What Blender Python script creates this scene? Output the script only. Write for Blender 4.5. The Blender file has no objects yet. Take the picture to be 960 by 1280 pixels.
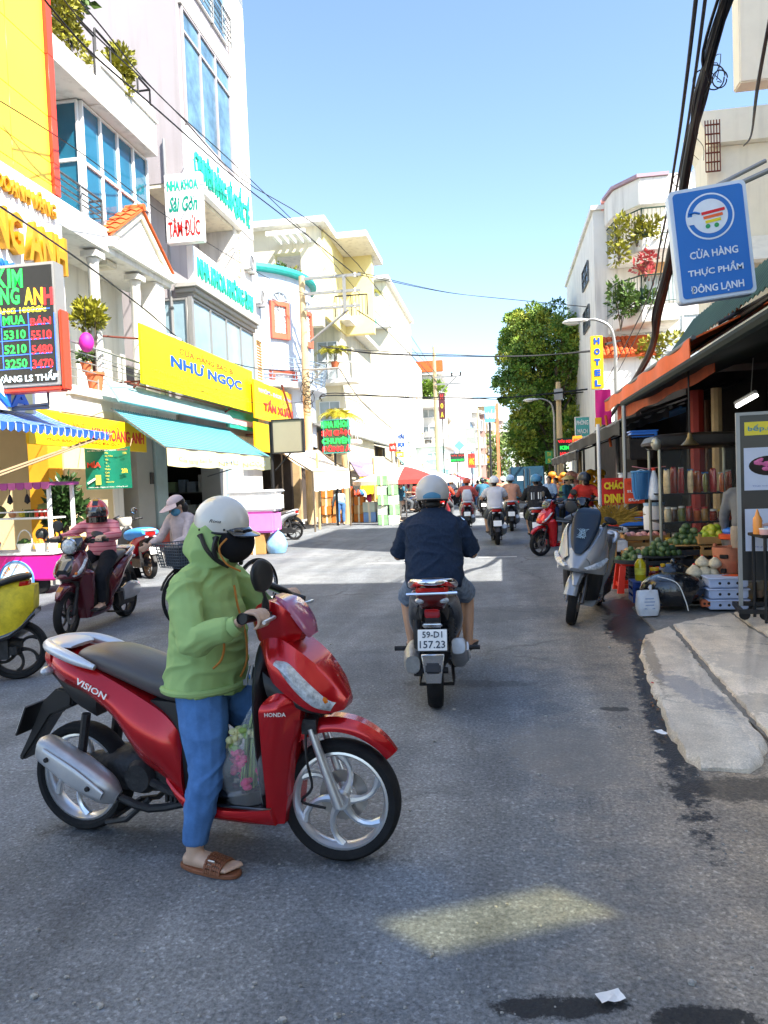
import bpy, bmesh, math, random
from math import sin, cos, pi, radians, sqrt, atan2
from mathutils import Vector, Matrix, Quaternion, noise as mnoise
random.seed(7)
SC = bpy.context.scene
COL = SC.collection
# ---------------------------------------------------------------- camera
CAM_H, FPX = 1.55, 925.0
YAW, PITCH, ROLL = radians(8.993), radians(2.254), radians(2.2)
fwd = Vector((-sin(YAW)*cos(PITCH), cos(YAW)*cos(PITCH), -sin(PITCH)))
rgt0 = Vector((cos(YAW), sin(YAW), 0)); up0 = rgt0.cross(fwd)
RGT = rgt0*cos(ROLL) - up0*sin(ROLL); UPV = up0*cos(ROLL) + rgt0*sin(ROLL); FWD = fwd
cam = bpy.data.objects.new('camera', bpy.data.cameras.new('camera')); COL.objects.link(cam)
cam.data.sensor_fit = 'VERTICAL'; cam.data.sensor_height = 36.0; cam.data.lens = 36.0*FPX/1280
cam.data.clip_start = 0.05; cam.data.clip_end = 3000
cam.matrix_world = Matrix(((RGT.x, UPV.x, -FWD.x, 0), (RGT.y, UPV.y, -FWD.y, 0), (RGT.z, UPV.z, -FWD.z, CAM_H), (0, 0, 0, 1)))
SC.camera = cam
# ---------------------------------------------------------------- light
SUN_ELEV = radians(48); SUN_H = Vector((0.82, -0.57, 0)).normalized()
SUN_DIR = Vector((SUN_H.x*cos(SUN_ELEV), SUN_H.y*cos(SUN_ELEV), sin(SUN_ELEV)))
w = bpy.data.worlds.new('World'); SC.world = w; w.use_nodes = True
nt = w.node_tree; bg = nt.nodes['Background']
sky = nt.nodes.new('ShaderNodeTexSky'); sky.sky_type = 'NISHITA'; sky.sun_disc = False
sky.sun_elevation = SUN_ELEV; sky.sun_rotation = atan2(SUN_H.x, SUN_H.y)
sky.altitude = 0; sky.air_density = 1.0; sky.dust_density = .7; sky.ozone_density = 2.2
nt.links.new(sky.outputs['Color'], bg.inputs['Color']); bg.inputs['Strength'].default_value = 0.10
sl = bpy.data.lights.new('sun', 'SUN'); sl.energy = 3.8; sl.angle = radians(0.53); sl.color = (1.0, 0.94, 0.84)
so = bpy.data.objects.new('sun', sl); COL.objects.link(so); so.rotation_euler = SUN_DIR.to_track_quat('Z', 'Y').to_euler(); so.location = (20, -10, 40)
SC.view_settings.view_transform = 'Standard'; SC.view_settings.look = 'None'
SC.view_settings.exposure = 1.95; SC.view_settings.gamma = 1.0
SC.cycles.max_bounces = 6; SC.cycles.diffuse_bounces = 3; SC.cycles.transparent_max_bounces = 12

# ---------------------------------------------------------------- helpers
def ray(px, py):
    return RGT*((px-480)/FPX) + UPV*((640-py)/FPX) + FWD
def P(px, py, X=None, Y=None, Z=None):
    d = ray(px, py)
    t = X/d.x if X is not None else Y/d.y if Y is not None else (Z-CAM_H)/d.z
    return Vector((0, 0, CAM_H)) + d*t
def V(*a): return Vector(a)
MATS = {}
TMP = bpy.data.scenes.new('scratch')                             # small empty scene for evaluating text and skins
def evaluated(o):
    TMP.collection.objects.link(o); vl = TMP.view_layers[0]; vl.update(); dg = vl.depsgraph
    me = bpy.data.meshes.new_from_object(o.evaluated_get(dg)); TMP.collection.objects.unlink(o); return me
def srgb(c):
    if isinstance(c, str):
        c = c.lstrip('#'); c = [int(c[i:i+2], 16)/255 for i in (0, 2, 4)]
    return tuple((x/12.92 if x <= 0.04045 else ((x+0.055)/1.055)**2.4) for x in c)
def mat(key, col=(.5, .5, .5), rough=.6, metal=0, var=.12, vs=3.0, bump=0, bs=40, coat=0, trans=0, alpha=1, emit=0, spec=.5, ior=1.45, fold=0, streak=0, rv=0, col2=None):
    """procedural material: colour broken by noise, optional relief"""
    if key in MATS: return MATS[key]
    m = bpy.data.materials.new(key); m.use_nodes = True; MATS[key] = m
    n = m.node_tree.nodes; L = m.node_tree.links.new; b = n['Principled BSDF']
    if isinstance(col, str): col = srgb(col)
    if isinstance(col2, str): col2 = srgb(col2)
    tc = n.new('ShaderNodeTexCoord')
    no = n.new('ShaderNodeTexNoise'); no.inputs['Scale'].default_value = vs; no.inputs['Detail'].default_value = 6; no.inputs['Roughness'].default_value = .65
    L(tc.outputs['Object'], no.inputs['Vector'])
    mr = n.new('ShaderNodeMapRange'); mr.inputs[1].default_value = .3; mr.inputs[2].default_value = .7
    L(no.outputs['Fac'], mr.inputs[0])
    mx = n.new('ShaderNodeMix'); mx.data_type = 'RGBA'; L(mr.outputs[0], mx.inputs[0])
    c2 = col2 if col2 else tuple(min(1, x*(1+var)) for x in col); c1 = col if col2 else tuple(x*(1-var) for x in col)
    mx.inputs[6].default_value = (*c1, 1); mx.inputs[7].default_value = (*c2, 1)
    if streak:
        mp = n.new('ShaderNodeMapping'); mp.inputs['Scale'].default_value = (2.6, 2.6, .22); L(tc.outputs['Object'], mp.inputs[0]); ns = n.new('ShaderNodeTexNoise'); ns.inputs['Scale'].default_value = 1.6; ns.inputs['Detail'].default_value = 8; L(mp.outputs[0], ns.inputs['Vector'])
        ms = n.new('ShaderNodeMapRange'); ms.inputs[1].default_value = .5; ms.inputs[2].default_value = .72; ms.inputs[4].default_value = streak; L(ns.outputs['Fac'], ms.inputs[0]); m3 = n.new('ShaderNodeMix'); m3.data_type = 'RGBA'; L(ms.outputs[0], m3.inputs[0]); L(mx.outputs[2], m3.inputs[6]); m3.inputs[7].default_value = (.16, .14, .11, 1); mx = m3
    L(mx.outputs[2], b.inputs['Base Color'])
    b.inputs['Roughness'].default_value = rough; b.inputs['Metallic'].default_value = metal
    b.inputs['Specular IOR Level'].default_value = spec; b.inputs['IOR'].default_value = ior
    if rv:
        m2 = n.new('ShaderNodeMapRange'); m2.inputs[3].default_value = max(.02, rough-rv); m2.inputs[4].default_value = min(1, rough+rv); L(mr.outputs[0], m2.inputs[0]); L(m2.outputs[0], b.inputs['Roughness'])
    if coat: b.inputs['Coat Weight'].default_value = coat; b.inputs['Coat Roughness'].default_value = .06
    if trans: b.inputs['Transmission Weight'].default_value = trans
    if alpha < 1: b.inputs['Alpha'].default_value = alpha
    if emit: L(mx.outputs[2], b.inputs['Emission Color']); b.inputs['Emission Strength'].default_value = emit
    if bump:
        n2 = n.new('ShaderNodeTexNoise'); n2.inputs['Scale'].default_value = bs; n2.inputs['Detail'].default_value = 4; L(tc.outputs['Object'], n2.inputs['Vector'])
        bu = n.new('ShaderNodeBump'); bu.inputs['Strength'].default_value = bump; bu.inputs['Distance'].default_value = .02
        if fold:
            n3 = n.new('ShaderNodeTexNoise'); n3.inputs['Scale'].default_value = fold; n3.inputs['Distortion'].default_value = 1.4; n3.inputs['Detail'].default_value = 2; L(tc.outputs['Object'], n3.inputs['Vector']); ma = n.new('ShaderNodeMath'); ma.operation = 'MULTIPLY_ADD'; L(n3.outputs['Fac'], ma.inputs[0]); ma.inputs[1].default_value = 4.5; L(n2.outputs['Fac'], ma.inputs[2]); L(ma.outputs[0], bu.inputs['Height'])
        else: L(n2.outputs['Fac'], bu.inputs['Height']); L(bu.outputs['Normal'], b.inputs['Normal'])
    return m
def stripes(key, c1, c2, period, axis='Y', duty=.5, rough=.7, rot=0, warp=0, bump=0):
    """printed or woven stripes across an axis of the object, slight fading"""
    if key in MATS: return MATS[key]
    m = mat(key, c1, rough); n = m.node_tree.nodes; L = m.node_tree.links.new; b = n['Principled BSDF']
    tc = n.new('ShaderNodeTexCoord'); sp = n.new('ShaderNodeSeparateXYZ'); L(tc.outputs['Object'], sp.inputs[0])
    d = n.new('ShaderNodeMath'); d.operation = 'DIVIDE'; L(sp.outputs[axis], d.inputs[0]); d.inputs[1].default_value = period
    fr = n.new('ShaderNodeMath'); fr.operation = 'FRACT'; L(d.outputs[0], fr.inputs[0])
    gt = n.new('ShaderNodeMath'); gt.operation = 'GREATER_THAN'; L(fr.outputs[0], gt.inputs[0]); gt.inputs[1].default_value = duty
    mx = n.new('ShaderNodeMix'); mx.data_type = 'RGBA'; L(gt.outputs[0], mx.inputs[0])
    old = b.inputs['Base Color'].links[0].from_socket; L(old, mx.inputs[6])
    c2 = srgb(c2) if isinstance(c2, str) else c2
    mx.inputs[7].default_value = (*c2, 1); L(mx.outputs[2], b.inputs['Base Color'])
    return m

class MB:
    """collects vertices and faces for one mesh"""
    def __init__(s): s.v = []; s.f = []; s.mi = []
    def add(s, vs, fs):
        o = len(s.v); s.v += [tuple(x) for x in vs]; s.f += [tuple(i+o for i in f) for f in fs]; return s
    def box(s, c, size, R=None):
        x, y, z = (a/2 for a in size); c = Vector(c)
        pts = [Vector((sx*x, sy*y, sz*z)) for sz in (-1, 1) for sx, sy in ((-1, -1), (1, -1), (1, 1), (-1, 1))]
        if R is not None: pts = [R @ p for p in pts]
        return s.add([c+p for p in pts], [(3, 2, 1, 0), (4, 5, 6, 7), (0, 1, 5, 4), (1, 2, 6, 5), (2, 3, 7, 6), (3, 0, 4, 7)])
    def bx(s, x0, x1, y0, y1, z0, z1): return s.box(((x0+x1)/2, (y0+y1)/2, (z0+z1)/2), (abs(x1-x0), abs(y1-y0), abs(z1-z0)))
    def quad(s, a, b, c, d): return s.add([a, b, c, d], [(0, 1, 2, 3)])
    def slab(s, a, b, c, d, t):
        """thick sheet through four corners"""
        a, b, c, d = map(Vector, (a, b, c, d)); n = (b-a).cross(d-a).normalized()*t
        return s.add([a, b, c, d, a-n, b-n, c-n, d-n], [(0, 1, 2, 3), (7, 6, 5, 4), (4, 5, 1, 0), (5, 6, 2, 1), (6, 7, 3, 2), (7, 4, 0, 3)])
    def prism(s, pts, t, axis='y', c=(0, 0, 0)):
        """outline (2d) extruded +-t/2 along an axis"""
        n = len(pts); ax = {'x': lambda u, v, w: (w, u, v), 'y': lambda u, v, w: (u, w, v), 'z': lambda u, v, w: (u, v, w)}[axis]
        vs = [Vector(ax(u, v, -t/2))+Vector(c) for u, v in pts]+[Vector(ax(u, v, t/2))+Vector(c) for u, v in pts]
        return s.add(vs, [tuple(range(n))[::-1], tuple(range(n, 2*n))]+[(i, (i+1) % n, n+(i+1) % n, n+i) for i in range(n)])
    def tube(s, pts, r, n=8, cap=True, sub=0):
        pts = [Vector(p) for p in pts]
        rs = list(r) if isinstance(r, (list, tuple)) else [r]*len(pts)
        if sub: pts, rs = crom(pts, rs, sub)
        vs = []; fs = []; pu = None
        for i, p in enumerate(pts):
            t = (pts[min(i+1, len(pts)-1)]-pts[max(i-1, 0)])
            t = t.normalized() if t.length > 1e-9 else Vector((0, 0, 1))
            if pu is None:
                pu = t.orthogonal().normalized()
            u = (pu-t*pu.dot(t)); u = u.normalized() if u.length > 1e-6 else t.orthogonal().normalized(); pu = u; v = t.cross(u)
            for k in range(n):
                a = 2*pi*k/n; vs.append(p+(u*cos(a)+v*sin(a))*rs[i])
        for i in range(len(pts)-1):
            for k in range(n):
                k2 = (k+1) % n; fs.append((i*n+k, i*n+k2, (i+1)*n+k2, (i+1)*n+k))
        if cap: fs += [tuple(range(n))[::-1], tuple(range((len(pts)-1)*n, len(pts)*n))]
        return s.add(vs, fs)
    def lathe(s, prof, n=20, c=(0, 0, 0), axis='z', arc=2*pi, cap=False):
        """profile of (radius, height) turned about an axis"""
        c = Vector(c); vs = []; fs = []; full = abs(arc-2*pi) < 1e-6; m = n if full else n+1
        for r, h in prof:
            for k in range(m):
                a = arc*k/n; u, v = r*cos(a), r*sin(a)
                vs.append(c+Vector({'z': (u, v, h), 'y': (u, -h, v) if False else (v, h, u), 'x': (h, u, v)}[axis]))
        for i in range(len(prof)-1):
            for k in range(n):
                k2 = (k+1) % m; fs.append((i*m+k, i*m+k2, (i+1)*m+k2, (i+1)*m+k))
        if cap: fs += [tuple(range(m))[::-1], tuple(range((len(prof)-1)*m, len(prof)*m))]
        return s.add(vs, fs)
    def ell(s, c, r, n=14, m=8, R=None, z0=-1, z1=1):
        """ellipsoid, or a slice of it between polar heights z0..z1"""
        if not isinstance(r, (tuple, list)): r = (r, r, r)
        c = Vector(c); a0, a1 = math.asin(max(-1, min(1, z0))), math.asin(max(-1, min(1, z1))); vs = []; fs = []
        for j in range(m+1):
            a = a0+(a1-a0)*j/m
            for k in range(n):
                b = 2*pi*k/n; p = Vector((r[0]*cos(a)*cos(b), r[1]*cos(a)*sin(b), r[2]*sin(a))); vs.append(c+(R @ p if R is not None else p))
        for j in range(m):
            for k in range(n): fs.append((j*n+k, j*n+(k+1) % n, (j+1)*n+(k+1) % n, (j+1)*n+k))
        fs += [tuple(range(n))[::-1], tuple(range(m*n, (m+1)*n))]
        return s.add(vs, fs)
    def loft(s, secs, n=20, sub=4, side=(0, 1, 0), cap=True):
        """closed skin through sections (x, z, half width, half height[, exponent[, y]]) laid in the XZ plane"""
        full = [(*q, 2.4, 0)[:6] if len(q) == 4 else (*q, 0)[:6] for q in secs]
        C = [Vector((q[0], q[5], q[1])) for q in full]; A = [q[2:5] for q in full]
        if sub > 1: C, A = crom(C, A, sub)
        vs = []; fs = []; sd = Vector(side)
        for i, c in enumerate(C):
            t = (C[min(i+1, len(C)-1)]-C[max(i-1, 0)]).normalized()
            u = (sd-t*sd.dot(t)).normalized(); v = t.cross(u); hw, hh, e = A[i]
            for k in range(n):
                a = 2*pi*k/n; ca, sa = cos(a), sin(a)
                vs.append(c+u*hw*math.copysign(abs(ca)**(2/e), ca)+v*hh*math.copysign(abs(sa)**(2/e), sa))
        m = len(C)
        for i in range(m-1):
            for k in range(n): fs.append((i*n+k, i*n+(k+1) % n, (i+1)*n+(k+1) % n, (i+1)*n+k))
        if cap: fs += [tuple(range(n))[::-1], tuple(range((m-1)*n, m*n))]
        return s.add(vs, fs)
    def grid(s, fn, nu, nv):
        vs = [fn(i/nu, j/nv) for j in range(nv+1) for i in range(nu+1)]
        return s.add(vs, [(j*(nu+1)+i, j*(nu+1)+i+1, (j+1)*(nu+1)+i+1, (j+1)*(nu+1)+i) for j in range(nv) for i in range(nu)])
    def xf(s, M, i0=0):
        s.v = s.v[:i0]+[tuple(M @ Vector(p)) for p in s.v[i0:]]; return s
    def build(s, name, m, parent=None, bev=0, smooth=True, ang=38, solid=0):
        me = bpy.data.meshes.new(name); me.from_pydata(s.v, [], s.f)
        bm = bmesh.new(); bm.from_mesh(me)
        if solid: bmesh.ops.solidify(bm, geom=bm.faces[:], thickness=solid)
        if bev:
            es = [e for e in bm.edges if len(e.link_faces) == 2 and e.calc_face_angle(0) > .5]
            bmesh.ops.bevel(bm, geom=es, offset=bev, segments=1 if bev < .008 else 2, affect='EDGES', clamp_overlap=True)
        bmesh.ops.recalc_face_normals(bm, faces=bm.faces[:]); bm.to_mesh(me); bm.free()
        if smooth:
            me.polygons.foreach_set('use_smooth', [True]*len(me.polygons)); me.set_sharp_from_angle(angle=radians(ang))
        me.materials.append(m)
        return link(name, me, parent)
def crom(P_, A, sub):
    """Catmull-Rom through points and their attributes"""
    tup = isinstance(A[0], (tuple, list)); o = []; oa = []; N = len(P_)
    g = lambda L, i: L[max(0, min(N-1, i))]
    def cr(a, b, c, d, t): return 0.5*((2*b)+(c-a)*t+(2*a-5*b+4*c-d)*t*t+(3*b-a-3*c+d)*t**3)
    for i in range(N-1):
        for k in range(sub):
            t = k/sub; o.append(cr(g(P_, i-1), g(P_, i), g(P_, i+1), g(P_, i+2), t))
            if tup: oa.append(tuple(max(1e-4, cr(g(A, i-1)[j], g(A, i)[j], g(A, i+1)[j], g(A, i+2)[j], t)) for j in range(len(A[0]))))
            else: oa.append(max(1e-4, cr(g(A, i-1), g(A, i), g(A, i+1), g(A, i+2), t)))
    o.append(P_[-1]); oa.append(A[-1]); return o, oa
def link(name, me, parent=None):
    ob = bpy.data.objects.new(name, me); COL.objects.link(ob)
    if parent is not None: ob.parent = parent
    return ob
def tag(o, label=None, cat=None, group=None, kind=None):
    if label: o['label'] = label
    if cat: o['category'] = cat
    if group: o['group'] = group
    if kind: o['kind'] = kind
    return o
def thing(name, label, cat, loc=(0, 0, 0), rz=0, group=None, tilt=None):
    o = bpy.data.objects.new(name, None); COL.objects.link(o); o.empty_display_size = .2
    o.location = loc; o.rotation_euler = tilt if tilt else (0, 0, rz); return tag(o, label, cat, group)
def dup(o, loc=None, rz=None, label=None, group=None, parent=None, scale=None):
    """a copy of a thing with copies of its parts and sub-parts"""
    c = o.copy(); COL.objects.link(c)
    if parent is not None: c.parent = parent
    if loc is not None: c.location = loc
    if rz is not None: c.rotation_euler = (0, 0, rz)
    if scale: c.scale = (scale,)*3
    if label: c['label'] = label
    if group: c['group'] = group
    for ch in list(o.children): dup(ch, parent=c)
    return c
def frame(o, xdir, ydir):
    """matrix whose x runs along xdir, y along ydir, z out of the face"""
    x = Vector(xdir).normalized(); z = x.cross(Vector(ydir)).normalized(); y = z.cross(x)
    return Matrix(((x.x, y.x, z.x, o[0]), (x.y, y.y, z.y, o[1]), (x.z, y.z, z.z, o[2]), (0, 0, 0, 1)))
def text(s, M, m, parent, w=None, h=None, size=1, depth=.01, bold=0, shear=0, name='lettering', kind=None, spacing=1.0):
    """real lettering: fits width w and/or cap height h, centred on the frame M"""
    cu = bpy.data.curves.new(name, 'FONT'); cu.body = s; cu.size = 1; cu.align_x = 'CENTER'; cu.align_y = 'CENTER'
    cu.extrude = .5; cu.offset = bold; cu.shear = shear; cu.resolution_u = 2; cu.space_character = spacing
    t = bpy.data.objects.new('tmp', cu); me = evaluated(t)
    bpy.data.objects.remove(t); bpy.data.curves.remove(cu)
    if not me.vertices: return None
    xs = [v.co.x for v in me.vertices]; ys = [v.co.y for v in me.vertices]
    W, H_ = max(xs)-min(xs), max(ys)-min(ys); cx, cy = (max(xs)+min(xs))/2, (max(ys)+min(ys))/2
    sx = (w/W if w else None); sy = (h/H_ if h else None); sx = sx or sy or size; sy = sy or sx
    T = Matrix.Diagonal((sx, sy, depth, 1)) @ Matrix.Translation((-cx, -cy, .5)); me.transform(M @ T)
    me.name = name; me.materials.clear(); me.materials.append(m)
    return link(name, me, parent)
def remesh(mb, name, m, parent, vox=.012, it=3, wr=0, wf=(6, 6, 6), seed=0, keep=None, sm=.5):
    """fuse overlapping lofts into one continuous skin, then soft folds"""
    me = bpy.data.meshes.new('t'); me.from_pydata(mb.v, [], mb.f)
    bm = bmesh.new(); bm.from_mesh(me); bmesh.ops.recalc_face_normals(bm, faces=bm.faces[:]); bm.to_mesh(me); bm.free()
    t = bpy.data.objects.new('t', me)
    r = t.modifiers.new('r', 'REMESH'); r.mode = 'VOXEL'; r.voxel_size = vox
    s = t.modifiers.new('s', 'SMOOTH'); s.iterations = it; s.factor = sm
    out = evaluated(t)
    bpy.data.objects.remove(t); bpy.data.meshes.remove(me)
    if wr:
        nr = [v.normal.copy() for v in out.vertices]
        for v, n_ in zip(out.vertices, nr):
            p = v.co.copy(); q = Vector((p.x*wf[0]+seed, p.y*wf[1], p.z*wf[2]))
            q += mnoise.noise_vector(q*.5)*.8
            h = max(0, 1-abs(mnoise.noise(q))*3.2)**1.4*1.1+.6*mnoise.noise(q*.6)+.35*mnoise.noise(q*2.6)-.3; v.co = p+n_*h*wr
    out.polygons.foreach_set('use_smooth', [True]*len(out.polygons)); out.materials.clear(); out.materials.append(m); out.name = name
    return link(name, out, parent)
# ---------------------------------------------------------------- ground
def ground_mat(key, col, col2, blobs=(), grain=.35, tan=None, bump=.5, cracks=0, rough=.85, gs=55):
    """worn surface: aggregate grain, large patches, stains with their own outlines"""
    m = bpy.data.materials.new(key); m.use_nodes = True; N = m.node_tree.nodes; L = m.node_tree.links.new; b = N['Principled BSDF']
    tc = N.new('ShaderNodeTexCoord'); pos = tc.outputs['Object']
    def noise(scale, det=5, rough_=.6):
        q = N.new('ShaderNodeTexNoise'); q.inputs['Scale'].default_value = scale; q.inputs['Detail'].default_value = det; q.inputs['Roughness'].default_value = rough_; L(pos, q.inputs['Vector']); return q
    def rng(s, a, b_, c=0, d=1):
        q = N.new('ShaderNodeMapRange'); q.inputs[1].default_value = a; q.inputs[2].default_value = b_; q.inputs[3].default_value = c; q.inputs[4].default_value = d; L(s, q.inputs[0]); return q.outputs[0]
    def mixc(f, a, b_, mode='MIX'):
        q = N.new('ShaderNodeMix'); q.data_type = 'RGBA'; q.blend_type = mode
        if isinstance(f, float): q.inputs[0].default_value = f
        else: L(f, q.inputs[0])
        for s, i in ((a, 6), (b_, 7)):
            if isinstance(s, tuple): q.inputs[i].default_value = (*s, 1)
            else: L(s, q.inputs[i])
        return q.outputs[2]
    def math_(op, a, b_=0.):
        q = N.new('ShaderNodeMath'); q.operation = op
        for s, i in ((a, 0), (b_, 1)):
            if isinstance(s, (float, int)): q.inputs[i].default_value = s
            else: L(s, q.inputs[i])
        return q.outputs[0]
    sp = N.new('ShaderNodeSeparateXYZ'); L(pos, sp.inputs[0])
    big = noise(.55, 6, .65); mid = noise(3.5, 6, .7); fin = noise(gs, 3, .8); rag = noise(13, 4, .7)
    c = mixc(rng(big.outputs['Fac'], .35, .65), col, col2)
    mpg = N.new('ShaderNodeMapping'); mpg.inputs['Scale'].default_value = (1.5, .10, 1); L(pos, mpg.inputs[0]); tr = N.new('ShaderNodeTexNoise'); tr.inputs['Scale'].default_value = 1.4; tr.inputs['Detail'].default_value = 5; L(mpg.outputs[0], tr.inputs['Vector'])
    if tan:
        nx = math_('ADD', sp.outputs['X'], math_('MULTIPLY', math_('SUBTRACT', mid.outputs['Fac'], .5), 1.3))
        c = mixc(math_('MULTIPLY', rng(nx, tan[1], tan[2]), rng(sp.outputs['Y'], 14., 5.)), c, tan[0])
    vo = N.new('ShaderNodeTexVoronoi'); vo.inputs['Scale'].default_value = gs*1.5; L(pos, vo.inputs['Vector'])
    g = rng(fin.outputs['Fac'], .3, .7, 1-grain, 1+grain)
    g2 = math_('MULTIPLY', g, rng(mid.outputs['Fac'], .25, .75, .78, 1.22))
    st = N.new('ShaderNodeSeparateColor'); L(vo.outputs['Color'], st.inputs[0])
    g2 = math_('MULTIPLY', g2, rng(st.outputs[0], .8, 1., 1., 1+grain))
    if cracks: g2 = math_('MULTIPLY', g2, rng(tr.outputs['Fac'], .35, .65, .80, 1.2))
    cv = N.new('ShaderNodeCombineColor'); [L(g2, cv.inputs[i]) for i in range(3)]
    c = mixc(1., c, cv.outputs[0], 'MULTIPLY')
    h = math_('ADD', math_('MULTIPLY', fin.outputs['Fac'], .6), math_('MULTIPLY', vo.outputs['Distance'], .5))
    if cracks:
        ve = N.new('ShaderNodeTexVoronoi'); ve.feature = 'DISTANCE_TO_EDGE'; ve.inputs['Scale'].default_value = cracks
        mp = N.new('ShaderNodeMix'); mp.data_type = 'VECTOR'; mp.inputs[0].default_value = .25; L(pos, mp.inputs[4]); L(mid.outputs['Color'], mp.inputs[5]); L(mp.outputs[1], ve.inputs['Vector'])
        k = math_('MULTIPLY', rng(ve.outputs['Distance'], .012, .0), rng(big.outputs['Fac'], .45, .6))
        c = mixc(math_('MULTIPLY', k, .6), c, (.02, .02, .02))
    ro = None
    for (cx, cy, rx, ry, an, colr, st_, rg) in blobs:
        dx = math_('SUBTRACT', sp.outputs['X'], cx); dy = math_('SUBTRACT', sp.outputs['Y'], cy); ca, sa = cos(an), sin(an)
        u = math_('DIVIDE', math_('ADD', math_('MULTIPLY', dx, ca), math_('MULTIPLY', dy, sa)), rx)
        v = math_('DIVIDE', math_('SUBTRACT', math_('MULTIPLY', dy, ca), math_('MULTIPLY', dx, sa)), ry)
        d = math_('ADD', math_('MULTIPLY', u, u), math_('MULTIPLY', v, v))
        d = math_('ADD', d, math_('MULTIPLY', math_('SUBTRACT', rag.outputs['Fac'], .5), 3.6))
        d = math_('ADD', d, math_('MULTIPLY', math_('SUBTRACT', fin.outputs['Fac'], .5), .7))
        k = math_('MULTIPLY', rng(d, 1.2, .7), st_); c = mixc(k, c, colr)
        if rg is not None:
            kk = math_('MULTIPLY', k, rough-rg); ro = kk if ro is None else math_('MAXIMUM', ro, kk)
    L(c, b.inputs['Base Color'])
    if ro is not None: L(math_('SUBTRACT', rough, ro), b.inputs['Roughness'])
    else: b.inputs['Roughness'].default_value = rough
    b.inputs['Specular IOR Level'].default_value = .35
    bu = N.new('ShaderNodeBump'); bu.inputs['Strength'].default_value = bump; bu.inputs['Distance'].default_value = .008; L(h, bu.inputs['Height']); L(bu.outputs['Normal'], b.inputs['Normal'])
    return m
DK = (.012, .013, .015)
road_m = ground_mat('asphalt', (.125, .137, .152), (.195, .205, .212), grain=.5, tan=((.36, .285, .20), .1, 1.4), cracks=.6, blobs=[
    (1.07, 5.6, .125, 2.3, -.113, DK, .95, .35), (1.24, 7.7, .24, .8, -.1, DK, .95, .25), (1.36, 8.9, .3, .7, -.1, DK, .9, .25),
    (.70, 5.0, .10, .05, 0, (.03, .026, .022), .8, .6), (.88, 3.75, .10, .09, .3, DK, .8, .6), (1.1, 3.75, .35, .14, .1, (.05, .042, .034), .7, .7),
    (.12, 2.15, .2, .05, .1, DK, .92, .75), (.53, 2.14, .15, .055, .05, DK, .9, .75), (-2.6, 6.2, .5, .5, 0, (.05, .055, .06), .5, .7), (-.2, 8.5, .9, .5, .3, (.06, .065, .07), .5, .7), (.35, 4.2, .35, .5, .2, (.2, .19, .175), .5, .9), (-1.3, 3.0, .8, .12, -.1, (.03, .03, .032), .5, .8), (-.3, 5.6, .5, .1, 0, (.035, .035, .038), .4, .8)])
ground = MB(); ground.quad((-900, -300, -.03), (900, -300, -.03), (900, 1500, -.03), (-900, 1500, -.03))
tag(ground.build('ground', mat('earth', (.22, .2, .17), .9)), kind='structure')
rd = MB(); rd.grid(lambda u, v: (-7.9+11.0*u, -20+190*v, 0), 4, 40); tag(rd.build('road', road_m), kind='structure')
conc = ground_mat('concrete', (.66, .56, .44), (.80, .71, .58), grain=.24, bump=.5, rough=.9, gs=85, cracks=.9, blobs=[(1.17, 6.2, .05, .9, -.11, (.16, .13, .10), .6, None), (1.6, 5.0, .3, .2, .4, (.30, .26, .21), .5, None), (1.25, 5.3, .12, .5, .2, (.30, .29, .30), .7, None), (1.9, 6.0, .3, .5, .2, (.47, .42, .36), .6, None)])
conc_l = ground_mat('left_concrete', (.32, .30, .27), (.42, .40, .36), grain=.12, bump=.3, rough=.9, gs=70, cracks=.4)  # plain mid-grey tone of the left pavement
pv = MB(); pv.bx(-13, -7.9, -20, 170, -.02, .07)
for k in range(0): pass
tag(pv.build('pavement', conc_l, bev=.02), kind='structure')
kb = MB()
for k in range(60): kb.bx(-7.9, -7.72, 4+k*1.2, 4+k*1.2+1.185, -.02, .085)
tag(kb.build('kerb', mat('kerb_stone', (.36, .35, .32), .9, var=.2, vs=2, bump=.3), bev=.012), kind='structure')
# raised pavement at the right: broken kerb stones and slabs with recessed joints
def slab(name, px, top, m, jit=.012, parent=None, z0=-.02, ins=.025, dz=.03):
    rr = random.Random(len(px)); o = []
    for i in range(len(px)):
        a, b = P(*px[i], Z=top), P(*px[(i+1) % len(px)], Z=top); n = max(1, int((b-a).length/.06))
        for k in range(n):
            q = a.lerp(b, k/n); o.append((q.x+rr.uniform(-jit, jit), q.y+rr.uniform(-jit, jit)))
    mb = MB(); n = len(o); c = Vector((sum(q[0] for q in o)/n, sum(q[1] for q in o)/n, 0)); e = []
    for x, y in o:
        d = (c-Vector((x, y, 0))).normalized()*ins*rr.uniform(.8, 1.2); e.append((x+d.x, y+d.y))
    vs = [(x, y, z0) for x, y in o]+[(x, y, top-dz+rr.uniform(-.008, .008)) for x, y in o]+[(x, y, top+rr.uniform(-.003, .003)) for x, y in e]
    fs = [tuple(range(2*n, 3*n))]
    for j in (0, 1): fs += [(j*n+i, j*n+(i+1) % n, (j+1)*n+(i+1) % n, (j+1)*n+i) for i in range(n)]
    mb.add(vs, fs); ob = mb.build(name, m, parent, ang=50); return ob
sb = MB(); sb.bx(1.45, 16, 4.3, 8.79, -.02, .022); sb.bx(1.9, 16, 8.8, 170, -.02, .04); sb.bx(2.2, 16, -20, 4.25, -.02, .02)
pav_r = tag(sb.build('pavement', ground_mat('dark_concrete', (.22, .20, .17), (.30, .275, .24), grain=.2, rough=.9, gs=30)), kind='structure')
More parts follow.
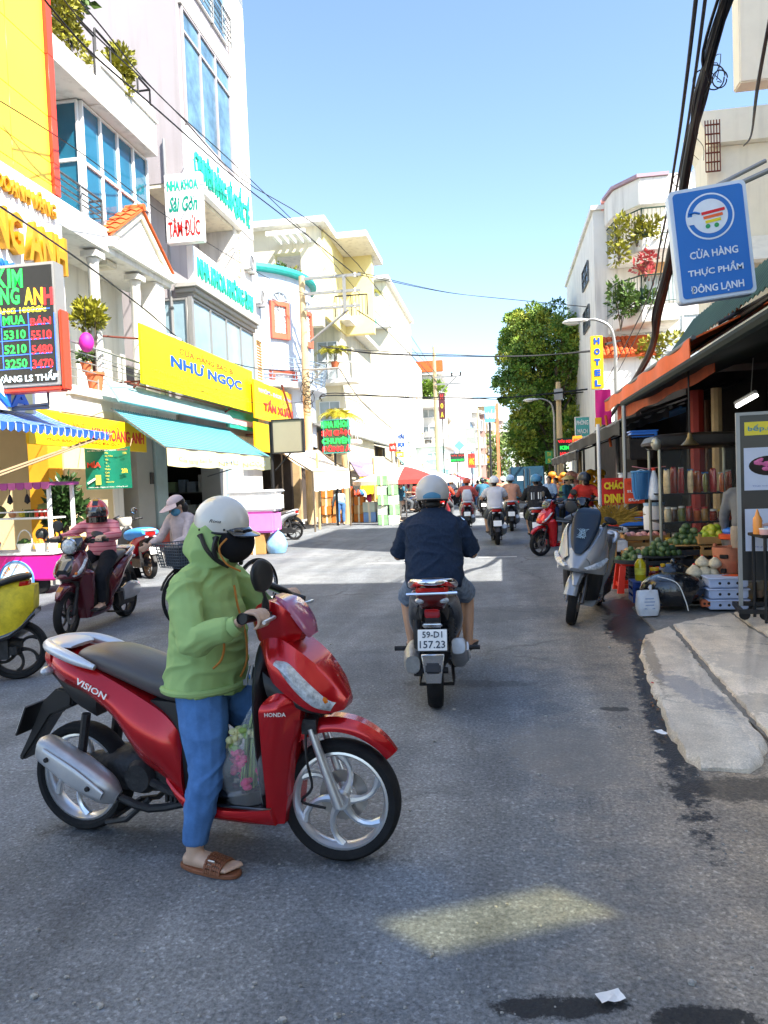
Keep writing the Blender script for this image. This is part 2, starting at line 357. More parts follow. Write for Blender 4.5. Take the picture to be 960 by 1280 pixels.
for px in ([(836, 781), (806, 792), (800, 814), (811, 846), (836, 906), (856, 941), (878, 951), (935, 955), (953, 947), (957, 924)],
           [(842, 779), (912, 765), (940, 786), (1010, 826), (1120, 890), (1060, 960), (962, 918)],
           [(917, 764), (990, 752), (1100, 800), (1100, 850), (1010, 818), (944, 783)]):
    f_ = len(px) == 10; slab('paving_slab', px, .05, conc, .013 if f_ else .009, pav_r, ins=.055 if f_ else .025, dz=.035 if f_ else .012)
# thin pale strips across the road, and litter
wl = MB(); a = P(598, 697, Z=.004); wl.bx(a.x, a.x+.75, a.y, a.y+.09, .003, .0045)
wl.bx(-2.6, -1.5, 14.0, 14.09, .003, .0045); tag(wl.build('pale_road_strip', mat('off_white_strip', (.6, .6, .58), .8, var=.3, vs=14)), kind='structure')
def litter(px, py, z, s, m, label, rz=.4, name='paper_scrap'):
    rr = random.Random(px); p = P(px, py, Z=z); mb = MB()
    mb.grid(lambda u, v: ((u-.5)*s*1.3, (v-.5)*s*.7, .012+s*.16*(rr.random())), 4, 3)
    o = mb.build(name, m, smooth=False); o.location = p; o.rotation_euler = (0, 0, rz); return tag(o, label, 'litter')
litter(822, 856, .02, .085, mat('red_plastic_film', '#d8323c', .35, var=.2), 'crumpled red wrapper lying in the wet gutter beside the kerb', 1.0, 'wrapper')
litter(763, 1252, .0, .06, mat('white_paper', (.8, .8, .8), .7), 'crumpled white paper scrap on the asphalt near the dark oil stain')
litter(826, 918, .02, .06, mat('white_paper', (.8, .8, .8), .7), 'pale plastic scrap in the gutter puddle near the kerb end', 2)
rr = random.Random(3); lv = MB()
for k in range(60):
    t = rr.random(); x, y = .93+.33*t+rr.uniform(-.08, .06), 4.2+3*t
    if k > 45: x, y = rr.uniform(.95, 1.35), 4.0+rr.uniform(-.05, .05)
    s = rr.uniform(.008, .024); a = rr.random()*6; lv.quad(*[(x+s*cos(a+q)*(1 if i % 2 else .5), y+s*sin(a+q)*(1 if i % 2 else .5), .006+rr.random()*.01) for i, q in enumerate((0, 1.57, 3.14, 4.71))])
tag(lv.build('gutter_litter', mat('dead_leaf', (.20, .10, .05), .8, var=.5, vs=9), smooth=False), kind='stuff')
gt_ = MB(); rr = random.Random(44)
for k in range(420):
    x, y = rr.uniform(-2.2, 1.3), 2.0+5*rr.random()**2; s = rr.uniform(.003, .008)*(1 if k % 9 else 2.2); gt_.ell((x, y, s*.4), (s, s*rr.uniform(.6, 1), s*.6), 5, 3)
tag(gt_.build('road_grit', mat('grit', (.30, .29, .27), .9, var=.7, vs=60), smooth=False), kind='stuff')
# ---------------------------------------------------------------- materials of the buildings
white_w = mat('white_render', '#e4e1da', .85, var=.05, vs=.8, streak=.3, bump=.12, bs=30)
cream_w = mat('cream_render', '#e8dfc4', .85, var=.06, vs=.7, streak=.3, bump=.12, bs=30)
lilac_w = mat('lilac_render', '#a29c9f', .8, var=.04, vs=.5, streak=.2, bump=.1, bs=30)
blue_w = mat('pale_blue_render', '#c4d2df', .8, var=.04, vs=.6, streak=.2, bump=.1, bs=30)
grey_w = mat('grey_render', '#a8a6a0', .85, var=.08, vs=1, bump=.15, bs=25)
yel_w = mat('yellow_cladding', '#efc93f', .35, var=.03, vs=.7)
red_tr = mat('red_cladding', '#e2452c', .35, var=.04)
teal_gl = mat('teal_glass', '#1f6480', .06, var=.25, vs=.5, spec=.9)
pale_gl = mat('pale_glass', '#8fa9b5', .08, var=.15, vs=.5, spec=.8)
dark_gl = mat('dark_glass', '#39464f', .08, var=.3, vs=.6, spec=.8)
alu = mat('white_aluminium', '#e8e8e6', .45, var=.04)
galu = mat('grey_aluminium', '#9a9a98', .4, metal=.4, var=.06)
steel = mat('grey_steel', '#6d7072', .45, metal=.6, var=.15, vs=8)
dsteel = mat('dark_steel', '#2a2a2c', .5, metal=.4, var=.2, vs=8)
rust = mat('rusty_iron', '#6b3325', .8, var=.3, vs=10, bump=.2)
terra = mat('terracotta', '#cf5f2c', .8, var=.18, vs=4, bump=.2)
terra2 = mat('terracotta_pot', '#c96a42', .8, var=.12, vs=5, bump=.15)
leaf_m = mat('leaf_green', (.07, .13, .02), .5, var=.5, vs=4)
leafy = mat('leaf_yellow_green', (.26, .25, .02), .5, var=.35, vs=3)
leafd = mat('leaf_dark', (.03, .07, .018), .4, var=.5, vs=5)
bark = mat('bark', (.13, .10, .07), .9, var=.3, vs=8, bump=.4)
XL = -9.0
def FX(x, y, z): return frame((x, y, z), (0, 1, 0), (0, 0, 1))     # faces the street from the left
def FY(x, y, z): return frame((x, y, z), (1, 0, 0), (0, 0, 1))     # faces the camera
def FR(x, y, z): return frame((x, y, z), (0, -1, 0), (0, 0, 1))    # faces the street from the right
def part(name, mb, m, parent, **k): return mb.build(name, m, parent, **k)
def window(parent, M, w, h, nx=2, nz=1, fm=None, gm=None, ft=.07, d=.09, split=None, name='window', sill=False):
    """frame with bars and separate panes; M sits at the lower left corner, z out of the wall"""
    mb = MB(); fm = fm or alu; gm = gm or dark_gl
    xs = [w*i/nx for i in range(nx+1)]; zs = split or [h*i/nz for i in range(nz+1)]
    for i, x in enumerate(xs):
        t = ft if i in (0, nx) else ft*.7; mb.bx(max(0, x-t/2) if i else 0, min(w, x+t/2) if i < nx else w, 0, h, 0, d)
    for j, z in enumerate(zs):
        t = ft if j in (0, len(zs)-1) else ft*.7; mb.bx(ft/2, w-ft/2, max(0, z-t/2), min(h, z+t/2), .003, d-.006)
    if sill: mb.bx(-.08, w+.08, -.07, -.003, .0, d+.12)
    mb.xf(M); f = mb.build(name, fm, parent, bev=.004 if w < 4 else 0)
    for i in range(nx):
        for j in range(len(zs)-1):
            p = MB(); p.bx(xs[i]+ft*.3, xs[i+1]-ft*.3, zs[j]+ft*.3, zs[j+1]-ft*.3, .012, .03); p.xf(M); p.build('pane', gm, f, smooth=False)
    return f
def railing(parent, pts, h, m, bars=(.25, .5, .75, 1), step=.9, r=.018, name='railing', vert=0):
    mb = MB(); pts = [Vector(p) for p in pts]
    for a, b in zip(pts[:-1], pts[1:]):
        n = max(1, round((b-a).length/step))
        for i in range(n+1): q = a.lerp(b, i/n); mb.tube([q, q+V(0, 0, h)], r*1.25, 6)
        for t in bars: mb.tube([a+V(0, 0, h*t), b+V(0, 0, h*t)], r*(1.3 if t == 1 else .8), 6)
        if vert:
            n = int((b-a).length/vert)
            for i in range(n): q = a.lerp(b, (i+.5)/n); mb.tube([q+V(0, 0, .03), q+V(0, 0, h)], r*.6, 4, False)
    return mb.build(name, m, parent)
def leaves(mb, c, rad, n, size, rr, up=.3, shape=None):
    """many small folded leaf faces spread through a volume"""
    for k in range(n):
        while True:
            d = V(rr.uniform(-1, 1), rr.uniform(-1, 1), rr.uniform(-1, 1))
            if .25 < d.length < 1: break
        p = Vector(c)+V(d.x*rad[0], d.y*rad[1], d.z*rad[2]); ax = (d.normalized()+V(rr.uniform(-.7, .7), rr.uniform(-.7, .7), rr.uniform(-.5, .7)+up)).normalized()
        s = size*rr.uniform(.6, 1.3); u = ax.orthogonal().normalized(); u.rotate(Quaternion(ax, rr.random()*6.28)); nrm = ax.cross(u)
        mb.add([p, p+ax*s*.5+u*s*.26+nrm*s*.07, p+ax*s, p+ax*s*.5-u*s*.26+nrm*s*.07], [(0, 1, 2), (0, 2, 3)])
def shrub(name, label, loc, rad, n, size, m, stem=.3, pot=None, seed=1, cat='plant', group=None, clumps=7):
    rr = random.Random(seed); t = thing(name, label, cat, loc, group=group); mb = MB(); st = MB(); top = (pot[1] if pot else 0)
    for k in range(clumps):
        a = rr.random()*6.28; q = rr.uniform(.1, .75); c = V(cos(a)*q*rad[0], sin(a)*q*rad[1], top+stem+rad[2]*(1+rr.uniform(-.75, .75)))
        leaves(mb, c, tuple(x*rr.uniform(.35, .55) for x in rad), n//clumps, size, rr)
        st.tube([(0, 0, top*.9), V(c.x*.4, c.y*.4, c.z*.6), c], [.02, .014, .006], 5)
    mb.build('foliage', m, t, smooth=False); st.build('stem', bark, t)
    if pot:
        p = MB(); r, h = pot[0], pot[1]; p.lathe([(.001, .0), (r*.72, 0), (r*.95, h*.85), (r*1.08, h*.86), (r*1.08, h), (r*.9, h), (r*.85, h*.8), (.001, h*.8)], 18); p.build('pot', pot[2] if len(pot) > 2 else terra2, t)
    return t
def palm(name, label, loc, L, n, m, h=.5, seed=1, group=None, pot=None):
    rr = random.Random(seed); t = thing(name, label, 'palm', loc, group=group); mb = MB(); st = MB()
    st.tube([(0, 0, 0), (0.02, 0, h*.6), (0, 0.02, h)], [.05, .04, .03], 7)
    for k in range(n):
        a = 6.28*k/n+rr.uniform(-.3, .3); l = L*rr.uniform(.75, 1.1); el = rr.uniform(.5, 1.25); pts = []
        for i in range(9):
            s = i/8; pts.append(V(cos(a)*l*s*cos(el)*1.1, sin(a)*l*s*cos(el)*1.1, h+l*(s*sin(el)-.75*s*s)))
        mb.tube(pts, .008, 3, False)
        for i in range(1, 9):
            d = (pts[i]-pts[i-1]).normalized(); sd = d.cross(V(0, 0, 1)).normalized(); ll = L*.32*(1-.55*abs(i/8-.4))
            for e in (-1, 1):
                for jj in (0, .5):
                    o = pts[i].lerp(pts[i-1], jj); q = o+sd*e*ll+d*ll*.5-V(0, 0, ll*.35); mb.add([o, o.lerp(q, .5)+d*.03, q, o.lerp(q, .5)-d*.02], [(0, 1, 2, 3)])
    mb.build('crown', m, t, smooth=False); st.build('trunk', bark, t)
    if pot: p = MB(); p.lathe([(.001, -.3), (.16, -.3), (.2, 0), (.17, 0), (.001, -.03)], 14); p.build('pot', pot, t)
    return t

# ================================================================ A: yellow gold shop
A = thing('shop_building', 'yellow clad gold shop with white sign band and red corner trim', 'shop', (0, 0, 0))
yr = P(52, 0, X=XL).y; ye = 14.62
part('wall', MB().bx(-17, XL-.06, 2, ye-.02, 3.3, 17), white_w, A)
zs = [3.5+4.3]+[P(58, y, X=XL).z for y in (227, 200, 144, 69)]+[13.4, 15.2, 17]
ys = [7, 9.2, 11.3, P(8, 60, X=XL).y, yr]
for i in range(len(ys)-1):
    for j in range(len(zs)-1):
        part('panel', MB().bx(XL-.06, XL, ys[i]+.006, ys[i+1]-.006, zs[j]+.006, zs[j+1]-.006), yel_w, A, bev=.004)
for j in range(len(zs)-1): part('trim', MB().bx(XL-.08, XL+.07, yr+.004, ye, zs[j]+.004, zs[j+1]-.004), red_tr, A, bev=.004)
sg = part('sign_board', MB().bx(XL-.05, XL+.05, 7, ye-.02, 4.75, 7.78), mat('white_acp', '#f2f0ec', .35, var=.03), A)
gold = mat('gold_letters', '#d89a1e', .35, metal=.35, var=.12, vs=6)
text('DOANH VÀNG', FX(XL+.06, 13.4, 7.42), gold, sg, w=1.85, h=.38, depth=.07, bold=.02)
text('HOÀNG ANH', FX(XL+.06, 12.72, 6.60), gold, sg, w=3.6, h=.98, depth=.14, bold=.035)
text('KIM HOÀNG', FX(XL+.06, 12.1, 5.86), mat('blue_letters', '#1f6fd0', .4), sg, w=1.6, h=.24, depth=.06, bold=.03)
part('pillar', MB().bx(XL-.45, XL, 13.75, 14.25, .05, 3.3), mat('ochre_paint', '#d99d25', .7, var=.1, vs=2), A, bev=.01)
part('back_wall', MB().bx(-12.6, -12.4, 5, 14.7, .05, 3.3), mat('yellow_tile', '#b98a2a', .4, var=.12, vs=2), A)
for k in range(4): part('mullion', MB().bx(-12.4, -12.34, 8.2+k*1.45, 8.26+k*1.45, .1, 3.3), dsteel, A)
part('floor_plinth', MB().bx(-12.4, XL-.4, 5, 14.6, .03, .16), grey_w, A)
part('canopy', MB().slab((XL+.05, 6, 3.7), (-7.55, 6, 3.3), (-7.55, 11.2, 3.3), (XL+.05, 11.2, 3.7), .08), cream_w, A)
fas = part('fascia', MB().bx(-7.56, -7.5, 6, 11.2, 2.9, 3.3), stripes('fascia_stripes', '#efe3a0', '#f2f2ee', .42, 'Y', .5, .5), A)
text('SUDANA', FX(-7.498, 9.7, 3.1), MATS['blue_letters'], fas, w=2.7, h=.30, depth=.03, bold=.03)

# price board hung out from the gold shop
lb = thing('price_board', 'black LED gold price board in a steel frame with red edge trim', 'sign', (0, 0, 0))
c0, c1 = P(-62, 408, Y=10.5), P(72, 406, Y=10.5); bw = c1.x-c0.x; zt, zb = P(60, 333, Y=10.5).z, P(60, 479, Y=10.5).z; bh = zt-zb
LM = FY(c0.x, 10.4, zb)
part('frame', MB().bx(-.05, bw+.05, -.05, bh+.05, -.26, -.012).xf(LM), galu, lb, bev=.012)
part('edge_trim', MB().bx(bw+.06, bw+.11, -.12, bh*.62, -.24, -.02).bx(-.3, bw+.05, -.13, -.06, -.24, -.02).xf(LM), red_tr, lb, bev=.02)
scr = part('screen', MB().bx(0, bw, 0, bh, -.02, .0).xf(LM), mat('led_black', '#17191a', .35, var=.2, vs=20), lb)
led = {k: mat('led_'+k, c, .5, emit=e, var=.25, vs=60) for k, c, e in (('green', '#22c84a', .55), ('red', '#e8262a', .55), ('yellow', '#d9d02a', .5), ('blue', '#2f66e0', .6), ('white', '#cfe4f5', .5), ('orange', '#f09a20', .5))}
def L_at(px, py):  # board point seen at a pixel of the flat board
    return ((P(px, 406, Y=10.5).x-c0.x), zb*0+(P(px, py, Y=10.5).z-zb))
def ltx(s, cx, cy, w_, h_, colr, bold=.03):
    u, v = L_at(cx, cy); k = bw/134; text(s, LM @ Matrix.Translation((u, v, .001)), led[colr], scr, w=w_*k, h=h_*k, depth=.006, bold=bold)
for ch, x, col in (('K', 9, 'green'), ('I', 19, 'green'), ('M', 29, 'green')): ltx(ch, x+1, 350, 13 if ch != 'I' else 3.5, 21, col)
for ch, x, col in (('H', -40, 'blue'), ('O', -20, 'blue'), ('À', -1, 'blue'), ('G', 26, 'green'), ('N', 13, 'green'), ('A', 43, 'yellow'), ('N', 55, 'orange'), ('H', 67, 'red')):
    ltx(ch, x, 372, 11, 19, col)
ltx('VÀNG 1000đ/c', 30, 389, 66, 8, 'yellow', .02)
for r, (a, b, c) in enumerate((('MUA', 'MUA', 'BÁN'), ('980', '5310', '5510'), ('610', '5210', '5480'), ('75', '3250', '3470'))):
    y = 402+r*18; ltx(b, 23, y, 27, 10, 'green', .015); ltx(c, 56, y, 25, 10, 'red', .015); ltx(a, -22, y, 24, 10, 'yellow', .015)
gl = MB(); k = bw/134
for y in (392.5, 411, 429, 447, 464):
    u, v = L_at(0, y); gl.bx(0, bw-.05, v-.006, v+.006, .0, .004)
for x in (-40, 7, 41, 73):
    u, v0 = L_at(x, 464); _, v1 = L_at(x, 392.5); gl.bx(u-.006, u+.006, v0, v1, .0005, .0045)
part('grid_line', gl.xf(LM), led['blue'], scr)
ltx('VÀNG LS THẤP', 36, 472, 74, 11, 'white', .02)
part('bracket', MB().tube([(c0.x+.2, 10.6, zt-.2), (-9.0, 10.6, zt-.2), (-9.0, 10.6, zb-.35), (c1.x-.3, 10.62, zb-.35)], .03).tube([(c1.x-.3, 10.62, zb), (c1.x-.3, 10.62, zb-.3), (-7.9, 10.62, zb-.35)], .025), steel, lb)

# long yellow shop sign under the canopy, blue striped awning, green drinks banner
s1 = thing('shop_sign', 'long yellow shop sign with red lettering above the cream wall', 'sign', (0, 0, 0))
a0, a1 = P(35, 532, X=-8.2), P(183, 551, X=-8.2); zt1, zb1 = P(110, 521, X=-8.2).z, P(110, 560, X=-8.2).z
part('board', MB().bx(-8.26, -8.2, a0.y, a1.y, zb1, zt1), mat('sign_yellow', '#f7c90d', .4, var=.03), s1, bev=.006)
redl = mat('red_letters', '#d93a34', .5); yl = (a0.y+a1.y)/2
text('KIM HOÀNG ANH', FX(-8.199, a0.y+(a1.y-a0.y)*.72, (zt1+zb1)/2+.02), redl, s1, w=(a1.y-a0.y)*.5, h=(zt1-zb1)*.5, depth=.01, bold=.02)
text('TIỆM VÀNG', FX(-8.199, a0.y+(a1.y-a0.y)*.28, (zt1+zb1)/2+.12), mat('orange_letters', '#ef8f1a', .5), s1, w=(a1.y-a0.y)*.26, h=.16, depth=.01, bold=.01)
text('MUA BÁN VÀNG BẠC ĐÁ QUÝ', FX(-8.199, a0.y+(a1.y-a0.y)*.42, zb1+.12), MATS['orange_letters'], s1, w=(a1.y-a0.y)*.6, h=.08, depth=.01)
part('bracket', MB().bx(-9.0, -8.26, a0.y+.3, a0.y+.34, zt1-.2, zt1-.16).bx(-9.0, -8.26, a1.y-.4, a1.y-.36, zt1-.2, zt1-.16), steel, s1)
aw = thing('striped_awning', 'blue striped canvas awning tip tied down by ropes over the cart', 'awning', (0, 0, 0))
q = [P(-60, 500, X=-8.1), P(44, 514, X=-8.1), P(136, 542, X=-6.3), P(-60, 533, X=-6.3)]
q[3].z = q[2].z; q[0].z = q[1].z
def sag(q, s, nu=24, nv=8, ph=0):
    def fn(u, v):
        p = q[0].lerp(q[1], u).lerp(q[3].lerp(q[2], u), v); return p+V(0, 0, -s*sin(pi*v)+.015*sin(u*40+ph)*v)
    return fn
part('canvas', MB().grid(sag(q, .08), 24, 8), stripes('blue_stripes', '#1f55a8', '#b4c4d8', .16, 'Y', .84, .75), aw, solid=.012)
sc = MB()
for k in range(22):
    u = (k+.5)/22; p = q[3].lerp(q[2], u); d = (q[2]-q[3])/22; sc.add([p-d*.5, p+d*.5, p+d*.4-V(0, 0, .09), p-V(0, 0, .12), p-d*.4-V(0, 0, .09)], [(0, 1, 2, 3, 4)])
part('valance', sc, MATS['blue_stripes'], aw, solid=.008)
rp = MB(); rp.tube([q[2], P(-10, 594, X=-6.6)], .018, 6).tube([q[2]+V(0, .1, 0), P(-10, 598, X=-6.4)], .014, 6); part('rope', rp, mat('rope', '#9c8668', .9), aw)
gb = thing('drinks_banner', 'green sugarcane juice menu banner hanging beside the shop doorway', 'banner', (0, 0, 0))
g0, g1 = P(105, 556, Y=14.6), P(163, 562, Y=14.6); gz = P(135, 611, Y=14.6).z
GW, GH = g1.x-g0.x, (g0.z+g1.z)/2-gz; GM = FY(g0.x, 14.6, gz)
rr = random.Random(5)
part('cloth', MB().grid(lambda u, v: (u*GW, v*GH-.05*sin(pi*u)*v, .03*sin(u*7)*(.4+v)), 14, 10).xf(GM), mat('banner_green', '#0c7a62', .5, var=.12, vs=2), gb, solid=.006)
GT = lambda u, v: GM @ Matrix.Translation((u*GW, v*GH, .045))
mw = mat('print_white', '#efeee8', .6); my = mat('print_yellow', '#e7d23c', .6)
text('MÍA', GT(.22, .60), mat('print_red', '#d6402c', .6), gb, w=GW*.3, h=GH*.16, depth=.004, bold=.03)
text('NƯỚC MÍA SIÊU SẠCH', GT(.4, .92), mw, gb, w=GW*.62, h=GH*.045, depth=.004); text('SIÊU SẠCH', GT(.84, .92), MATS['print_red'], gb, w=GW*.22, h=GH*.05, depth=.004)
for k, s in enumerate(('Mía', 'Mía Đường', 'Sầu', 'Ổi', 'Lá Ốc', 'Thơm', 'Cam', 'Dâu', 'Tắc', 'Chanh Dây')):
    text(s, GT(.48+.008*len(s), .86-.078*k), my, gb, h=GH*.042, depth=.004)
text('20k', GT(.88, .42), my, gb, w=GW*.14, h=GH*.11, depth=.004, bold=.02); text('15k', GT(.9, .84), my, gb, w=GW*.08, h=GH*.05, depth=.004)
text('Thơm mát - Ngọt tự nhiên - Uống là mê', GT(.5, .045), mw, gb, w=GW*.85, h=GH*.045, depth=.004)
part('print', MB().box((.3*GW, .22*GH, .046), (GW*.12, GH*.24, .003)).xf(GM), mat('print_lime', '#b7cf5a', .6), gb)
part('print', MB().box((.15*GW, .2*GH, .046), (GW*.2, GH*.05, .003), Matrix.Rotation(.5, 3, 'Z')).xf(GM), mw, gb)
part('rope', MB().tube([GM @ V(0, GH, 0), P(105, 545, Y=14.9)], .008, 5).tube([GM @ V(GW, GH, 0), P(165, 548, Y=14.9)], .008, 5), MATS['rope'], gb)

# ================================================================ B: white villa with columns
B = thing('villa', 'white townhouse with round columns, tiled porch gable and blue glass bay', 'house', (0, 0, 0))
y0, y1 = 14.66, 19.7
b = MB(); b.bx(-17, -10.35, y0, y1, 3.6, 10.75); part('wall', b, white_w, B)
part('floor_slab', MB().bx(-10.35, XL, y0, y1+.2, 3.45, 3.92).bx(-10.35, XL+.08, y0-.02, y1+.22, 3.70, 3.80), white_w, B, bev=.01)
part('balcony_slab', MB().bx(-10.35, XL, y0, y1+.3, 7.26, 7.82).bx(-10.35, XL+.12, 16.55, y1+.35, 7.40, 7.62), white_w, B, bev=.012)
pz2, pz1 = P(195, 140, X=XL).z, P(63.5, 38.5, X=XL).z
part('roof_slab', MB().bx(-17, XL, y0, 16.62, 10.73, pz1).bx(-17, XL+.01, 16.62, 19.5, 10.72, pz2-.35).bx(-17, XL+.06, 16.62, 19.55, pz2-.35, pz2-.28).bx(XL-.12, XL+.012, 16.63, 19.49, pz2-.28, pz2), white_w, B, bev=.01)
yb = P(101, 140, X=-9.35).y; ybe = P(183, 200, X=-9.35).y
part('bay_wall', MB().bx(-10.4, -9.42, ybe, 19.6, 7.8, 10.73), white_w, B)
window(B, FX(-9.4, yb, 7.84), ybe-yb, 2.86, 4, fm=alu, gm=teal_gl, split=[0, 1.45, 2.86], ft=.1)
window(B, FY(-11.2, yb, 7.84), 1.8, 2.86, 2, fm=alu, gm=teal_gl, split=[0, 1.5, 2.86], ft=.1)
part('bay_core', MB().bx(-11.25, -9.41, yb+.005, ybe+.1, 7.82, 10.72), mat('dark_interior', '#27414d', .8), B)
railing(B, [(XL-.06, y0+.05, 7.82), (XL-.06, 16.5, 7.82), (XL-.9, 16.5, 7.82)], .62, steel, bars=(.35, .55, .78, 1), step=.8, r=.022)
railing(B, [(XL-.06, y0+.1, 3.92), (XL-.06, 19.4, 3.92)], .95, galu, bars=(.2, .4, .6, .8, 1), step=1.1, r=.02)
railing(B, [(XL-.1, y0, pz1), (XL-.1, 16.6, pz1)], 1.0, dsteel, bars=(.5, 1), step=.9, r=.02)
railing(B, [(XL-.1, 16.66, pz2), (XL-.1, 19.45, pz2), (XL-1.2, 19.45, pz2)], .55, dsteel, bars=(1,), step=.7, r=.022)
for px in (120, 171):
    yy = P(px, 400, X=-9.25).y; c = MB(); c.lathe([(.17, 3.9), (.17, 4.0), (.135, 4.05), (.125, 6.95), (.15, 7.0), (.15, 7.05)], 22, (-9.25, yy, 0)); c.bx(-9.45, -9.05, yy-.2, yy+.2, 7.06, 7.2); part('column', c, white_w, B, ang=30)
part('pilaster', MB().bx(-9.5, -9.06, 19.15, 19.65, 3.93, 7.25), white_w, B, bev=.01)
part('ceiling_lamp', MB().box((-9.5, 17.2, 7.18), (.5, .5, .14)).lathe([(.001, 7.06), (.13, 7.08), (.16, 7.12)], 16, (-9.5, 17.2, 0)), mat('lamp_white', '#d8d0bc', .5), B, bev=.02)
door_m = mat('teal_door', '#3c8ca6', .4, var=.1)
for yy in (15.15, 15.95): window(B, FX(-10.34, yy, 3.95), .62, 2.1, 1, 3, alu, door_m, name='door')
window(B, FX(-10.34, 17.6, 4.7), .7, 1.1, 1, 2, alu, mat('olive_glass', '#77704a', .2), name='window')
# gable over the porch: ridge runs back into the house, tiles course by course
gy0, gy1, gz0, ga = 16.62, 19.98, 7.66, 8.86; gm = (gy0+gy1)/2
part('gable', MB().prism([(gy0+.25, gz0), (gy1-.25, gz0), (gm, ga-.16)], 1.2, 'x', (-9.62, 0, 0)), white_w, B)
part('gable_trim', MB().prism([(gy0+.02, gz0), (gy0+.3, gz0), (gm, ga-.22), (gy1-.3, gz0), (gy1-.02, gz0), (gm, ga-.03)], 1.3, 'x', (-9.6, 0, 0)), cream_w, B)
rf = part('roof', MB().prism([(gy0-.03, gz0+.0), (gm, ga-.02), (gy1+.03, gz0), (gy1, gz0+.045), (gm, ga+.03), (gy0, gz0+.045)], 1.42, 'x', (-9.6, 0, 0)), terra, B)
tl = None; SL = sqrt((gm-gy0)**2+(ga-gz0)**2)
for side in (-1, 1):
    dn = V(0, side*(gm-gy0), -(ga-gz0)).normalized(); up_ = V(0, side*(ga-gz0), (gm-gy0)).normalized()
    for i in range(6):
        for j in range(5):
            if tl is None:
                t = MB(); t.grid(lambda u, v: ((u-.5)*.3, (v-.5)*.42, .055*sin(pi*u)+.02*v), 6, 2); t = t.build('tile', terra, rf, solid=.018); tl = t
            else: t = link('tile', tl.data, rf)
            o = V(-10.2+j*.28, gm, ga+.05)+dn*(SL*(i+.5)/6)
            R = Matrix((V(1, 0, 0), dn, up_)).transposed(); t.matrix_local = Matrix.Translation(o) @ R.to_4x4() @ Matrix.Rotation(radians(3), 4, 'X')
part('ridge_tile', MB().tube([(-10.3, gm, ga+.05), (-8.86, gm, ga+.05)], .09, 10), terra, B)
# ground floor of the villa
part('front_wall', MB().bx(-11, XL, 14.3, 16.7, .05, 3.3).bx(-11, XL-.02, 16.7, 17.4, 2.7, 3.3), mat('cream_paint', '#d9c59a', .85, var=.06, vs=1.2, bump=.15, bs=20), B)
part('white_pillar', MB().bx(-9.5, XL+.03, 16.2, 16.66, .05, 3.3), white_w, B, bev=.01)
part('doorway', MB().bx(-11.5, -10.6, 16.7, 18.2, .05, 3.3), mat('deep_shop', '#25201c', .9, var=.4, vs=3), B)  # near-black tone stands for the shade inside open shops
part('pillar', MB().bx(-9.5, XL+.05, 17.35, 18.25, .05, 3.45), grey_w, B, bev=.01); part('pillar', MB().bx(-9.5, XL+.10, 18.3, 18.95, .05, 3.45), mat('bluegrey_paint', '#9fb2b4', .7, var=.1, vs=2), B, bev=.01)
part('front_beam', MB().bx(-10, XL+.02, 14.3, 19.9, 3.3, 3.46), cream_w, B)
part('plaque', MB().bx(XL+.055, XL+.075, 18.0, 18.2, 1.75, 2.05), dsteel, B, bev=.004)
ac = thing('air_conditioner', 'white air conditioner outdoor unit on the porch wall of the villa', 'air conditioner', (-10.0, 15.0, 5.95))
part('case', MB().box((0, 0, .3), (.34, .8, .6)), alu, ac, bev=.02); part('fan_grille', MB().lathe([(.25, .17), (.25, .2), (.22, .2), (.22, .18), (.16, .19), (.15, .18), (.08, .19), (.07, .18), (.001, .19)], 20, (0, -.1, .3), 'x'), galu, ac); part('bracket', MB().bx(-.3, .2, -.3, -.26, -.04, 0).bx(-.3, .2, .26, .3, -.04, 0), galu, ac)
shrub('potted_shrub', 'bright green leafy shrub in an orange pot on the porch balcony', V(-8.95+.02, P(122, 455, X=-9.1).y, 3.93)+V(-.25, 0, 0), (.42, .42, .3), 700, .16, leafy, 1.05, (.2, .42), 11)
shrub('potted_plant', 'small dark plant in a brown pot on the porch balcony', V(-9.3, P(116, 450, X=-9.3).y-.3, 4.35), (.16, .16, .12), 160, .12, leaf_m, .05, (.12, .22), 12)
ln = thing('hanging_lantern', 'pink and purple paper lantern hanging at the porch railing', 'lantern', P(108, 428, X=-8.9)); part('shade', MB().ell((0, 0, 0), (.16, .16, .22), 14, 8), mat('magenta_paper', '#c2269a', .6, var=.3, vs=4), ln); part('cord', MB().tube([(0, 0, .2), (0, 0, .9)], .006, 4), dsteel, ln)
for k, (px, py, X, rad, n, s, m, lab) in enumerate([(78, 22, -9.2, (.35, .5, .4), 500, .16, leafy, 'flowering yellow green bush at the roof railing near the yellow wall'), (88, 48, -9.25, (.3, .6, .28), 420, .13, leafy, 'low pink flowering bush behind the lower roof railing'), (143, 95, -9.35, (.6, .95, .55), 1400, .17, leafy, 'large round yellow green bush in the rooftop planter'), (90, 8, -9.6, (.5, .5, .5), 300, .3, leaf_m, 'dark palm leaved plant high on the roof terrace')]):
    p = P(px, py, X=X); shrub('roof_plant', lab, (p.x, p.y, p.z-rad[2]-.05), rad, n, s, m, .05, None, 20+k, group='roof terrace plants of the white house')

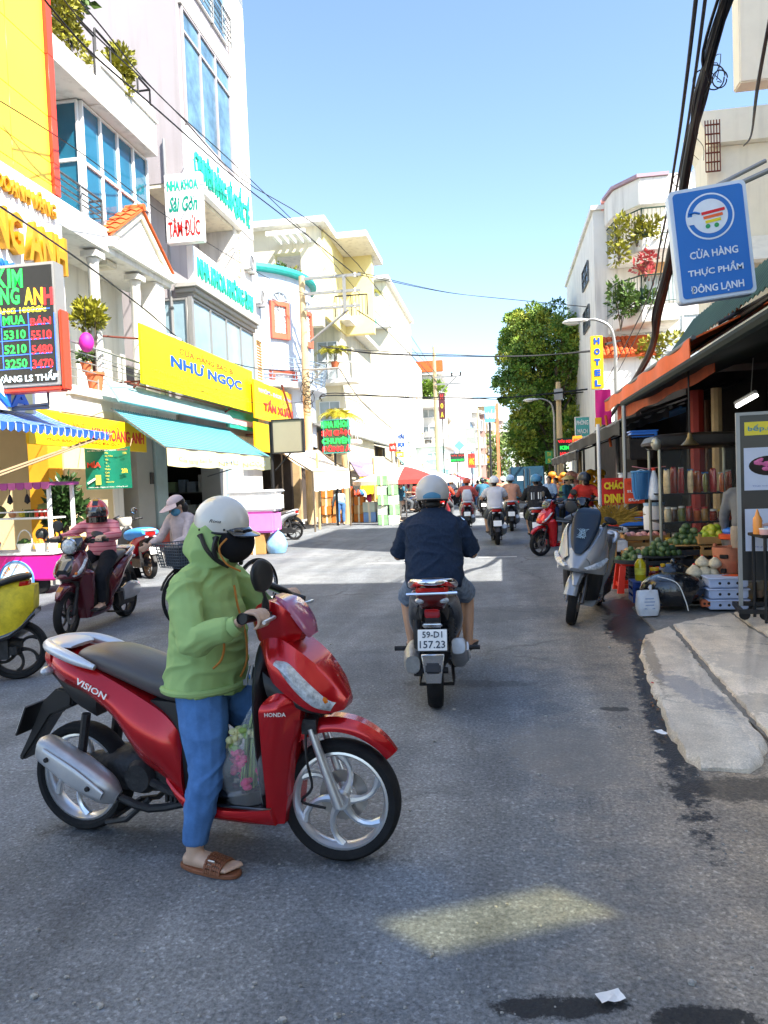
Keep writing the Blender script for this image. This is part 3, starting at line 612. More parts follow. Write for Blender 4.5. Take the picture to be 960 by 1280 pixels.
# ================================================================ C: lilac tower with dental signs
C_ = thing('tower_house', 'tall narrow lilac and white tower house with dental clinic signs', 'building', (0, 0, 0))
cy0, cy1 = 21.25, 27.0
SHL = 10.75                                                       # underside of the upper sign storey
part('wall', MB().bx(-18, XL, cy0, cy1, SHL, 24).bx(-18, XL-1.3, cy0+.012, cy1-.01, 7.65, SHL).bx(-18, XL-.02, cy0+.006, cy1-.02, 3.2, 7.66), lilac_w, C_)
part('white_bay', MB().bx(XL-1.3, XL+.012, 25.35, cy1+.01, 7.66, SHL).bx(XL+.001, XL+.16, 25.75, cy1+.02, 7.66, 24), white_w, C_, bev=.01)
part('ceiling', MB().bx(XL-1.29, XL-.01, cy0+.02, 25.34, SHL-.12, SHL-.005), cream_w, C_)
part('ceiling_lamp', MB().lathe([(.3, 0), (.3, -.06), (.001, -.08)], 20, (-9.6, 23.0, SHL-.125)), white_w, C_)
window(C_, FX(XL+.005, 21.5, 12.55), 3.95, 3.45, 3, fm=lilac_w, gm=mat('curtain_glass', '#5f8096', .1, var=.45, vs=1.4), split=[0, 2.75, 3.45], ft=.12)
window(C_, FX(XL+.005, 21.5, 17.0), 3.9, 3.3, 3, fm=alu, gm=MATS['curtain_glass'], split=[0, 2.4, 3.3], ft=.1)
part('canopy', MB().bx(XL-.02, XL+.75, 21.3, 27.0, 20.0, 20.35), white_w, C_, bev=.02); part('canopy', MB().bx(XL+.003, XL+.10, 21.4, 25.6, 16.02, 16.12), grey_w, C_)
railing(C_, [(XL+.16, 21.4, 17.05), (XL+.16, 25.6, 17.05)], .95, steel, bars=(.1, .3, .5, .7, .9, 1), step=.8, r=.02)
sgn = part('sign_board', MB().bx(XL+.002, XL+.2, cy0, 26.95, SHL, 12.35), mat('sign_white', '#f3f3f0', .4, var=.02), C_, bev=.01)
tealL = mat('teal_letters', '#1fb89a', .4, var=.05)
text('CHUYÊN RĂNG SỨ QUỐC TẾ', FX(XL+.2, 24.05, 11.55), tealL, sgn, w=5.0, h=1.3, depth=.05, bold=.025)
sg2 = part('sign_board', MB().bx(XL-.03, XL+.17, cy0, 26.95, 7.72, 8.86), MATS['sign_white'], C_, bev=.01)
text('NHA KHOA KHÔNG ĐAU', FX(XL+.17, 24.05, 8.36), tealL, sg2, w=5.1, h=.76, depth=.05, bold=.03)
text('Chỉnh nha - Implant - Phục hình', FX(XL+.17, 23.6, 7.88), mat('pale_teal_letters', '#a6dcd0', .5), sg2, w=4.0, h=.16, depth=.01)
for k in range(3): part('ledge', MB().bx(XL-.4, XL+.14+.1*k, cy0-.02-.1*k, 26.9, 7.33+.13*k, 7.45+.13*k), grey_w, C_, bev=.01)
part('bay_side', MB().bx(-10.9, XL-.02, cy0-.02, cy0+.01, 7.35, 7.72), lilac_w, C_)
window(C_, FX(XL, cy0+.03, 5.0), 5.55, 2.3, 4, fm=galu, gm=pale_gl, ft=.1, split=[0, 2.3]); window(C_, FY(-10.6, cy0, 5.0), 1.55, 2.3, 1, fm=galu, gm=pale_gl, ft=.12)
part('corner_post', MB().bx(XL-.03, XL+.1, cy0-.1, cy0+.03, 4.6, 7.33), galu, C_)
def louvre(par, M, w_, h_, n, m1, m2):
    f = MB(); t = .06; f.bx(0, t, 0, h_, 0, .08).bx(w_-t, w_, 0, h_, 0, .08).bx(t, w_-t, 0, t, .002, .078).bx(t, w_-t, h_-t, h_, .002, .078); f = f.xf(M).build('shutter', m1, par)
    R = Matrix.Rotation(.6, 3, 'X'); me = None
    for i in range(n):
        s_ = MB(); s_.box((0, 0, 0), (w_-2*t, .055, .012), R)
        if me is None: o = s_.build('slat', m2, f, smooth=False); me = o.data
        else: o = link('slat', me, f)
        o.matrix_local = M @ Matrix.Translation((w_/2, t+(h_-2*t)*(i+.5)/n, .04))
    return f
louvre(C_, FX(XL+.02, 25.5, 9.1), 1.2, 1.45, 16, cream_w, mat('cream_slat', '#e6d79a', .6))
louvre(C_, FX(XL+.02, 26.98, 5.6), .8, 1.6, 14, cream_w, mat('orange_slat', '#d9a55a', .6))
part('side_panel', MB().bx(XL-1.4, XL-.01, 27.0, 27.9, 3.3, 7.6), white_w, C_); part('pillar', MB().bx(-10, XL+.03, 24.3, 27.3, .05, 3.4), white_w, C_, bev=.01)
part('pillar', MB().bx(-9.6, XL+.05, 22.9, 23.4, .05, 3.4), grey_w, C_, bev=.01); part('pillar', MB().bx(-9.6, XL+.06, 23.6, 24.2, .05, 3.4), mat('blue_pillar', '#a9c4d6', .7), C_, bev=.01)
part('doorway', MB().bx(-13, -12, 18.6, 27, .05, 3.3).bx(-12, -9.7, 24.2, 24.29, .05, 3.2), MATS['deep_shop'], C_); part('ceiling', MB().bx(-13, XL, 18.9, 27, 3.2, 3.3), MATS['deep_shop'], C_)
gr = window(C_, FY(-9.62, cy0-.02, 8.95), .5, .95, 1, fm=steel, gm=mat('blue_pane', '#6f90b8', .2, var=.5, vs=6), ft=.05)
g_ = MB()
for k in range(7): g_.tube([FY(-9.6, cy0-.13, 9.0+.13*k) @ V(0, 0, 0), FY(-9.14, cy0-.13, 9.0+.13*k) @ V(0, 0, 0)], .01, 5)
part('grille', g_, dsteel, gr)
# projecting box sign
bs = thing('box_sign', 'white upright box sign with green and red dental clinic lettering', 'sign', (0, 0, 0))
q0, q1 = P(204, 217, Y=20.75), P(250, 214, Y=20.75); zb = P(230, 303, Y=20.75).z; zt = P(228, 216, Y=20.75).z; W_ = q1.x-q0.x; H_ = zt-zb
part('case', MB().bx(q0.x, q1.x, 20.76, 20.98, zb, zt), MATS['sign_white'], bs, bev=.015); M_ = lambda u, v: FY(q0.x+W_*u, 20.76, zb+H_*v)
text('NHA KHOA', M_(.5, .83), tealL, bs, w=W_*.84, h=H_*.15, depth=.01, bold=.04); text('Sài Gòn', M_(.5, .56), mat('deep_teal_letters', '#12907c', .4), bs, w=W_*.78, h=H_*.22, depth=.01, bold=.025, shear=.3)
text('TÂM ĐỨC', M_(.5, .24), mat('bright_red_letters', '#e0201c', .4), bs, w=W_*.86, h=H_*.30, depth=.01, bold=.018)
# big yellow hanging sign
ys_ = thing('hanging_sign', 'big bright yellow packaging shop sign with blue name lettering', 'sign', (0, 0, 0))
XS = -8.45; k0, k1 = P(176, 441, X=XS), P(316, 485, X=XS); zt, zb = P(176, 404, X=XS).z, P(178, 479, X=XS).z; HH = zt-zb; LL = k1.y-k0.y
brd = part('board', MB().bx(XS-.05, XS, k0.y, k1.y, zb, zt), mat('bright_yellow', '#f6e407', .4, var=.02), ys_, bev=.008)
SX = lambda u, v: FX(XS+.001, k0.y+LL*u, zb+HH*v)
text('CỬA HÀNG BAO BÌ', SX(.52, .81), mat('brown_letters', '#a04a1c', .5), brd, w=LL*.50, h=HH*.16, depth=.008, bold=.012); text('NHƯ NGỌC', SX(.53, .54), mat('royal_letters', '#1450b8', .4), brd, w=LL*.66, h=HH*.30, depth=.012, bold=.035)
text('CHUYÊN BÁN SỈ & LẺ CÁC LOẠI BAO BÌ - ĐÓNG HÀNG THEO YÊU CẦU', SX(.5, .29), mat('pale_ochre_letters', '#b8862a', .5), brd, w=LL*.88, h=HH*.09, depth=.006, bold=.008)
text('HỘP XỐP - LY NHỰA - TÚI NYLON', SX(.26, .15), MATS['pale_ochre_letters'], brd, w=LL*.4, h=HH*.05, depth=.006); text('MÀNG BỌC - ỐNG HÚT', SX(.22, .08), MATS['pale_ochre_letters'], brd, w=LL*.32, h=HH*.05, depth=.006)
part('bracket', MB().tube([(XS-.05, k0.y+.3, zb+.1), (-9.3, k0.y+.3, zb+.1)], .025).tube([(XS-.06, k0.y+.2, zt-.35), (-9.4, k0.y-.6, zt-.35)], .025).tube([(XS-.1, k0.y-.4, zb-.05), (XS-.1, k1.y, zb-.03)], .02).tube([(XS-.05, k1.y-2, zb), (-9.1, k1.y-2.4, zb-.45)], .03).tube([(XS-.05, k0.y+.1, zb+.1), (-9.2, k0.y-.2, zb-.6)], .025), rust, ys_)
# teal awning over the packaging shop
ta = thing('shop_awning', 'teal corrugated shop awning with a faded cream name valance', 'awning', (0, 0, 0))
XA, XF = -8.75, -6.75
q = [P(139, 512, X=XA), P(283, 536, X=XA), P(338, 573, X=XF), P(207, 557, X=XF)]
zz = (q[0].z+q[1].z)/2; q[0].z = q[1].z = zz; zz = (q[2].z+q[3].z)/2; q[2].z = q[3].z = zz
def corr(u, v):
    p = q[0].lerp(q[1], u).lerp(q[3].lerp(q[2], u), v); return p+V(0, 0, .018*(1 if int(u*120) % 2 else -1)-.04*sin(pi*v))
part('sheet', MB().grid(corr, 120, 6), stripes('teal_sheet', '#2f8696', '#68aeb8', .11, 'Y', .5, .5), ta, solid=.006, ang=20)
vz = [q[3]+V(.02, 0, -.01), q[2]+V(.02, 0, -.01)]; vh = .36
va = part('valance', MB().grid(lambda u, v: vz[0].lerp(vz[1], u)+V(.02*sin(u*26), 0, -vh*v-.03*abs(sin(u*16))*v), 60, 3), mat('faded_cream', '#ece2a4', .8, var=.10, vs=1.2), ta, solid=.006)
vl = vz[1].y-vz[0].y
text('Cửa hàng bao bì', FX(XF+.065, vz[0].y+vl*.2, vz[0].z-.19), mat('faded_lilac', '#8c8ca8', .8), va, w=vl*.26, h=.14, depth=.004); text('NHƯ  NGỌC', FX(XF+.065, vz[0].y+vl*.65, vz[0].z-.2), mat('faded_blue', '#7d93c0', .8), va, w=vl*.5, h=.17, depth=.004)
part('header', MB().slab(q[0]+V(-.02, -.2, .62), q[1]+V(-.02, .1, .55), q[1]+V(.3, .1, .12), q[0]+V(.3, -.2, .12), .05), mat('teal_header', '#8fb4b6', .6, var=.15, vs=1.5), ta)
part('frame', MB().tube([q[0], q[3]], .02).tube([q[1], q[2]], .02).tube([q[3], q[2]], .025).tube([q[0].lerp(q[1], .5)-V(0, 0, .05), q[3].lerp(q[2], .5)-V(0, 0, .05)], .02).tube([q[2], q[2]+V(-2, 0, -.5)], .018), steel, ta)
# goods inside the packaging shop: a shelf with packs
sh = thing('goods_shelf', 'shelf of white packaging stacks deep inside the dark shop', 'shelf', (-10.75, 23.75, .05), -pi/2)
part('frame', MB().bx(-.3, .3, -1.2, -1.15, 0, 2.2).bx(-.3, .3, 1.15, 1.2, 0, 2.2).bx(-.3, .3, -1.15, 1.15, .02, .06).bx(-.3, .3, -1.15, 1.15, .7, .74).bx(-.3, .3, -1.15, 1.15, 1.4, 1.44), steel, sh)
rr = random.Random(8); pk = [mat('pack_%d' % i, c, .5, var=.2, vs=6) for i, c in enumerate(('#d8d8d2', '#c4503c', '#e4e0c8', '#9db48a', '#8a98a6'))]
for lv_, z in enumerate((.06, .74, 1.44)):
    for k in range(6): s_ = rr.uniform(.25, .6); part('pack', MB().box((rr.uniform(.0, .1), -.95+k*.37, z+s_/2), (.34, rr.uniform(.22, .32), s_)), pk[rr.choice((0, 0, 2, 3, 4, 1))], sh, bev=.01)
for k, (px, py, Y, s_, c) in enumerate([(200, 665, 18.4, .5, 1), (214, 672, 18.8, .45, 0), (232, 668, 19.4, .6, 2), (248, 668, 20.5, .7, 0)]):
    p = P(px, py, Y=Y); g = thing('carton', ('red carton stacked at the packaging shop entrance', 'small white carton behind the visor hat woman', 'cream carton inside the packaging shop doorway', 'tall white carton near the packaging shop pillar')[k], 'box', (p.x, p.y, .07)); part('body', MB().box((0, 0, s_/2), (.4, .5, s_)), pk[c], g, bev=.01); part('tape', MB().box((.0, 0, s_+.002), (.405, .06, .004)), cream_w, g)

# ================================================================ D: pale blue rounded house
D = thing('rounded_house', 'pale blue house with curved front, teal cornice and orange arched doors', 'house', (0, 0, 0))
dc = V(-11.4, 31.2, 0); DR = 3.55
def dpt(a, z, r=DR): return V(dc.x+r*cos(a), dc.y+r*sin(a), z)
A0, A1 = -1.25, 1.25
part('wall', MB().grid(lambda u, v: dpt(A0+(A1-A0)*u, 3.2+6.9*v), 40, 1).bx(-18, -10.4, 27.4, 35, 3.2, 10.1).bx(-10.4, -9.1, 27.06, 28.2, 3.2, 9.9), blue_w, D)
part('cornice', MB().lathe([(DR-.1, 10.06), (DR+.22, 10.1), (DR+.27, 10.2), (DR+.2, 10.36), (DR-.2, 10.38)], 60, (dc.x, dc.y, 0)), mat('teal_paint', '#2aa39a', .6), D)
part('terrace', MB().lathe([(.001, 10.2), (DR, 10.22)], 40, (dc.x, dc.y, 0)), grey_w, D)
ord_ = mat('orange_frame', '#e0664c', .5, var=.06); pw = mat('pale_grille_glass', '#b9c3c8', .2, var=.2, vs=8)
def at_wall(px, py):
    o = Vector((0, 0, CAM_H)); d = ray(px, py); a = d.x**2+d.y**2; e = o-dc; b_ = 2*(d.x*e.x+d.y*e.y); c = e.x**2+e.y**2-DR**2; t = (-b_-sqrt(max(0, b_*b_-4*a*c)))/(2*a); p = o+d*t; return p, atan2(p.y-dc.y, p.x-dc.x)
def arch_door(px, py0, py1, w_, arch=True):
    p, a = at_wall(px, (py0+py1)/2); z1_, z0_ = at_wall(px, py0)[0].z, at_wall(px, py1)[0].z; n = V(cos(a), sin(a), 0)
    M = frame(V(dc.x, dc.y, 0)+n*(DR-.08)+V(0, 0, z0_), V(0, 0, 1).cross(n), (0, 0, 1)); h_ = z1_-z0_; f = MB(); t = .16; r_ = w_/2
    f.bx(-r_, -r_+t, 0, h_, 0, .2).bx(r_-t, r_, 0, h_, 0, .2).bx(-r_+t, r_-t, 0, t*1.4, .005, .19).bx(-r_+t, r_-t, h_-t, h_, .005, .19)
    o = f.xf(M).build('door' if arch else 'window', ord_, D)
    MB().bx(-r_+t, r_-t, t, h_-t, .03, .1).xf(M).build('pane', pw, o); g = MB()
    for k in range(3): x = (-.5+k*.5)*(r_-t); g.bx(x-.015, x+.015, t, h_-t, .1, .13)
    for k in range(5): z = t+(h_-2*t)*(k+.5)/5; g.bx(-r_+t, r_-t, z-.012, z+.012, .1, .125)
    g.xf(M).build('grille', alu, o)
    if arch:
        ar = MB(); pts = [(r_*cos(b_), h_+.004+r_*.9*sin(b_)) for b_ in [pi*i/14 for i in range(15)]]; ar.prism(pts, .14, 'z', (0, 0, .07)); ar.xf(M).build('fanlight', mat('fanlight_glass', '#8e949c', .25), o)
        rb = MB()
        for k in range(5): b_ = pi*(k+.5)/5; rb.tube([(0, h_, .16), (r_*cos(b_), h_+r_*.9*sin(b_), .16)], .02, 5)
        rb.tube([(r_*cos(pi*i/14), h_+r_*.9*sin(pi*i/14), .15) for i in range(15)], .06, 6); rb.xf(M).build('glazing_bar', blue_w, o)
arch_door(349, 378, 424, .9); arch_door(383, 390, 434, .9); arch_door(354, 463, 484, 1.3, False)
rl = MB()
for k in range(6):
    z = 5.85+.16*k; rl.tube([dpt(A0+.15+(A1-A0-.3)*i/24, z, DR+.45+.02*k) for i in range(25)], .02, 5)
for i in range(9): a = A0+.15+(A1-A0-.3)*i/8; rl.tube([dpt(a, 5.8, DR+.4), dpt(a, 6.7, DR+.56)], .022, 5)
part('railing', rl, mat('slate_blue_rail', '#8496a8', .5), D)
part('balcony', MB().lathe([(DR-.1, 5.5), (DR+.5, 5.52), (DR+.5, 5.75), (DR-.1, 5.77)], 48, (dc.x, dc.y, 0)), blue_w, D)
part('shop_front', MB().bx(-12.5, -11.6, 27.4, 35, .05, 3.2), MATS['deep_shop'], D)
tw = thing('roof_pavilion', 'cream roof pavilion with flat slab and open frame above the rounded house', 'pavilion', (0, 0, 0))
YT = 34.0
def PY(px, py): return P(px, py, Y=YT)
zt = PY(400, 282).z; xl, xr = PY(316, 300).x, PY(399, 300).x; zl = PY(360, 345).z
part('wall', MB().bx(xl, xr, YT, YT+.5, PY(360, 316).z, zt).bx(xl-4, PY(343, 330).x, YT+.01, YT+.5, zl-1, PY(360, 316).z).bx(PY(376, 330).x, xr, YT+.01, YT+.5, 9, PY(360, 316).z), cream_w, tw)
part('wall', MB().bx(xr-.1, xr+.1, YT+.51, YT+5.5, 9.5, zt).bx(xr+.1, xr+1.6, YT+5.0, YT+5.5, 9.5, zt), mat('yellow_cream', '#e6d89a', .85, var=.05), tw)
part('roof_slab', MB().bx(xl-.3, xr+.4, YT-.5, YT+7, zt, zt+.3).bx(xr+.4, xr+1.9, YT+2.0, YT+7, zt-.002, zt+.31), white_w, tw, bev=.02)
pg = MB()
for k in range(5): x = PY(350+k*9, 300).x; pg.bx(x, x+.12, YT-1.5, YT-.01, zt-.75, zt-.6)
pg.bx(PY(345, 300).x, PY(392, 300).x, YT-1.6, YT-1.5, zt-.8, zt-.6); part('pergola', pg, alu, tw)
p = P(408, 335, Y=YT+4.5); shrub('topiary_bush', 'tall bright yellow bush on the pavilion terrace', (p.x, p.y, p.z-1.0), (.5, .5, 1.1), 1300, .22, mat('leaf_bright_yellow', (.48, .42, .01), .6, var=.3, vs=2), .1, None, 31)
railing(tw, [(xr+.2, YT+2.0, PY(405, 385).z), (xr+1.8, YT+2.0, PY(405, 385).z)], 1.0, dsteel, vert=.15, bars=(1,), r=.025)
rr = random.Random(2)
for k, (px, py) in enumerate([(338, 330), (352, 335), (366, 338), (330, 345)]): p = P(px, py, Y=32.6); shrub('terrace_plant', ('leftmost', 'second', 'rightmost', 'lowest')[k]+' thin leafy terrace plant behind the teal cornice', (p.x, p.y, 10.25), (.4, .4, .45), 140, .2, leaf_m if k % 2 else leafy, .3, None, 40+k, group='plants on the teal cornice terrace')
# orange-yellow shop sign beside the pale blue house
ts = thing('shop_sign', 'yellow shop sign with red name letters below the orange window', 'sign', (0, 0, 0))
XT = -8.3; t0, t1 = P(318, 500, X=XT), P(369, 515, X=XT); zt_, zb_ = P(318, 474, X=XT).z, P(318, 522, X=XT).z; tl_ = t1.y-t0.y
b_ = part('board', MB().bx(XT-.06, XT, t0.y, t1.y, zb_, zt_), mat('sign_amber', '#f6bb14', .4, var=.03), ts, bev=.01)
text('TẤN XUÂN', FX(XT+.001, t0.y+tl_*.55, zb_+(zt_-zb_)*.42), redl, b_, w=tl_*.72, h=(zt_-zb_)*.34, depth=.03, bold=.03)
text('NHÔM - INOX - KÍNH', FX(XT+.001, t0.y+tl_*.5, zb_+(zt_-zb_)*.78), mat('violet_letters', '#8a8fd0', .5), b_, w=tl_*.8, h=(zt_-zb_)*.14, depth=.01, bold=.01)
part('bracket', MB().tube([(XT-.06, t0.y+.3, zt_-.2), (-9.5, t0.y+.3, zt_-.2)], .03).tube([(XT-.06, t1.y-.3, zt_-.2), (-8.6, t1.y-.3, zt_-.2)], .03).tube([(XT+.05, t0.y+tl_*.62, zt_+.2), (XT+.3, t0.y+tl_*.72, zb_+.1)], .05, 6), rust, ts)
t2 = thing('shop_sign', 'lower plain yellow sign panel under the yellow shop sign with red letters', 'sign', (0, 0, 0)); part('board', MB().bx(XT-.1, XT-.04, t0.y, t1.y-.4, zb_-1.15, zb_-.12), mat('sign_deep_yellow', '#f0b400', .45, var=.08), t2, bev=.01); part('bracket', MB().tube([(XT-.1, t0.y+1, zb_-.5), (-9.6, t0.y+1, zb_-.5)], .03), rust, t2)
t3 = thing('green_sign', 'teal green and pink shop sign strip beneath the big yellow sign', 'sign', (0, 0, 0)); u0, u1 = P(284, 520, X=-8.7), P(322, 528, X=-8.7)
part('board', MB().bx(-8.75, -8.7, u0.y, u1.y, u0.z-.35, u0.z+.35), mat('sign_teal', '#25a88e', .5), t3); part('stripe', MB().bx(-8.699, -8.695, u0.y+.2, u1.y-.2, u0.z-.22, u0.z-.02), mat('sign_pink', '#e6b8b4', .5), t3); part('post', MB().bx(-8.8, -8.7, u1.y, u1.y+.1, u0.z-.6, u0.z+.8), MATS['sign_teal'], t3)
for k, (x, y, z, lab) in enumerate([(XL+.2, 26.2, 9.4, 'air conditioner unit high on the white corner of the tower house'), (-9.0, 27.9, 8.6, 'air conditioner unit at the edge of the rounded house'), (-8.85, 19.4, 5.2, 'air conditioner unit at the end of the villa porch')]): dup(ac, (x, y, z), 0, lab)
dp = thing('drain_pipe', 'grey drain pipe running down between the villa and the tower house', 'pipe', (XL-.55, cy0-.06, 0)); part('pipe', MB().tube([(0, 0, 3.5), (0, 0, 12)], .05, 8), galu, dp); part('clamp', MB().bx(-.06, .06, -.07, .07, 7, 7.06).bx(-.06, .06, -.07, .07, 9.5, 9.56), steel, dp)
ORD = ('first', 'second', 'third', 'fourth', 'fifth', 'sixth', 'seventh', 'eighth', 'ninth', 'tenth', 'eleventh', 'twelfth', 'thirteenth', 'fourteenth', 'fifteenth', 'last')
# ================================================================ further down the left side
def block(name, label, px0, px1, pyt, Y, depth, wm, cat='building', wins=(), base=0, slab=0):
    """a building whose camera-facing wall spans px0..px1 at distance Y and which runs back along the street"""
    xa, xb = P(px0, 560, Y=Y).x, P(px1, 560, Y=Y).x; zt = P((px0+px1)/2, pyt, Y=Y).z
    t = thing(name, label, cat, (0, 0, 0)); part('wall', MB().bx(xa, xb, Y, Y+depth, base, zt), wm, t, bev=.03)
    if slab: part('roof_slab', MB().bx(xa-.1, xb+slab, Y-slab, Y+depth, zt+.003, zt+.28), white_w, t, bev=.02)
    return t, xa, xb, zt
lamp_w = white_w
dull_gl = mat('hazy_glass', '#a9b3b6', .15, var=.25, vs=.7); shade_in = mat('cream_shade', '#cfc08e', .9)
# D2: cream house set back, with planted balconies
t, xa, xb, zt = block('balcony_house', 'cream house with planted balconies behind the concrete pole', 384, 432, 405, 38, 9, cream_w, slab=.6)
for k in range(3):
    z = 3.6+3.1*k
    if z > zt-1: break
    part('balcony', MB().bx(xb-1.6, xb+.9, 36.9, 37.99, z, z+.22), white_w, t, bev=.02); railing(t, [(xb-1.5, 36.95, z+.22), (xb+.85, 36.95, z+.22)], .8, alu, vert=.18, bars=(1,), r=.02)
    window(t, FY(xb-1.3, 37.995, z+.3), 1.1, 2.0, 2, 2, alu, dull_gl)
for k, (px, py, Y, L_, m) in enumerate([(418, 440, 36.6, 1.5, leafy), (424, 520, 35.8, 1.55, mat('palm_gold', (.42, .36, .02), .6, var=.3, vs=2)), (450, 402, 54.5, .9, leafy), (462, 365, 55.5, 1.3, leafy)]):
    p = P(px, py, Y=Y); palm('potted_palm', ('arching yellow green palm on a balcony beside the concrete pole', 'golden palm just above the red and green LED sign', 'small green plant in the cutout balcony of the tall cream house', 'palm tuft on the roof edge of the tall cream house')[k], (p.x, p.y, p.z-.5), L_, 16, m, .4, 50+k, None, terra2)
# E: tall cream house
t, xa, xb, zt = block('tower_house', 'tall cream townhouse with blank side wall and cut out corner balconies', 388, 490, 405, 57, 16, cream_w)
wh2 = part('wall', MB().bx(P(437, 560, Y=57).x, xb, 57, 73, zt+.002, P(470, 352, Y=57).z), cream_w, t, bev=.03)
zt2 = P(470, 352, Y=57).z
part('wall', MB().bx(xb+.003, xb+.9, 58.5, 73, 3, zt2-4.6), white_w, t); part('roof_slab', MB().bx(P(425, 560, Y=57).x, xb+.3, 56.4, 73, zt2, zt2+.3), white_w, t, bev=.02)
za, zb_ = P(445, 408, Y=57).z, P(445, 372, Y=57).z
part('opening_panel', MB().bx(P(424, 400, Y=57).x, P(463, 400, Y=57).x, 56.96, 56.99, za, zb_), shade_in, t); part('opening_panel', MB().bx(P(402, 400, Y=57).x, P(421, 400, Y=57).x, 56.96, 56.99, za-.5, zb_-.6), shade_in, t)  # flat panels; the shade of the recesses is put into their colour
part('balcony_slab', MB().bx(P(424, 400, Y=57).x, P(490, 400, Y=57).x, 56.3, 56.95, za-.35, za), white_w, t, bev=.02)
gt = thing('shade_cloth', 'teal green shade cloth hanging from a roof balcony of the tall cream house', 'cloth', P(453, 385, Y=56.2))
part('cloth', MB().grid(lambda u, v: ((u-.5)*(1.0+1.2*v), .15*sin(u*14), 1.5-3.4*v+.5*u*v), 12, 8), mat('teal_cloth', '#1fa08e', .8, var=.2, vs=3), gt, solid=.01); part('rope', MB().tube([(-.5, 0, 1.5), (.6, .1, 1.9)], .02), alu, gt)
for k in range(4): window(t, FX(xb+.905, 60+k*3.2, 7.5), 1.0, 2.4, 1, 2, alu, mat('amber_shade', '#d9b66a', .5))
for k in range(3): window(t, FX(xb+.905, 60+k*3.2, 3.5), 1.0, 2.2, 1, 2, alu, MATS['amber_shade'])
pl = MB()
for k in range(7): pl.tube([(-.5+.16*k, 56.9, 0), (-.5+.16*k, 56.9, 11)], .02, 5)
# F, G and the rest: row of ever smaller fronts
def rowhouse(label, px0, px1, pyt, Y, wm, fl=3, cols=3, depth=10, slab=.4, gm=None, side=2, name='shophouse'):
    t, xa, xb, zt = block(name, label, px0, px1, pyt, Y, depth, wm, slab=slab); n = max(1, cols); w_ = (xb-xa)/n
    for f in range(fl):
        z = 3.4+(zt-3.6)*f/fl; hh = (zt-3.6)/fl*.6
        for c in range(cols): window(t, FY(xa+w_*(c+.22), Y-.004, z+hh*.2), w_*.56, hh, 2, 1, alu, gm or dull_gl, ft=.12, d=.14, sill=True)
        for c in range(side): window(t, FX(xb+.004, Y+.8+c*(depth-1)/side, z+hh*.2), (depth-1)/side*.55, hh, 2, 1, alu, gm or dull_gl, ft=.12, d=.14)
    return t, xa, xb, zt
t, xa, xb, zt = rowhouse('white townhouse with orange roof parapet and a planted terrace balcony', 492, 552, 470, 76, white_w, 4, 2)
part('parapet', MB().bx(xa+2, xb+.4, 75.5, 76.5, zt+.3, zt+1.4), terra, t); zz = P(530, 500, Y=74.5).z
part('balcony', MB().bx(P(508, 500, Y=75).x, xb, 73.6, 75.98, zz-.9, zz), grey_w, t, bev=.03); part('awning', MB().slab(V(xa+1.2, 75.95, 6.6), V(xb-.5, 75.95, 6.6), V(xb-.5, 74, 5.9), V(xa+1.2, 74, 5.9), .06), galu, t)
p = P(530, 487, Y=74.5); shrub('balcony_shrubs', 'bright green planting on the terrace below the orange parapet', (p.x, p.y, p.z-.9), (2.2, .6, .8), 900, .5, mat('leaf_bright', (.16, .26, .03), .6, var=.4, vs=2), .1, None, 60)
p = P(512, 545, Y=70); shrub('street_tree', 'green and yellow leafy street shrub beside a blue and white sign', (p.x, p.y, 0), (1.7, 1.2, 2.4), 1500, .5, mat('leaf_mixed', (.2, .22, .02), .6, var=.6, vs=1.2), 2.2, None, 61, cat='tree')
t, xa, xb, zt = block('tower_block', 'plain tall white slab building beyond the second utility pole', 549, 585, 466, 92, 22, white_w)
for k in range(6): part('scaffold_rail', MB().bx(xb+.0, xb+.25, 92.2+k*.4, 92.3+k*.4, 3, zt), white_w, t)
rowhouse('pale grey house front beyond the white tower', 584, 600, 516, 108, grey_w, 3, 2)
rowhouse('cream tall narrow house with balconies far along the street', 599, 618, 508, 122, mat('far_tan', '#b8a07c', .8, var=.1), 5, 2)
rowhouse('pink white narrow house far along the street', 613, 628, 526, 140, mat('pinkish_render', '#b89a92', .85), 4, 2)
rowhouse('last pale house front before the street bends', 626, 642, 548, 158, white_w, 4, 2)
t, xa, xb, zt = rowhouse('low white shop block with dark sign panels near the second pole', 470, 556, 560, 66, white_w, 1, 3, 14)
# signs hung along the street
def flat_sign(label, px0, px1, py0, py1, Y, lines, bm, lm, depth=.15, lh=.6, frame_m=None, post=None, bold=.02, name='shop_sign', bx=.9):
    a, b_ = P(px0, py1, Y=Y), P(px1, py1, Y=Y); zt = P(px0, py0, Y=Y).z; w_, h_ = b_.x-a.x, zt-a.z; t = thing(name, label, 'sign', (0, 0, 0))
    part('board', MB().bx(a.x, b_.x, Y, Y+depth, a.z, zt), bm, t, bev=.01)
    if frame_m: f = MB(); e = max(.03, w_*.03); f.bx(a.x-e, b_.x+e, Y-.03, Y+depth+.02, zt, zt+e).bx(a.x-e, b_.x+e, Y-.03, Y+depth+.02, a.z-e, a.z).bx(a.x-e, a.x, Y-.028, Y+depth+.018, a.z, zt).bx(b_.x, b_.x+e, Y-.028, Y+depth+.018, a.z, zt); part('frame', f, frame_m, t)
    n = len(lines)
    for i, s in enumerate(lines):
        m = lm[i % len(lm)] if isinstance(lm, (list, tuple)) else lm
        text(s, FY(a.x+w_/2, Y-.004, zt-h_*(i+.5)/n), m, t, w=w_*bx*min(1, .35+len(s)*.12), h=h_/n*lh, depth=.02, bold=bold)
    if post: part('post', MB().tube([post[0], post[1]], post[2] if len(post) > 2 else .05), dsteel, t)
    return t, a, b_, zt
blank = mat('khaki_panel', '#8f8a76', .6, var=.06, vs=1)
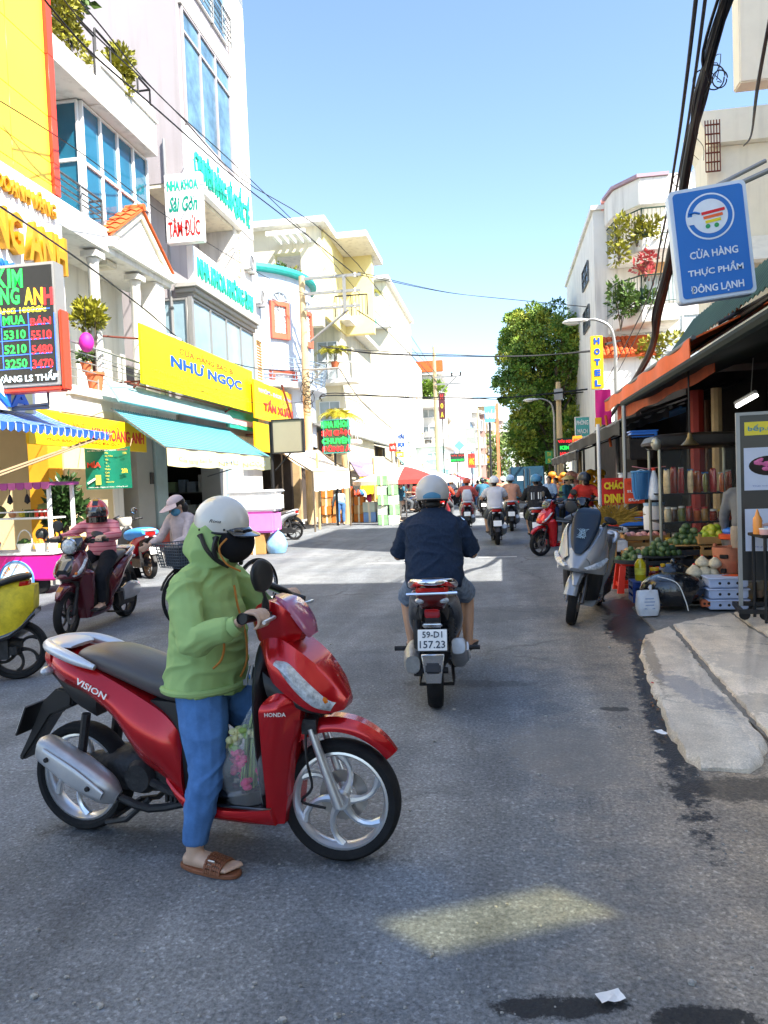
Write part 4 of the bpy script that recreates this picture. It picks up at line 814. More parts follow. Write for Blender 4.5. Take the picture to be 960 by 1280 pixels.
a = P(342, 690, Z=.08); t, a_, b_, z_ = flat_sign('blank khaki sign panel in a dark frame on a black post', 342, 379, 526, 566, 20.5, [], blank, None, frame_m=dsteel, post=(V(P(341, 600, Y=20.6).x, 20.6, .0), V(P(341, 600, Y=20.6).x, 20.6, P(341, 527, Y=20.6).z), .05))
part('brace', MB().tube([(a_.x, 20.6, a_.z-.5), (a_.x+.5, 20.6, a_.z)], .025), dsteel, t)
lg, lr_ = led['green'], led['red']
flat_sign('red and green LED dental sign board on a teal frame over the tents', 406, 436, 526, 566, 27.2, ['NHA KHOA', 'SÀI GÒN', 'CHUYÊN', 'ĐÔNG Á'], mat('led_back', '#3a5a40', .5), [lg, lr_, lg, lr_], frame_m=mat('teal_frame', '#3f8d8a', .5), lh=.86, bx=1.2, bold=.05, post=(V(P(420, 600, Y=27.4).x, 27.4, 0), V(P(420, 600, Y=27.4).x, 27.4, 3)))
flat_sign('white shop sign with two blue lettering panels below a shrub', 495, 508, 540, 562, 58, ['VẢI', 'SỢI'], MATS['sign_white'], MATS['royal_letters'], bold=.06, post=(P(500, 560, Y=58.1), V(P(500, 560, Y=58.1).x, 58.1, 0)))
flat_sign('tall dark vertical shop sign with yellow letters behind the second pole', 549, 557, 491, 524, 60, ['H', 'O', 'A'], mat('sign_maroon', '#5b3038', .5), [redl, my, my], bold=.05, post=(P(553, 524, Y=60.1), V(P(553, 524, Y=60.1).x, 60.1, 0)))
flat_sign('dark shop sign with red and green lines low beside the second pole', 563, 581, 567, 578, 62, ['VẢI SỢI', 'KIM PHÁT'], mat('sign_black', '#33413c', .5), [redl, lg], post=(P(572, 578, Y=62.1), V(P(572, 578, Y=62.1).x, 62.1, 0)))
flat_sign('small red shop sign above the distant crowd', 585, 594, 567, 585, 64, ['VÀNG'], mat('sign_red', '#c9463c', .5), my, post=(P(590, 585, Y=64.1), V(P(590, 585, Y=64.1).x, 64.1, 0)))
flat_sign('tall grey vertical sign with pale characters at the pale house', 583, 595, 535, 565, 86, ['NHA', 'SÁCH'], mat('sign_grey', '#8d958c', .5), mw, post=(P(589, 565, Y=86.1), V(P(589, 565, Y=86.1).x, 86.1, 0)))
flat_sign('blue billboard high over the distant street', 606, 619, 508, 528, 110, ['TƯ VẤN'], mat('sign_sky', '#5a97c8', .5), mw, post=(P(612, 528, Y=110.1), V(P(612, 528, Y=110.1).x, 110.1, 0), .15))
o_ = P(621, 504, Y=112); t = thing('sign_mast', 'tall thin orange mast sign far down the street', 'sign', (o_.x, 112, 0)); part('mast', MB().bx(-.2, .2, -.1, .1, 0, o_.z), mat('mast_orange', '#ef7a55', .6), t); part('base', MB().bx(-.3, .3, -.2, .2, 0, .3), grey_w, t)
p = P(574, 557, Y=62); t = thing('diamond_sign', 'blue diamond shaped warning sign on a post', 'sign', (p.x, 62, p.z)); part('plate', MB().box((0, 0, 0), (.62, .05, .62), Matrix.Rotation(pi/4, 3, 'Y')), mat('sign_steel_blue', '#6fa3b4', .5), t); part('post', MB().tube([(0, .06, .4), (0, .06, -p.z)], .04), steel, t)
SG = [('red', '#c9382c'), ('yellow', '#f0c21e'), ('blue', '#2a62b4'), ('green', '#2f8f56'), ('white', '#ecebe6'), ('orange', '#ea7a2a')]; rr = random.Random(19)
for k in range(16):
    c = SG[k % 6]; px = 486+k*9.2+rr.uniform(-2, 2); Y = 50+k*5.2; w_ = rr.uniform(5, 10)*(1-.02*k); y = 582-k*.2-rr.uniform(0, 34)*(1-.03*k); flat_sign(f'small {c[0]} sign, {ORD[k]} in the row of little signs receding along the left market', px, px+w_, y-rr.uniform(6, 14), y, Y, [('VẢI', 'KIM', 'SHOP', 'PHỞ', 'NHA', 'TRÀ')[k % 6]], mat('mini_'+c[0], c[1], .5), mw if c[0] != 'white' else redl, lh=.5, bold=.04, post=(P(px+3, y, Y=Y+.1), V(P(px+3, y, Y=Y+.1).x, Y+.1, 0), .04))
fm3 = [mat('far_'+n_, c, .8, var=.12, vs=.4, streak=.35) for n_, c in (('sand', '#b29a6e'), ('blue', '#7d94aa'), ('rose', '#b08a80'), ('mint', '#8fae9c'))]
for k, (px0, px1, py, Y, m) in enumerate([(540, 556, 520, 84, fm3[0]), (566, 590, 528, 98, fm3[1]), (588, 606, 518, 112, fm3[2]), (602, 622, 524, 128, fm3[0]), (618, 638, 540, 150, fm3[3])]): rowhouse(('low cream shophouse', 'pale blue shophouse', 'slim cream shophouse', 'white shophouse', 'farthest cream shophouse')[k]+' among the receding left fronts', px0, px1, py, Y, m, 3, 2, 8)
# ---------------------------------------------------------------- utility poles on the left
conc_p = mat('pole_concrete', '#c6ae86', .9, var=.12, vs=2, bump=.2)
def pole(label, px, pyb, h, X=None, arms=(), Y=None):
    b_ = P(px, pyb, Z=0) if Y is None else V(P(px, 600, Y=Y).x, Y, 0); t = thing('utility_pole', label, 'pole', b_, group=None)
    part('post', MB().tube([(0, 0, 0), (0.0, 0, h*.5), (.0, 0, h)], [.19, .16, .12], 14), conc_p, t)
    return t, b_
PB = P(390, 655, Z=0); t, PB = pole('tall tan concrete utility pole with triple steel crossarms beside the tents', 390, 655, 9.9)
def pz(px, py): q = P(px, py, Y=PB.y); return V(q.x-PB.x, 0, q.z)
ar = MB()
for y in (350, 369, 388): a = pz(386, y); e = pz(447, y-3); ar.box(((a.x+e.x)/2, -.2, a.z), (e.x-a.x+.3, .09, .1))
c = pz(432, 369); ar.bx(c.x-.06, c.x+.06, -.28, -.2, pz(432, 388).z-.1, pz(432, 349).z+.1); part('crossarm', ar, galu, t)
part('brace', MB().tube([pz(389, 428)+V(0, -.15, 0), pz(437, 388)+V(0, -.2, 0)], .05).tube([pz(388, 463)+V(0, -.18, 0), pz(425, 461)+V(0, -.2, 0)], .045).tube([pz(389, 480)+V(0, -.15, 0), pz(405, 463)+V(0, -.2, 0)], .03), galu, t)
ins = MB()
for y in (350, 369, 388):
    for px in (402, 420, 445): a = pz(px, y); ins.lathe([(.03, .05), (.07, .08), (.04, .13), (.07, .17), (.03, .24)], 10, (a.x, -.2, a.z))
part('insulator', ins, mat('porcelain', '#d8d4cc', .3), t)
cb = MB(); rr = random.Random(9)
for k in range(9): r_ = rr.uniform(.12, .3); z = pz(390, 510-k*4).z; cb.tube([(r_*cos(6.28*i/12)+.1, -.2, z+r_*sin(6.28*i/12)) for i in range(13)], .012, 4)
part('cable_coil', cb, mat('cable_black', (.006, .006, .008), .6, var=.1), t)
t, PB2 = pole('grey concrete utility pole with double crossarm in front of the white tower', 548, 0, 12, Y=58)
def pz2(px, py): q = P(px, py, Y=58); return V(q.x-PB2.x, 0, q.z)
part('crossarm', MB().bx(0, pz2(577, 471).x, -.3, -.2, pz2(548, 472).z-.06, pz2(548, 472).z+.06).bx(0, pz2(577, 471).x, -.3, -.2, pz2(548, 481).z-.06, pz2(548, 481).z+.06).tube([pz2(549, 492)+V(0, -.25, 0), pz2(570, 472)+V(0, -.25, 0)], .05), galu, t)
part('insulator', MB().lathe([(.03, 0), (.1, .06), (.05, .12), (.1, .2), (.04, .3)], 10, pz2(565, 471)+V(0, -.25, 0)).lathe([(.03, 0), (.1, .06), (.05, .12), (.1, .2), (.04, .3)], 10, pz2(576, 470)+V(0, -.25, 0)), dsteel, t)
pole('small distant concrete pole among the far house fronts', 600, 0, 11, Y=100)

# ---------------------------------------------------------------- tents and umbrellas of the left market
canvas_w = mat('white_canvas', '#eae4d4', .8, var=.08, vs=1.5, bump=.1, bs=20)
def tent(label, q, m, drop=0, vm=None, sagv=.1, posts=True, name='market_awning', grp=None):
    t = thing(name, label, 'awning', (0, 0, 0), group=grp); q = [Vector(x) for x in q]
    part('canvas', MB().grid(sag(q, sagv), 12, 6), m, t, solid=.02)
    if drop: part('valance', MB().grid(lambda u, v: q[3].lerp(q[2], u)+V(.01, -.01, -drop*v-.05*abs(sin(u*20))*v), 24, 2), vm or m, t, solid=.015)
    if posts:
        mb = MB()
        for c in q: mb.tube([c, (c.x, c.y, 0)], .035, 6)
        mb.tube([q[3], q[2]], .03).tube([q[0], q[3]], .03).tube([q[1], q[2]], .03); part('frame', mb, bark, t)
    return t
def QY(*l): return [P(x, y, Y=Y) for x, y, Y in l]
tent('broad white canvas awning sloping down beside the concrete pole', QY((352, 566, 27), (398, 563, 30), (436, 588, 27), (391, 590, 24)), canvas_w, .62)
tent('lilac grey canvas awning with a yellow front valance', QY((437, 577, 36), (466, 578, 42), (484, 595, 38), (449, 596, 33)), mat('lilac_canvas', '#7f72a0', .8, var=.1), .8, mat('yellow_canvas', '#f2b81a', .7, var=.08))
tent('grey tarpaulin stretched above the lilac awning', QY((440, 570, 44), (480, 571, 50), (492, 579, 46), (455, 581, 40)), mat('grey_tarp', '#a8a79c', .7, var=.15), .1)
tent('long teal and white tarpaulin roof in the middle of the market', QY((495, 571, 52), (545, 578, 75), (566, 588, 66), (512, 586, 48)), mat('aqua_tarp', '#8ecbc6', .6, var=.12), .3)
tent('orange red cloth awning further along the market', QY((535, 583, 60), (560, 586, 75), (572, 594, 68), (536, 597, 56)), mat('orange_cloth', '#ea7a4e', .7, var=.2), .4, mat('red_cloth', '#d9432e', .7))
tent('pale blue shade sheet over the far stalls', QY((560, 590, 78), (590, 592, 95), (602, 598, 90), (566, 600, 74)), mat('mist_tarp', '#a9b6cc', .7, var=.1), .3)
def umbrella(label, px, py, Y, R, cols, h=.55, n=8, zoff=0):
    p = P(px, py, Y=Y); t = thing('market_umbrella', label, 'umbrella', (p.x, p.y, 0)); m0 = None
    for k in range(n):
        a0, a1 = 2*pi*k/n, 2*pi*(k+1)/n; mb = MB()
        mb.grid(lambda u, v: V(R*v*cos(a0+(a1-a0)*u)*(1-.06*sin(pi*u)*v), R*v*sin(a0+(a1-a0)*u)*(1-.06*sin(pi*u)*v), p.z-h*v**1.3), 4, 6)
        mb.grid(lambda u, v: V(R*cos(a0+(a1-a0)*u)*(1-.06*sin(pi*u)), R*sin(a0+(a1-a0)*u)*(1-.06*sin(pi*u)), p.z-h-.16*v), 4, 1); part('panel', mb, cols[k % len(cols)], t)
    part('pole', MB().tube([(0, 0, 0), (0, 0, p.z+.08)], .03), alu, t); return t
umbrella('red and white striped market umbrella behind the navy rider', 506, 583, 30, 2.2, [mat('red_canvas', '#dc3a34', .7), canvas_w, canvas_w])
umbrella('big cream market umbrella next to the yellow valance', 478, 578, 38, 2.3, [mat('cream_canvas', '#ecdcae', .7), canvas_w])
umbrella('pink and pale market umbrella at the far stalls', 560, 592, 66, 2.0, [mat('pink_canvas', '#ee9aa8', .7), mat('red_canvas', '#dc3a34', .7)])
umbrella('multicoloured far umbrella near the bus end', 600, 596, 84, 1.8, [mat('green_canvas', '#4f9a5a', .7), mat('red_canvas', '#dc3a34', .7), canvas_w])
# dark shop depths behind the tents and goods in front
bk = thing('market_hall', 'low dark market shop row behind the tents', 'building', (0, 0, 0)); part('wall', MB().bx(-11, -8.6, 30, 56, 0, 4.2), mat('market_dark', '#4a4038', .9, var=.4, vs=1), bk)
for k in range(8): part('pillar', MB().bx(-8.6, -8.3, 30.2+k*3.2, 30.5+k*3.2, 0, 4.0), mat('market_tan', '#b59b72', .85, var=.2), bk)
part('roof', MB().slab((-11, 30, 4.9), (-11, 56, 4.9), (-7.6, 56, 4.1), (-7.6, 30, 4.1), .08), mat('tin_roof', '#8d8f8a', .6, var=.25, vs=2), bk)
carton = mat('carton', '#b98a52', .8, var=.15, vs=4); rr = random.Random(12)
def goods(label, px, py, Y, cols, nx, nz, s_=(.42, .4, .34), name='crate', cat='crate', grp='cartons'):
    p = P(px, py, Z=0) if Y is None else V(P(px, 600, Y=Y).x, Y, 0); k = 0
    for i in range(nx):
        for j in range(nz-(i % 2)):
            mb = MB(); mb.box((0, 0, s_[2]/2), s_); o = thing(name, f"{label}, {ORD[j]} from the ground in the {ORD[i]} column from the left", cat, (p.x+i*(s_[0]+.03)+rr.uniform(-.02, .02), p.y+rr.uniform(-.05, .05), .0+j*(s_[2]+.005)), rr.uniform(-.1, .1), group=grp)
            part('body', mb, cols[(i+j) % len(cols)], o, bev=.015); part('tape', MB().box((0, 0, s_[2]*.5), (s_[0]*.18, s_[1]+.006, s_[2]+.006)), cream_w, o)
goods('carton behind the bending shopper', 408, 655, 29.5, [carton, mat('carton_orange', '#c8752a', .8, var=.15)], 4, 4, grp='cartons piled behind the bending shopper')
goods('red carton', 434, 652, 30.5, [mat('carton_red', '#c8502e', .8, var=.15)], 2, 4, (.38, .4, .36), grp='red cartons beside the blue tables')
goods('drink crate', 478, 655, 27.0, [mat('crate_green', '#86b480', .6, var=.3, vs=6), mat('crate_white', '#c3cebf', .6)], 2, 5, (.36, .42, .36), grp='green and white drink crates')
goods('foam crate', 462, 655, 29.3, [mat('crate_blue', '#7fa6d8', .6), mat('crate_white', '', .6)], 2, 2, (.5, .5, .4), grp='foam crates by the blue tables')
def stool_table(label, loc, s_, h_, m, name='plastic_table', cat='table', grp=None):
    t = thing(name, label, cat, loc, group=grp); part('top', MB().box((0, 0, h_-.03), (s_, s_, .06)), m, t, bev=.015)
    for sx in (-1, 1):
        for sy in (-1, 1): part('leg', MB().prism([(-.04, 0), (.04, 0), (.055, h_-.06), (-.055, h_-.06)], .05, 'y', (sx*s_*.43, sy*s_*.43, 0)), m, t)
    return t
blp = mat('blue_plastic', '#2f76d2', .4, var=.08)
p = P(447, 652, Z=0); stool_table('blue plastic table with white bundles at the carton stall', (p.x, p.y, 0), .9, .75, blp); stool_table('low blue plastic table beside the white foam crates', (p.x+1.2, p.y+.3, 0), .8, .5, blp)
# hanging goods under the tents read as one colourful mass per stall
CN6 = ('red', 'golden', 'magenta', 'dark', 'pale', 'green', 'blue', 'orange')
cols6 = [mat('hang_%d' % i, c, .7, var=.3, vs=5) for i, c in enumerate(('#d84a2a', '#e0a83a', '#b8336a', '#3a3a44', '#d8d0c0', '#6a8a4a', '#3a78b0', '#c86a2a'))]
def hang(label, px0, px1, pyc, Y, n, cat='goods', drop=.5, name='hanging_bundle', grp=None):
    for k in range(n):
        p = P(px0+(px1-px0)*(k+.5)/n, pyc, Y=Y+rr.uniform(-.6, .6)); ci = rr.randrange(8); t = thing(name, f"{CN6[ci]} {label}, {ORD[k]} from the left", cat, p, rr.random()*3, group=grp or label)
        mb = MB(); h_ = drop*rr.uniform(.6, 1.2); w_ = rr.uniform(.1, .22); mb.loft([(0, .0, .02, .02), (.0, -h_*.3, w_*.8, w_*.6), (0, -h_*.75, w_, w_*.7), (0, -h_, w_*.5, w_*.3)], 8, 2); part('bundle', mb, cols6[ci], t); part('string', MB().tube([(0, 0, -.02), (0, 0, .35)], .008, 3), dsteel, t)
hang('bundle hanging inside the white tent', 432, 455, 612, 32, 8, grp='goods hanging in the white tent')
hang('bundle hanging under the yellow valance', 455, 490, 615, 36, 8, grp='goods hanging under the yellow valance')
hang('bundle hanging in the middle stalls', 508, 566, 598, 56, 14, drop=.8, grp='goods hanging in the middle stalls')
hang('bundle hanging at the far left stalls', 560, 612, 606, 80, 14, drop=1.0, grp='goods hanging at the far left stalls')
hang('bundle hanging along the far right stalls', 690, 752, 606, 27, 12, drop=.7, grp='goods hanging along the far right stalls')
for k, (px, Y) in enumerate([(432, 28.3), (398, 25.5), (468, 33), (500, 36), (530, 47)]):
    b_ = P(px, 620, Y=Y); t = thing('tent_post', ('pale tree trunk like post at the white tent front', 'slim timber post under the white awning edge', 'timber post at the yellow valance stall', 'timber post by the red and white umbrella', 'leaning timber post in the middle market')[k], 'post', (b_.x, Y, 0)); part('post', MB().tube([(0, 0, 0), (.03, 0, 1.3), (.0, 0, 2.7)], [.13, .11, .1] if k == 0 else .05, 9), MATS['market_tan'], t)
# things in front of the white pillar: styrofoam boxes, cartons and a blue bag
p = P(325, 692, Z=0)
for k, (dx, z, s_, m, lab) in enumerate([(-.1, .5, (1.15, .6, .5), mat('pink_cloth', '#e77ad0', .7, var=.12), 'pink cloth covered box under the white foam box'), (-.05, 1.0, (1.2, .65, .42), mat('foam_white', '#e9e9ea', .6, var=.04), 'white foam box on top of the pink covered box'), (-.42, 0, (.32, .5, .46), carton, 'narrow carton standing under the pink box'), (-.05, 0, (.5, .5, .48), carton, 'wide printed carton standing under the pink box')]):
    o = thing('foam_box' if k < 2 else 'carton', lab, 'box', (p.x+dx, p.y, z)); part('body', MB().box((0, 0, s_[2]/2), s_), m, o, bev=.05 if k < 2 else .012)
    if k == 1: part('lid', MB().box((0, 0, s_[2]+.04), (s_[0]+.04, s_[1]+.04, .075)), m, o, bev=.03)
    if k >= 2: part('tape', MB().box((0, 0, s_[2]/2), (.06, s_[1]+.004, s_[2]+.004)), cream_w, o)
o = thing('plastic_bag', 'pale blue plastic bag of goods beside the cartons', 'bag', (p.x+.42, p.y, 0)); part('bag', MB().loft([(0, .01, .16, .2), (0, .2, .22, .25), (.02, .42, .15, .16), (.02, .52, .04, .04)], 14, 4), mat('bag_blue', '#86b4dc', .3, var=.2, vs=8, bump=.4, bs=14), o); part('knot', MB().ell((.02, 0, .55), .05, 8, 5), MATS['bag_blue'], o)
# ================================================================ right side: buildings
NB = thing('offscreen_house', 'tall cream apartment house shading the near street', 'building', (0, 0, 0))
# slanted slot added to this unseen wall to shape the road's sun patch
NE = 3.6; wm_ = MB().bx(4.6, 4.72, -16, -1.10, 3.0, 15).bx(4.6, 4.72, -.30, NE, 3.0, 15).bx(4.9, 16, NE-.3, NE, 0, 15).bx(4.9, 16, -16, -15.7, 0, 15).bx(15.7, 16, -15.7, NE-.3, 0, 15); gp_ = MB()
for k in range(12): ya, yb = -1.10+.8*k/12, -1.10+.8*(k+1)/12; zc = 6.85-.94*(k+.5)/12; wm_.bx(4.6, 4.72, ya, yb, 3.0, zc-.2).bx(4.6, 4.72, ya, yb, zc+.2, 15); gp_.bx(4.64, 4.66, ya, yb, zc-.2, zc+.2)
part('wall', wm_, cream_w, NB)
part('roof', MB().bx(4.72, 9.2, -15.7, NE-.3, 14.7, 15).bx(13.4, 15.7, -15.7, NE-.3, 14.7, 15).bx(9.2, 13.4, -3.4, NE-.3, 14.7, 15).bx(9.2, 13.4, -15.7, -7, 14.7, 15), cream_w, NB)  # roof left open where the added sunbeam has to pass
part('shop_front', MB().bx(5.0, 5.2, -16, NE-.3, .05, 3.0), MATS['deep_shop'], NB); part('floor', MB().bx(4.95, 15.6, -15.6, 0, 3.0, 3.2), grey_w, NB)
for k in range(4):
    for z in (4.2, 7.6, 11): 
        if not (k == 3 and z == 4.2): window(NB, FR(4.595, -11.5+3.4*k+1.2, z), 1.6, 1.7, 2, 1, alu, dark_gl, sill=True)
tp_ = bpy.data.materials.new('sunbeam_filter'); tp_.use_nodes = True; n_ = tp_.node_tree.nodes; tb_ = n_.new('ShaderNodeBsdfTransparent'); tb_.inputs[0].default_value = (.62, .61, .44, 1); tp_.node_tree.links.new(tb_.outputs[0], n_['Material Output'].inputs[0]); part('pane', gp_, tp_, NB)  # filter added in the slot to dim and tint the sun patch
mat('pale_cream', '#f3eddb', .8, var=.04, streak=.15)
R1 = thing('balcony_building', 'cream house with projecting upper storey over the stall roofs', 'building', (0, 0, 0))
a = P(925, 103, Y=13); part('wall', MB().bx(a.x, 9, 13, 13.35, a.z, 11).bx(a.x+1.6, 9, 13.36, 15, 3.2, 8.5), MATS['pale_cream'], R1, bev=.02)
R2 = thing('corner_house', 'cream house with flared cornice and small iron corner window', 'building', (0, 0, 0))
a = P(878, 212, Y=17.6); zt = P(880, 150, Y=17.6).z
part('wall', MB().bx(a.x+.1, 12, 17.6, 18.6, 3, zt-.6), MATS['pale_cream'], R2, bev=.02)
part('cornice', MB().prism([(a.x-.1, zt-.05), (a.x-.1, zt+.1), (12, zt+.1), (12, zt-.6), (a.x+.15, zt-.6)], 1.4, 'y', (0, 18.1, 0)), MATS['pale_cream'], R2)
g = MB(); z0 = P(875, 218, Y=17.5).z
for k in range(6): g.tube([(a.x+.02, 17.4, z0+.2*k), (a.x+.32, 17.4, z0+.2*k)], .018, 5); g.tube([(a.x+.02+.06*k, 17.4, z0), (a.x+.02+.06*k, 17.4, z0+1.1)], .012, 5)
part('window_grille', g, rust, R2); part('awning', MB().slab((a.x-.1, 17.55, z0-1.5), (8, 17.55, z0-1.5), (8, 16.4, z0-2.3), (a.x-.1, 16.4, z0-2.3), .08), MATS['pale_cream'], R2)
BB = thing('offscreen_house', 'unseen tall grey block added behind the stall row to shade the street', 'building', (0, 0, 0)); part('wall', MB().bx(9.2, 15, 8.2, 14.8, 0, 20), grey_w, BB)  # out-of-view block added to cast a band of shade over the road
for k in range(4): window(BB, FR(9.195, 12.4, 3.5+3.3*k), 1.5, 1.8, 2, 1, alu, dark_gl)
# white balcony building
W3 = thing('balcony_block', 'white corner apartment block with stacked planted balconies behind the cables', 'building', (0, 0, 0)); YW = 36.0
def PW(px, py, Y=YW): return P(px, py, Y=Y)
xa = PW(745, 400).x; zt = PW(756, 262).z
part('wall', MB().bx(xa, 15, YW, 50, 0, zt).bx(PW(836, 300).x, 16, YW+.5, 50, zt+.003, PW(900, 205).z), white_w, W3, bev=.03)
part('roof_slab', MB().bx(xa-.12, PW(836, 300).x, YW-.12, 50, zt+.002, zt+.2), white_w, W3); part('parapet', MB().bx(PW(880, 200).x, 16, YW+.2, 44, PW(900, 205).z+.003, PW(900, 188).z), white_w, W3)
for k, (y0_, y1_) in enumerate([(322, 336), (380, 396)]): window(W3, FR(xa-.01, 40.5, PW(742, y1_).z), 2.4, PW(742, y0_).z-PW(742, y1_).z+.5, 2, 2, steel, dark_gl)
def bal(px0, px1, y_top, y_bot, dep=2.6):
    x0, x1 = PW(px0, y_top, YW-dep).x, PW(px1, y_top, YW-dep).x; z0, z1 = P((px0+px1)/2, y_bot, Y=YW-dep).z, P((px0+px1)/2, y_top, Y=YW-dep).z
    pts = [(x0-.2, YW-.05), (x0, YW-dep*.55), (x0+.9, YW-dep), (x1, YW-dep), (x1, YW-.05)]; part('balcony', MB().prism(pts, z1-z0, 'z', (0, 0, (z0+z1)/2)), white_w, W3, bev=.03); return pts, z1
for yt_, yb_, ry in ((296, 312, 1.25), (381, 402, 1.3)):
    pts, z = bal(776, 850, yt_, yb_); railing(W3, [(x, y+.08, z) for x, y in pts[:-1]], ry, mat('dark_green_iron', '#25443a', .5), vert=.16, bars=(.12, 1), r=.025, step=3)
pts, z = bal(771, 836, 222, 256); part('canopy_edge', MB().prism([(x-.1 if i < 3 else x, y-.08) for i, (x, y) in enumerate(pts)], .14, 'z', (0, 0, z+.08)), mat('mauve_edge', '#a98f9a', .7), W3)
window(W3, FY(PW(806, 370).x, YW-.01, PW(820, 378).z), 2.4, 2.6, 3, 2, alu, dull_gl); window(W3, FY(PW(806, 460).x, YW-.01, PW(806, 462).z), 3.4, 2.4, 4, 3, alu, dull_gl)
part('lintel', MB().bx(PW(798, 340).x, PW(830, 340).x, YW-.5, YW-.01, PW(810, 345).z, PW(810, 330).z), mat('tan_trim', '#c89a6a', .8), W3); part('sign_patch', MB().bx(PW(751, 258).x, PW(766, 258).x, YW-.06, YW-.01, PW(756, 263).z, PW(756, 250).z), mat('pink_trim', '#e79a8e', .8), W3)
for k, (px, py, rad, n, m, lab) in enumerate([(795, 292, (1.2, .4, .55), 520, leafy, 'leafy plants along the upper balcony railing of the white block'), (773, 300, (.5, .4, .9), 320, leafy, 'vine trailing beside the upper balcony of the white block'), (775, 385, (.6, .4, 1.0), 420, leaf_m, 'vine trailing from the lower balcony corner of the white block'), (800, 378, (.9, .4, .5), 380, leaf_m, 'plants behind the lower balcony railing of the white block'), (806, 335, (.6, .3, .6), 200, mat('bougainvillea', (.5, .08, .08), .6, var=.4, vs=3), 'red flowering plant below the upper balcony of the white block'), (824, 432, (1.2, .5, .5), 360, leafy, 'shrubs above the orange awning near the dark cable')]):
    p = PW(px, py, YW-2.4); shrub('balcony_plant', lab, (p.x, p.y, p.z-rad[2]), rad, n, .24, m, .05, None, 70+k)
TH = thing('tiled_house', 'small house with terracotta tile roof behind the hotel sign', 'house', (0, 0, 0)); YH = 33.5
x0, x1 = P(752, 430, Y=YH).x, P(784, 430, Y=YH).x; ze, zr = P(765, 446, Y=YH).z, P(765, 413, Y=YH).z
part('wall', MB().bx(x0, x1+1, YH+.3, 35.8, 0, ze), white_w, TH)
rf = part('roof', MB().slab((x0-.2, YH, ze), (x1+1.2, YH, ze), (x1+1.2, YH+1.6, zr), (x0-.2, YH+1.6, zr), .06), terra, TH); me = None; dn = V(0, 1.6, zr-ze).normalized()
for i in range(5):
    for j in range(8):
        if me is None: o = MB().tube([(0, 0, 0), V(0, 0, 0)+dn*.34], [.1, .09], 8).build('tile', terra, rf); me = o.data
        else: o = link('tile', me, rf)
        o.location = V(x0-.1+.2*j, YH, ze+.03)+dn*(.36*i)
flat_sign('tall yellow vertical hotel sign with blue letters', 740, 755, 420, 486, 30, list('HOTEL'), mat('hotel_yellow', '#f5c516', .4, var=.04), MATS['royal_letters'], depth=.25, lh=.62, bold=.06, post=(P(757, 430, Y=30.1), P(775, 426, Y=33.6)), bx=1.05)
flat_sign('teal and white shop sign hanging near the tree', 720, 737, 522, 546, 36, ['PHÒNG', 'MẠCH'], mat('sign_sea', '#4fa6a0', .5), mw, frame_m=alu, post=(P(729, 546, Y=36.1), V(P(729, 546, Y=36.1).x, 36.1, 0)))
flat_sign('green shop sign board beside the truck below the tree', 682, 691, 564, 580, 40, ['TH', '5'], mat('sign_green', '#3c9a5e', .5), my, post=(P(687, 580, Y=40.1), V(P(687, 580, Y=40.1).x, 40.1, 0)))
flat_sign('red and green LED shop sign under the tree crown', 697, 716, 548, 572, 38, ['VẢI SỢI', 'KIM', 'HOA'], mat('led_back2', '#20402c', .5), [lr_, lg, lr_], bold=.05, post=(P(706, 572, Y=38.1), V(P(706, 572, Y=38.1).x, 38.1, 0)))
flat_sign('orange shop sign beside the black tarpaulin', 716, 728, 545, 560, 34, ['SALE'], mat('sign_orange', '#f29a1e', .5), redl, post=(P(722, 560, Y=34.1), V(P(722, 560, Y=34.1).x, 34.1, 0)))
t = thing('vertical_banner', 'magenta and yellow banner hanging from the orange awning end', 'banner', P(754, 505, Y=17.2)); part('cloth', MB().grid(lambda u, v: ((u-.5)*.34, .02*sin(u*9+v*4), .32-.78*v), 6, 8), mat('magenta', '#e0218a', .6, var=.08), t, solid=.006); part('trim', MB().grid(lambda u, v: ((u-.5)*.14-.12, -.02, -.3-.2*v), 3, 3), MATS['yellow_canvas'], t, solid=.006)
# ---------------------------------------------------------------- street lamps, pole, tree, truck
def street_lamp(label, head, Y, base_px, L_, side=1):
    h_ = P(*head, Y=Y); b_ = P(base_px[0], base_px[1], Y=Y); t = thing('street_lamp', label, 'street lamp', (b_.x, Y, 0)); dx = h_.x-b_.x
    part('pole', MB().tube([(0, 0, 0), (0, 0, h_.z*.7), (0, 0, h_.z-.9), (dx*.12, 0, h_.z-.25), (dx*.5, 0, h_.z+.02), (dx*.8, 0, h_.z+.02)], [.08, .06, .05, .045, .04, .04], 8, sub=4), galu, t)
    part('lamp_head', MB().loft([(dx*.72, h_.z+.02, .05, .03), (dx*.9, h_.z+.03, .14, .06), (dx*1.15, h_.z+.02, .17, .08), (dx*1.35, h_.z-.0, .12, .05), (dx*1.42, h_.z-.01, .03, .02)], 14, 3), alu, t); part('lens', MB().ell((dx*1.15, 0, h_.z-.06), (.2*L_, .12, .05), 12, 5), mat('lamp_lens', '#d8d8cc', .2), t)
street_lamp('big pale street lamp head reaching out above the hotel sign', (722, 402), 24, (769, 440), 1); street_lamp('curved grey street lamp in front of the tree', (665, 500), 42, (693, 540), 1)
t, _ = pole('grey concrete utility pole half hidden in the tree', 701, 0, 6.6, Y=41); part('transformer', MB().bx(-.25, .2, -.45, -.2, 5.6, 6.2), galu, t, bev=.03)
T = thing('street_tree', 'tall dense green street tree rising above the market roofs', 'tree', (P(690, 600, Y=46).x, 46, 0)); rr = random.Random(4); YT_ = 46
lf = [MB() for _ in range(4)]; br = MB(); bx_, by_ = T.location.x, T.location.y
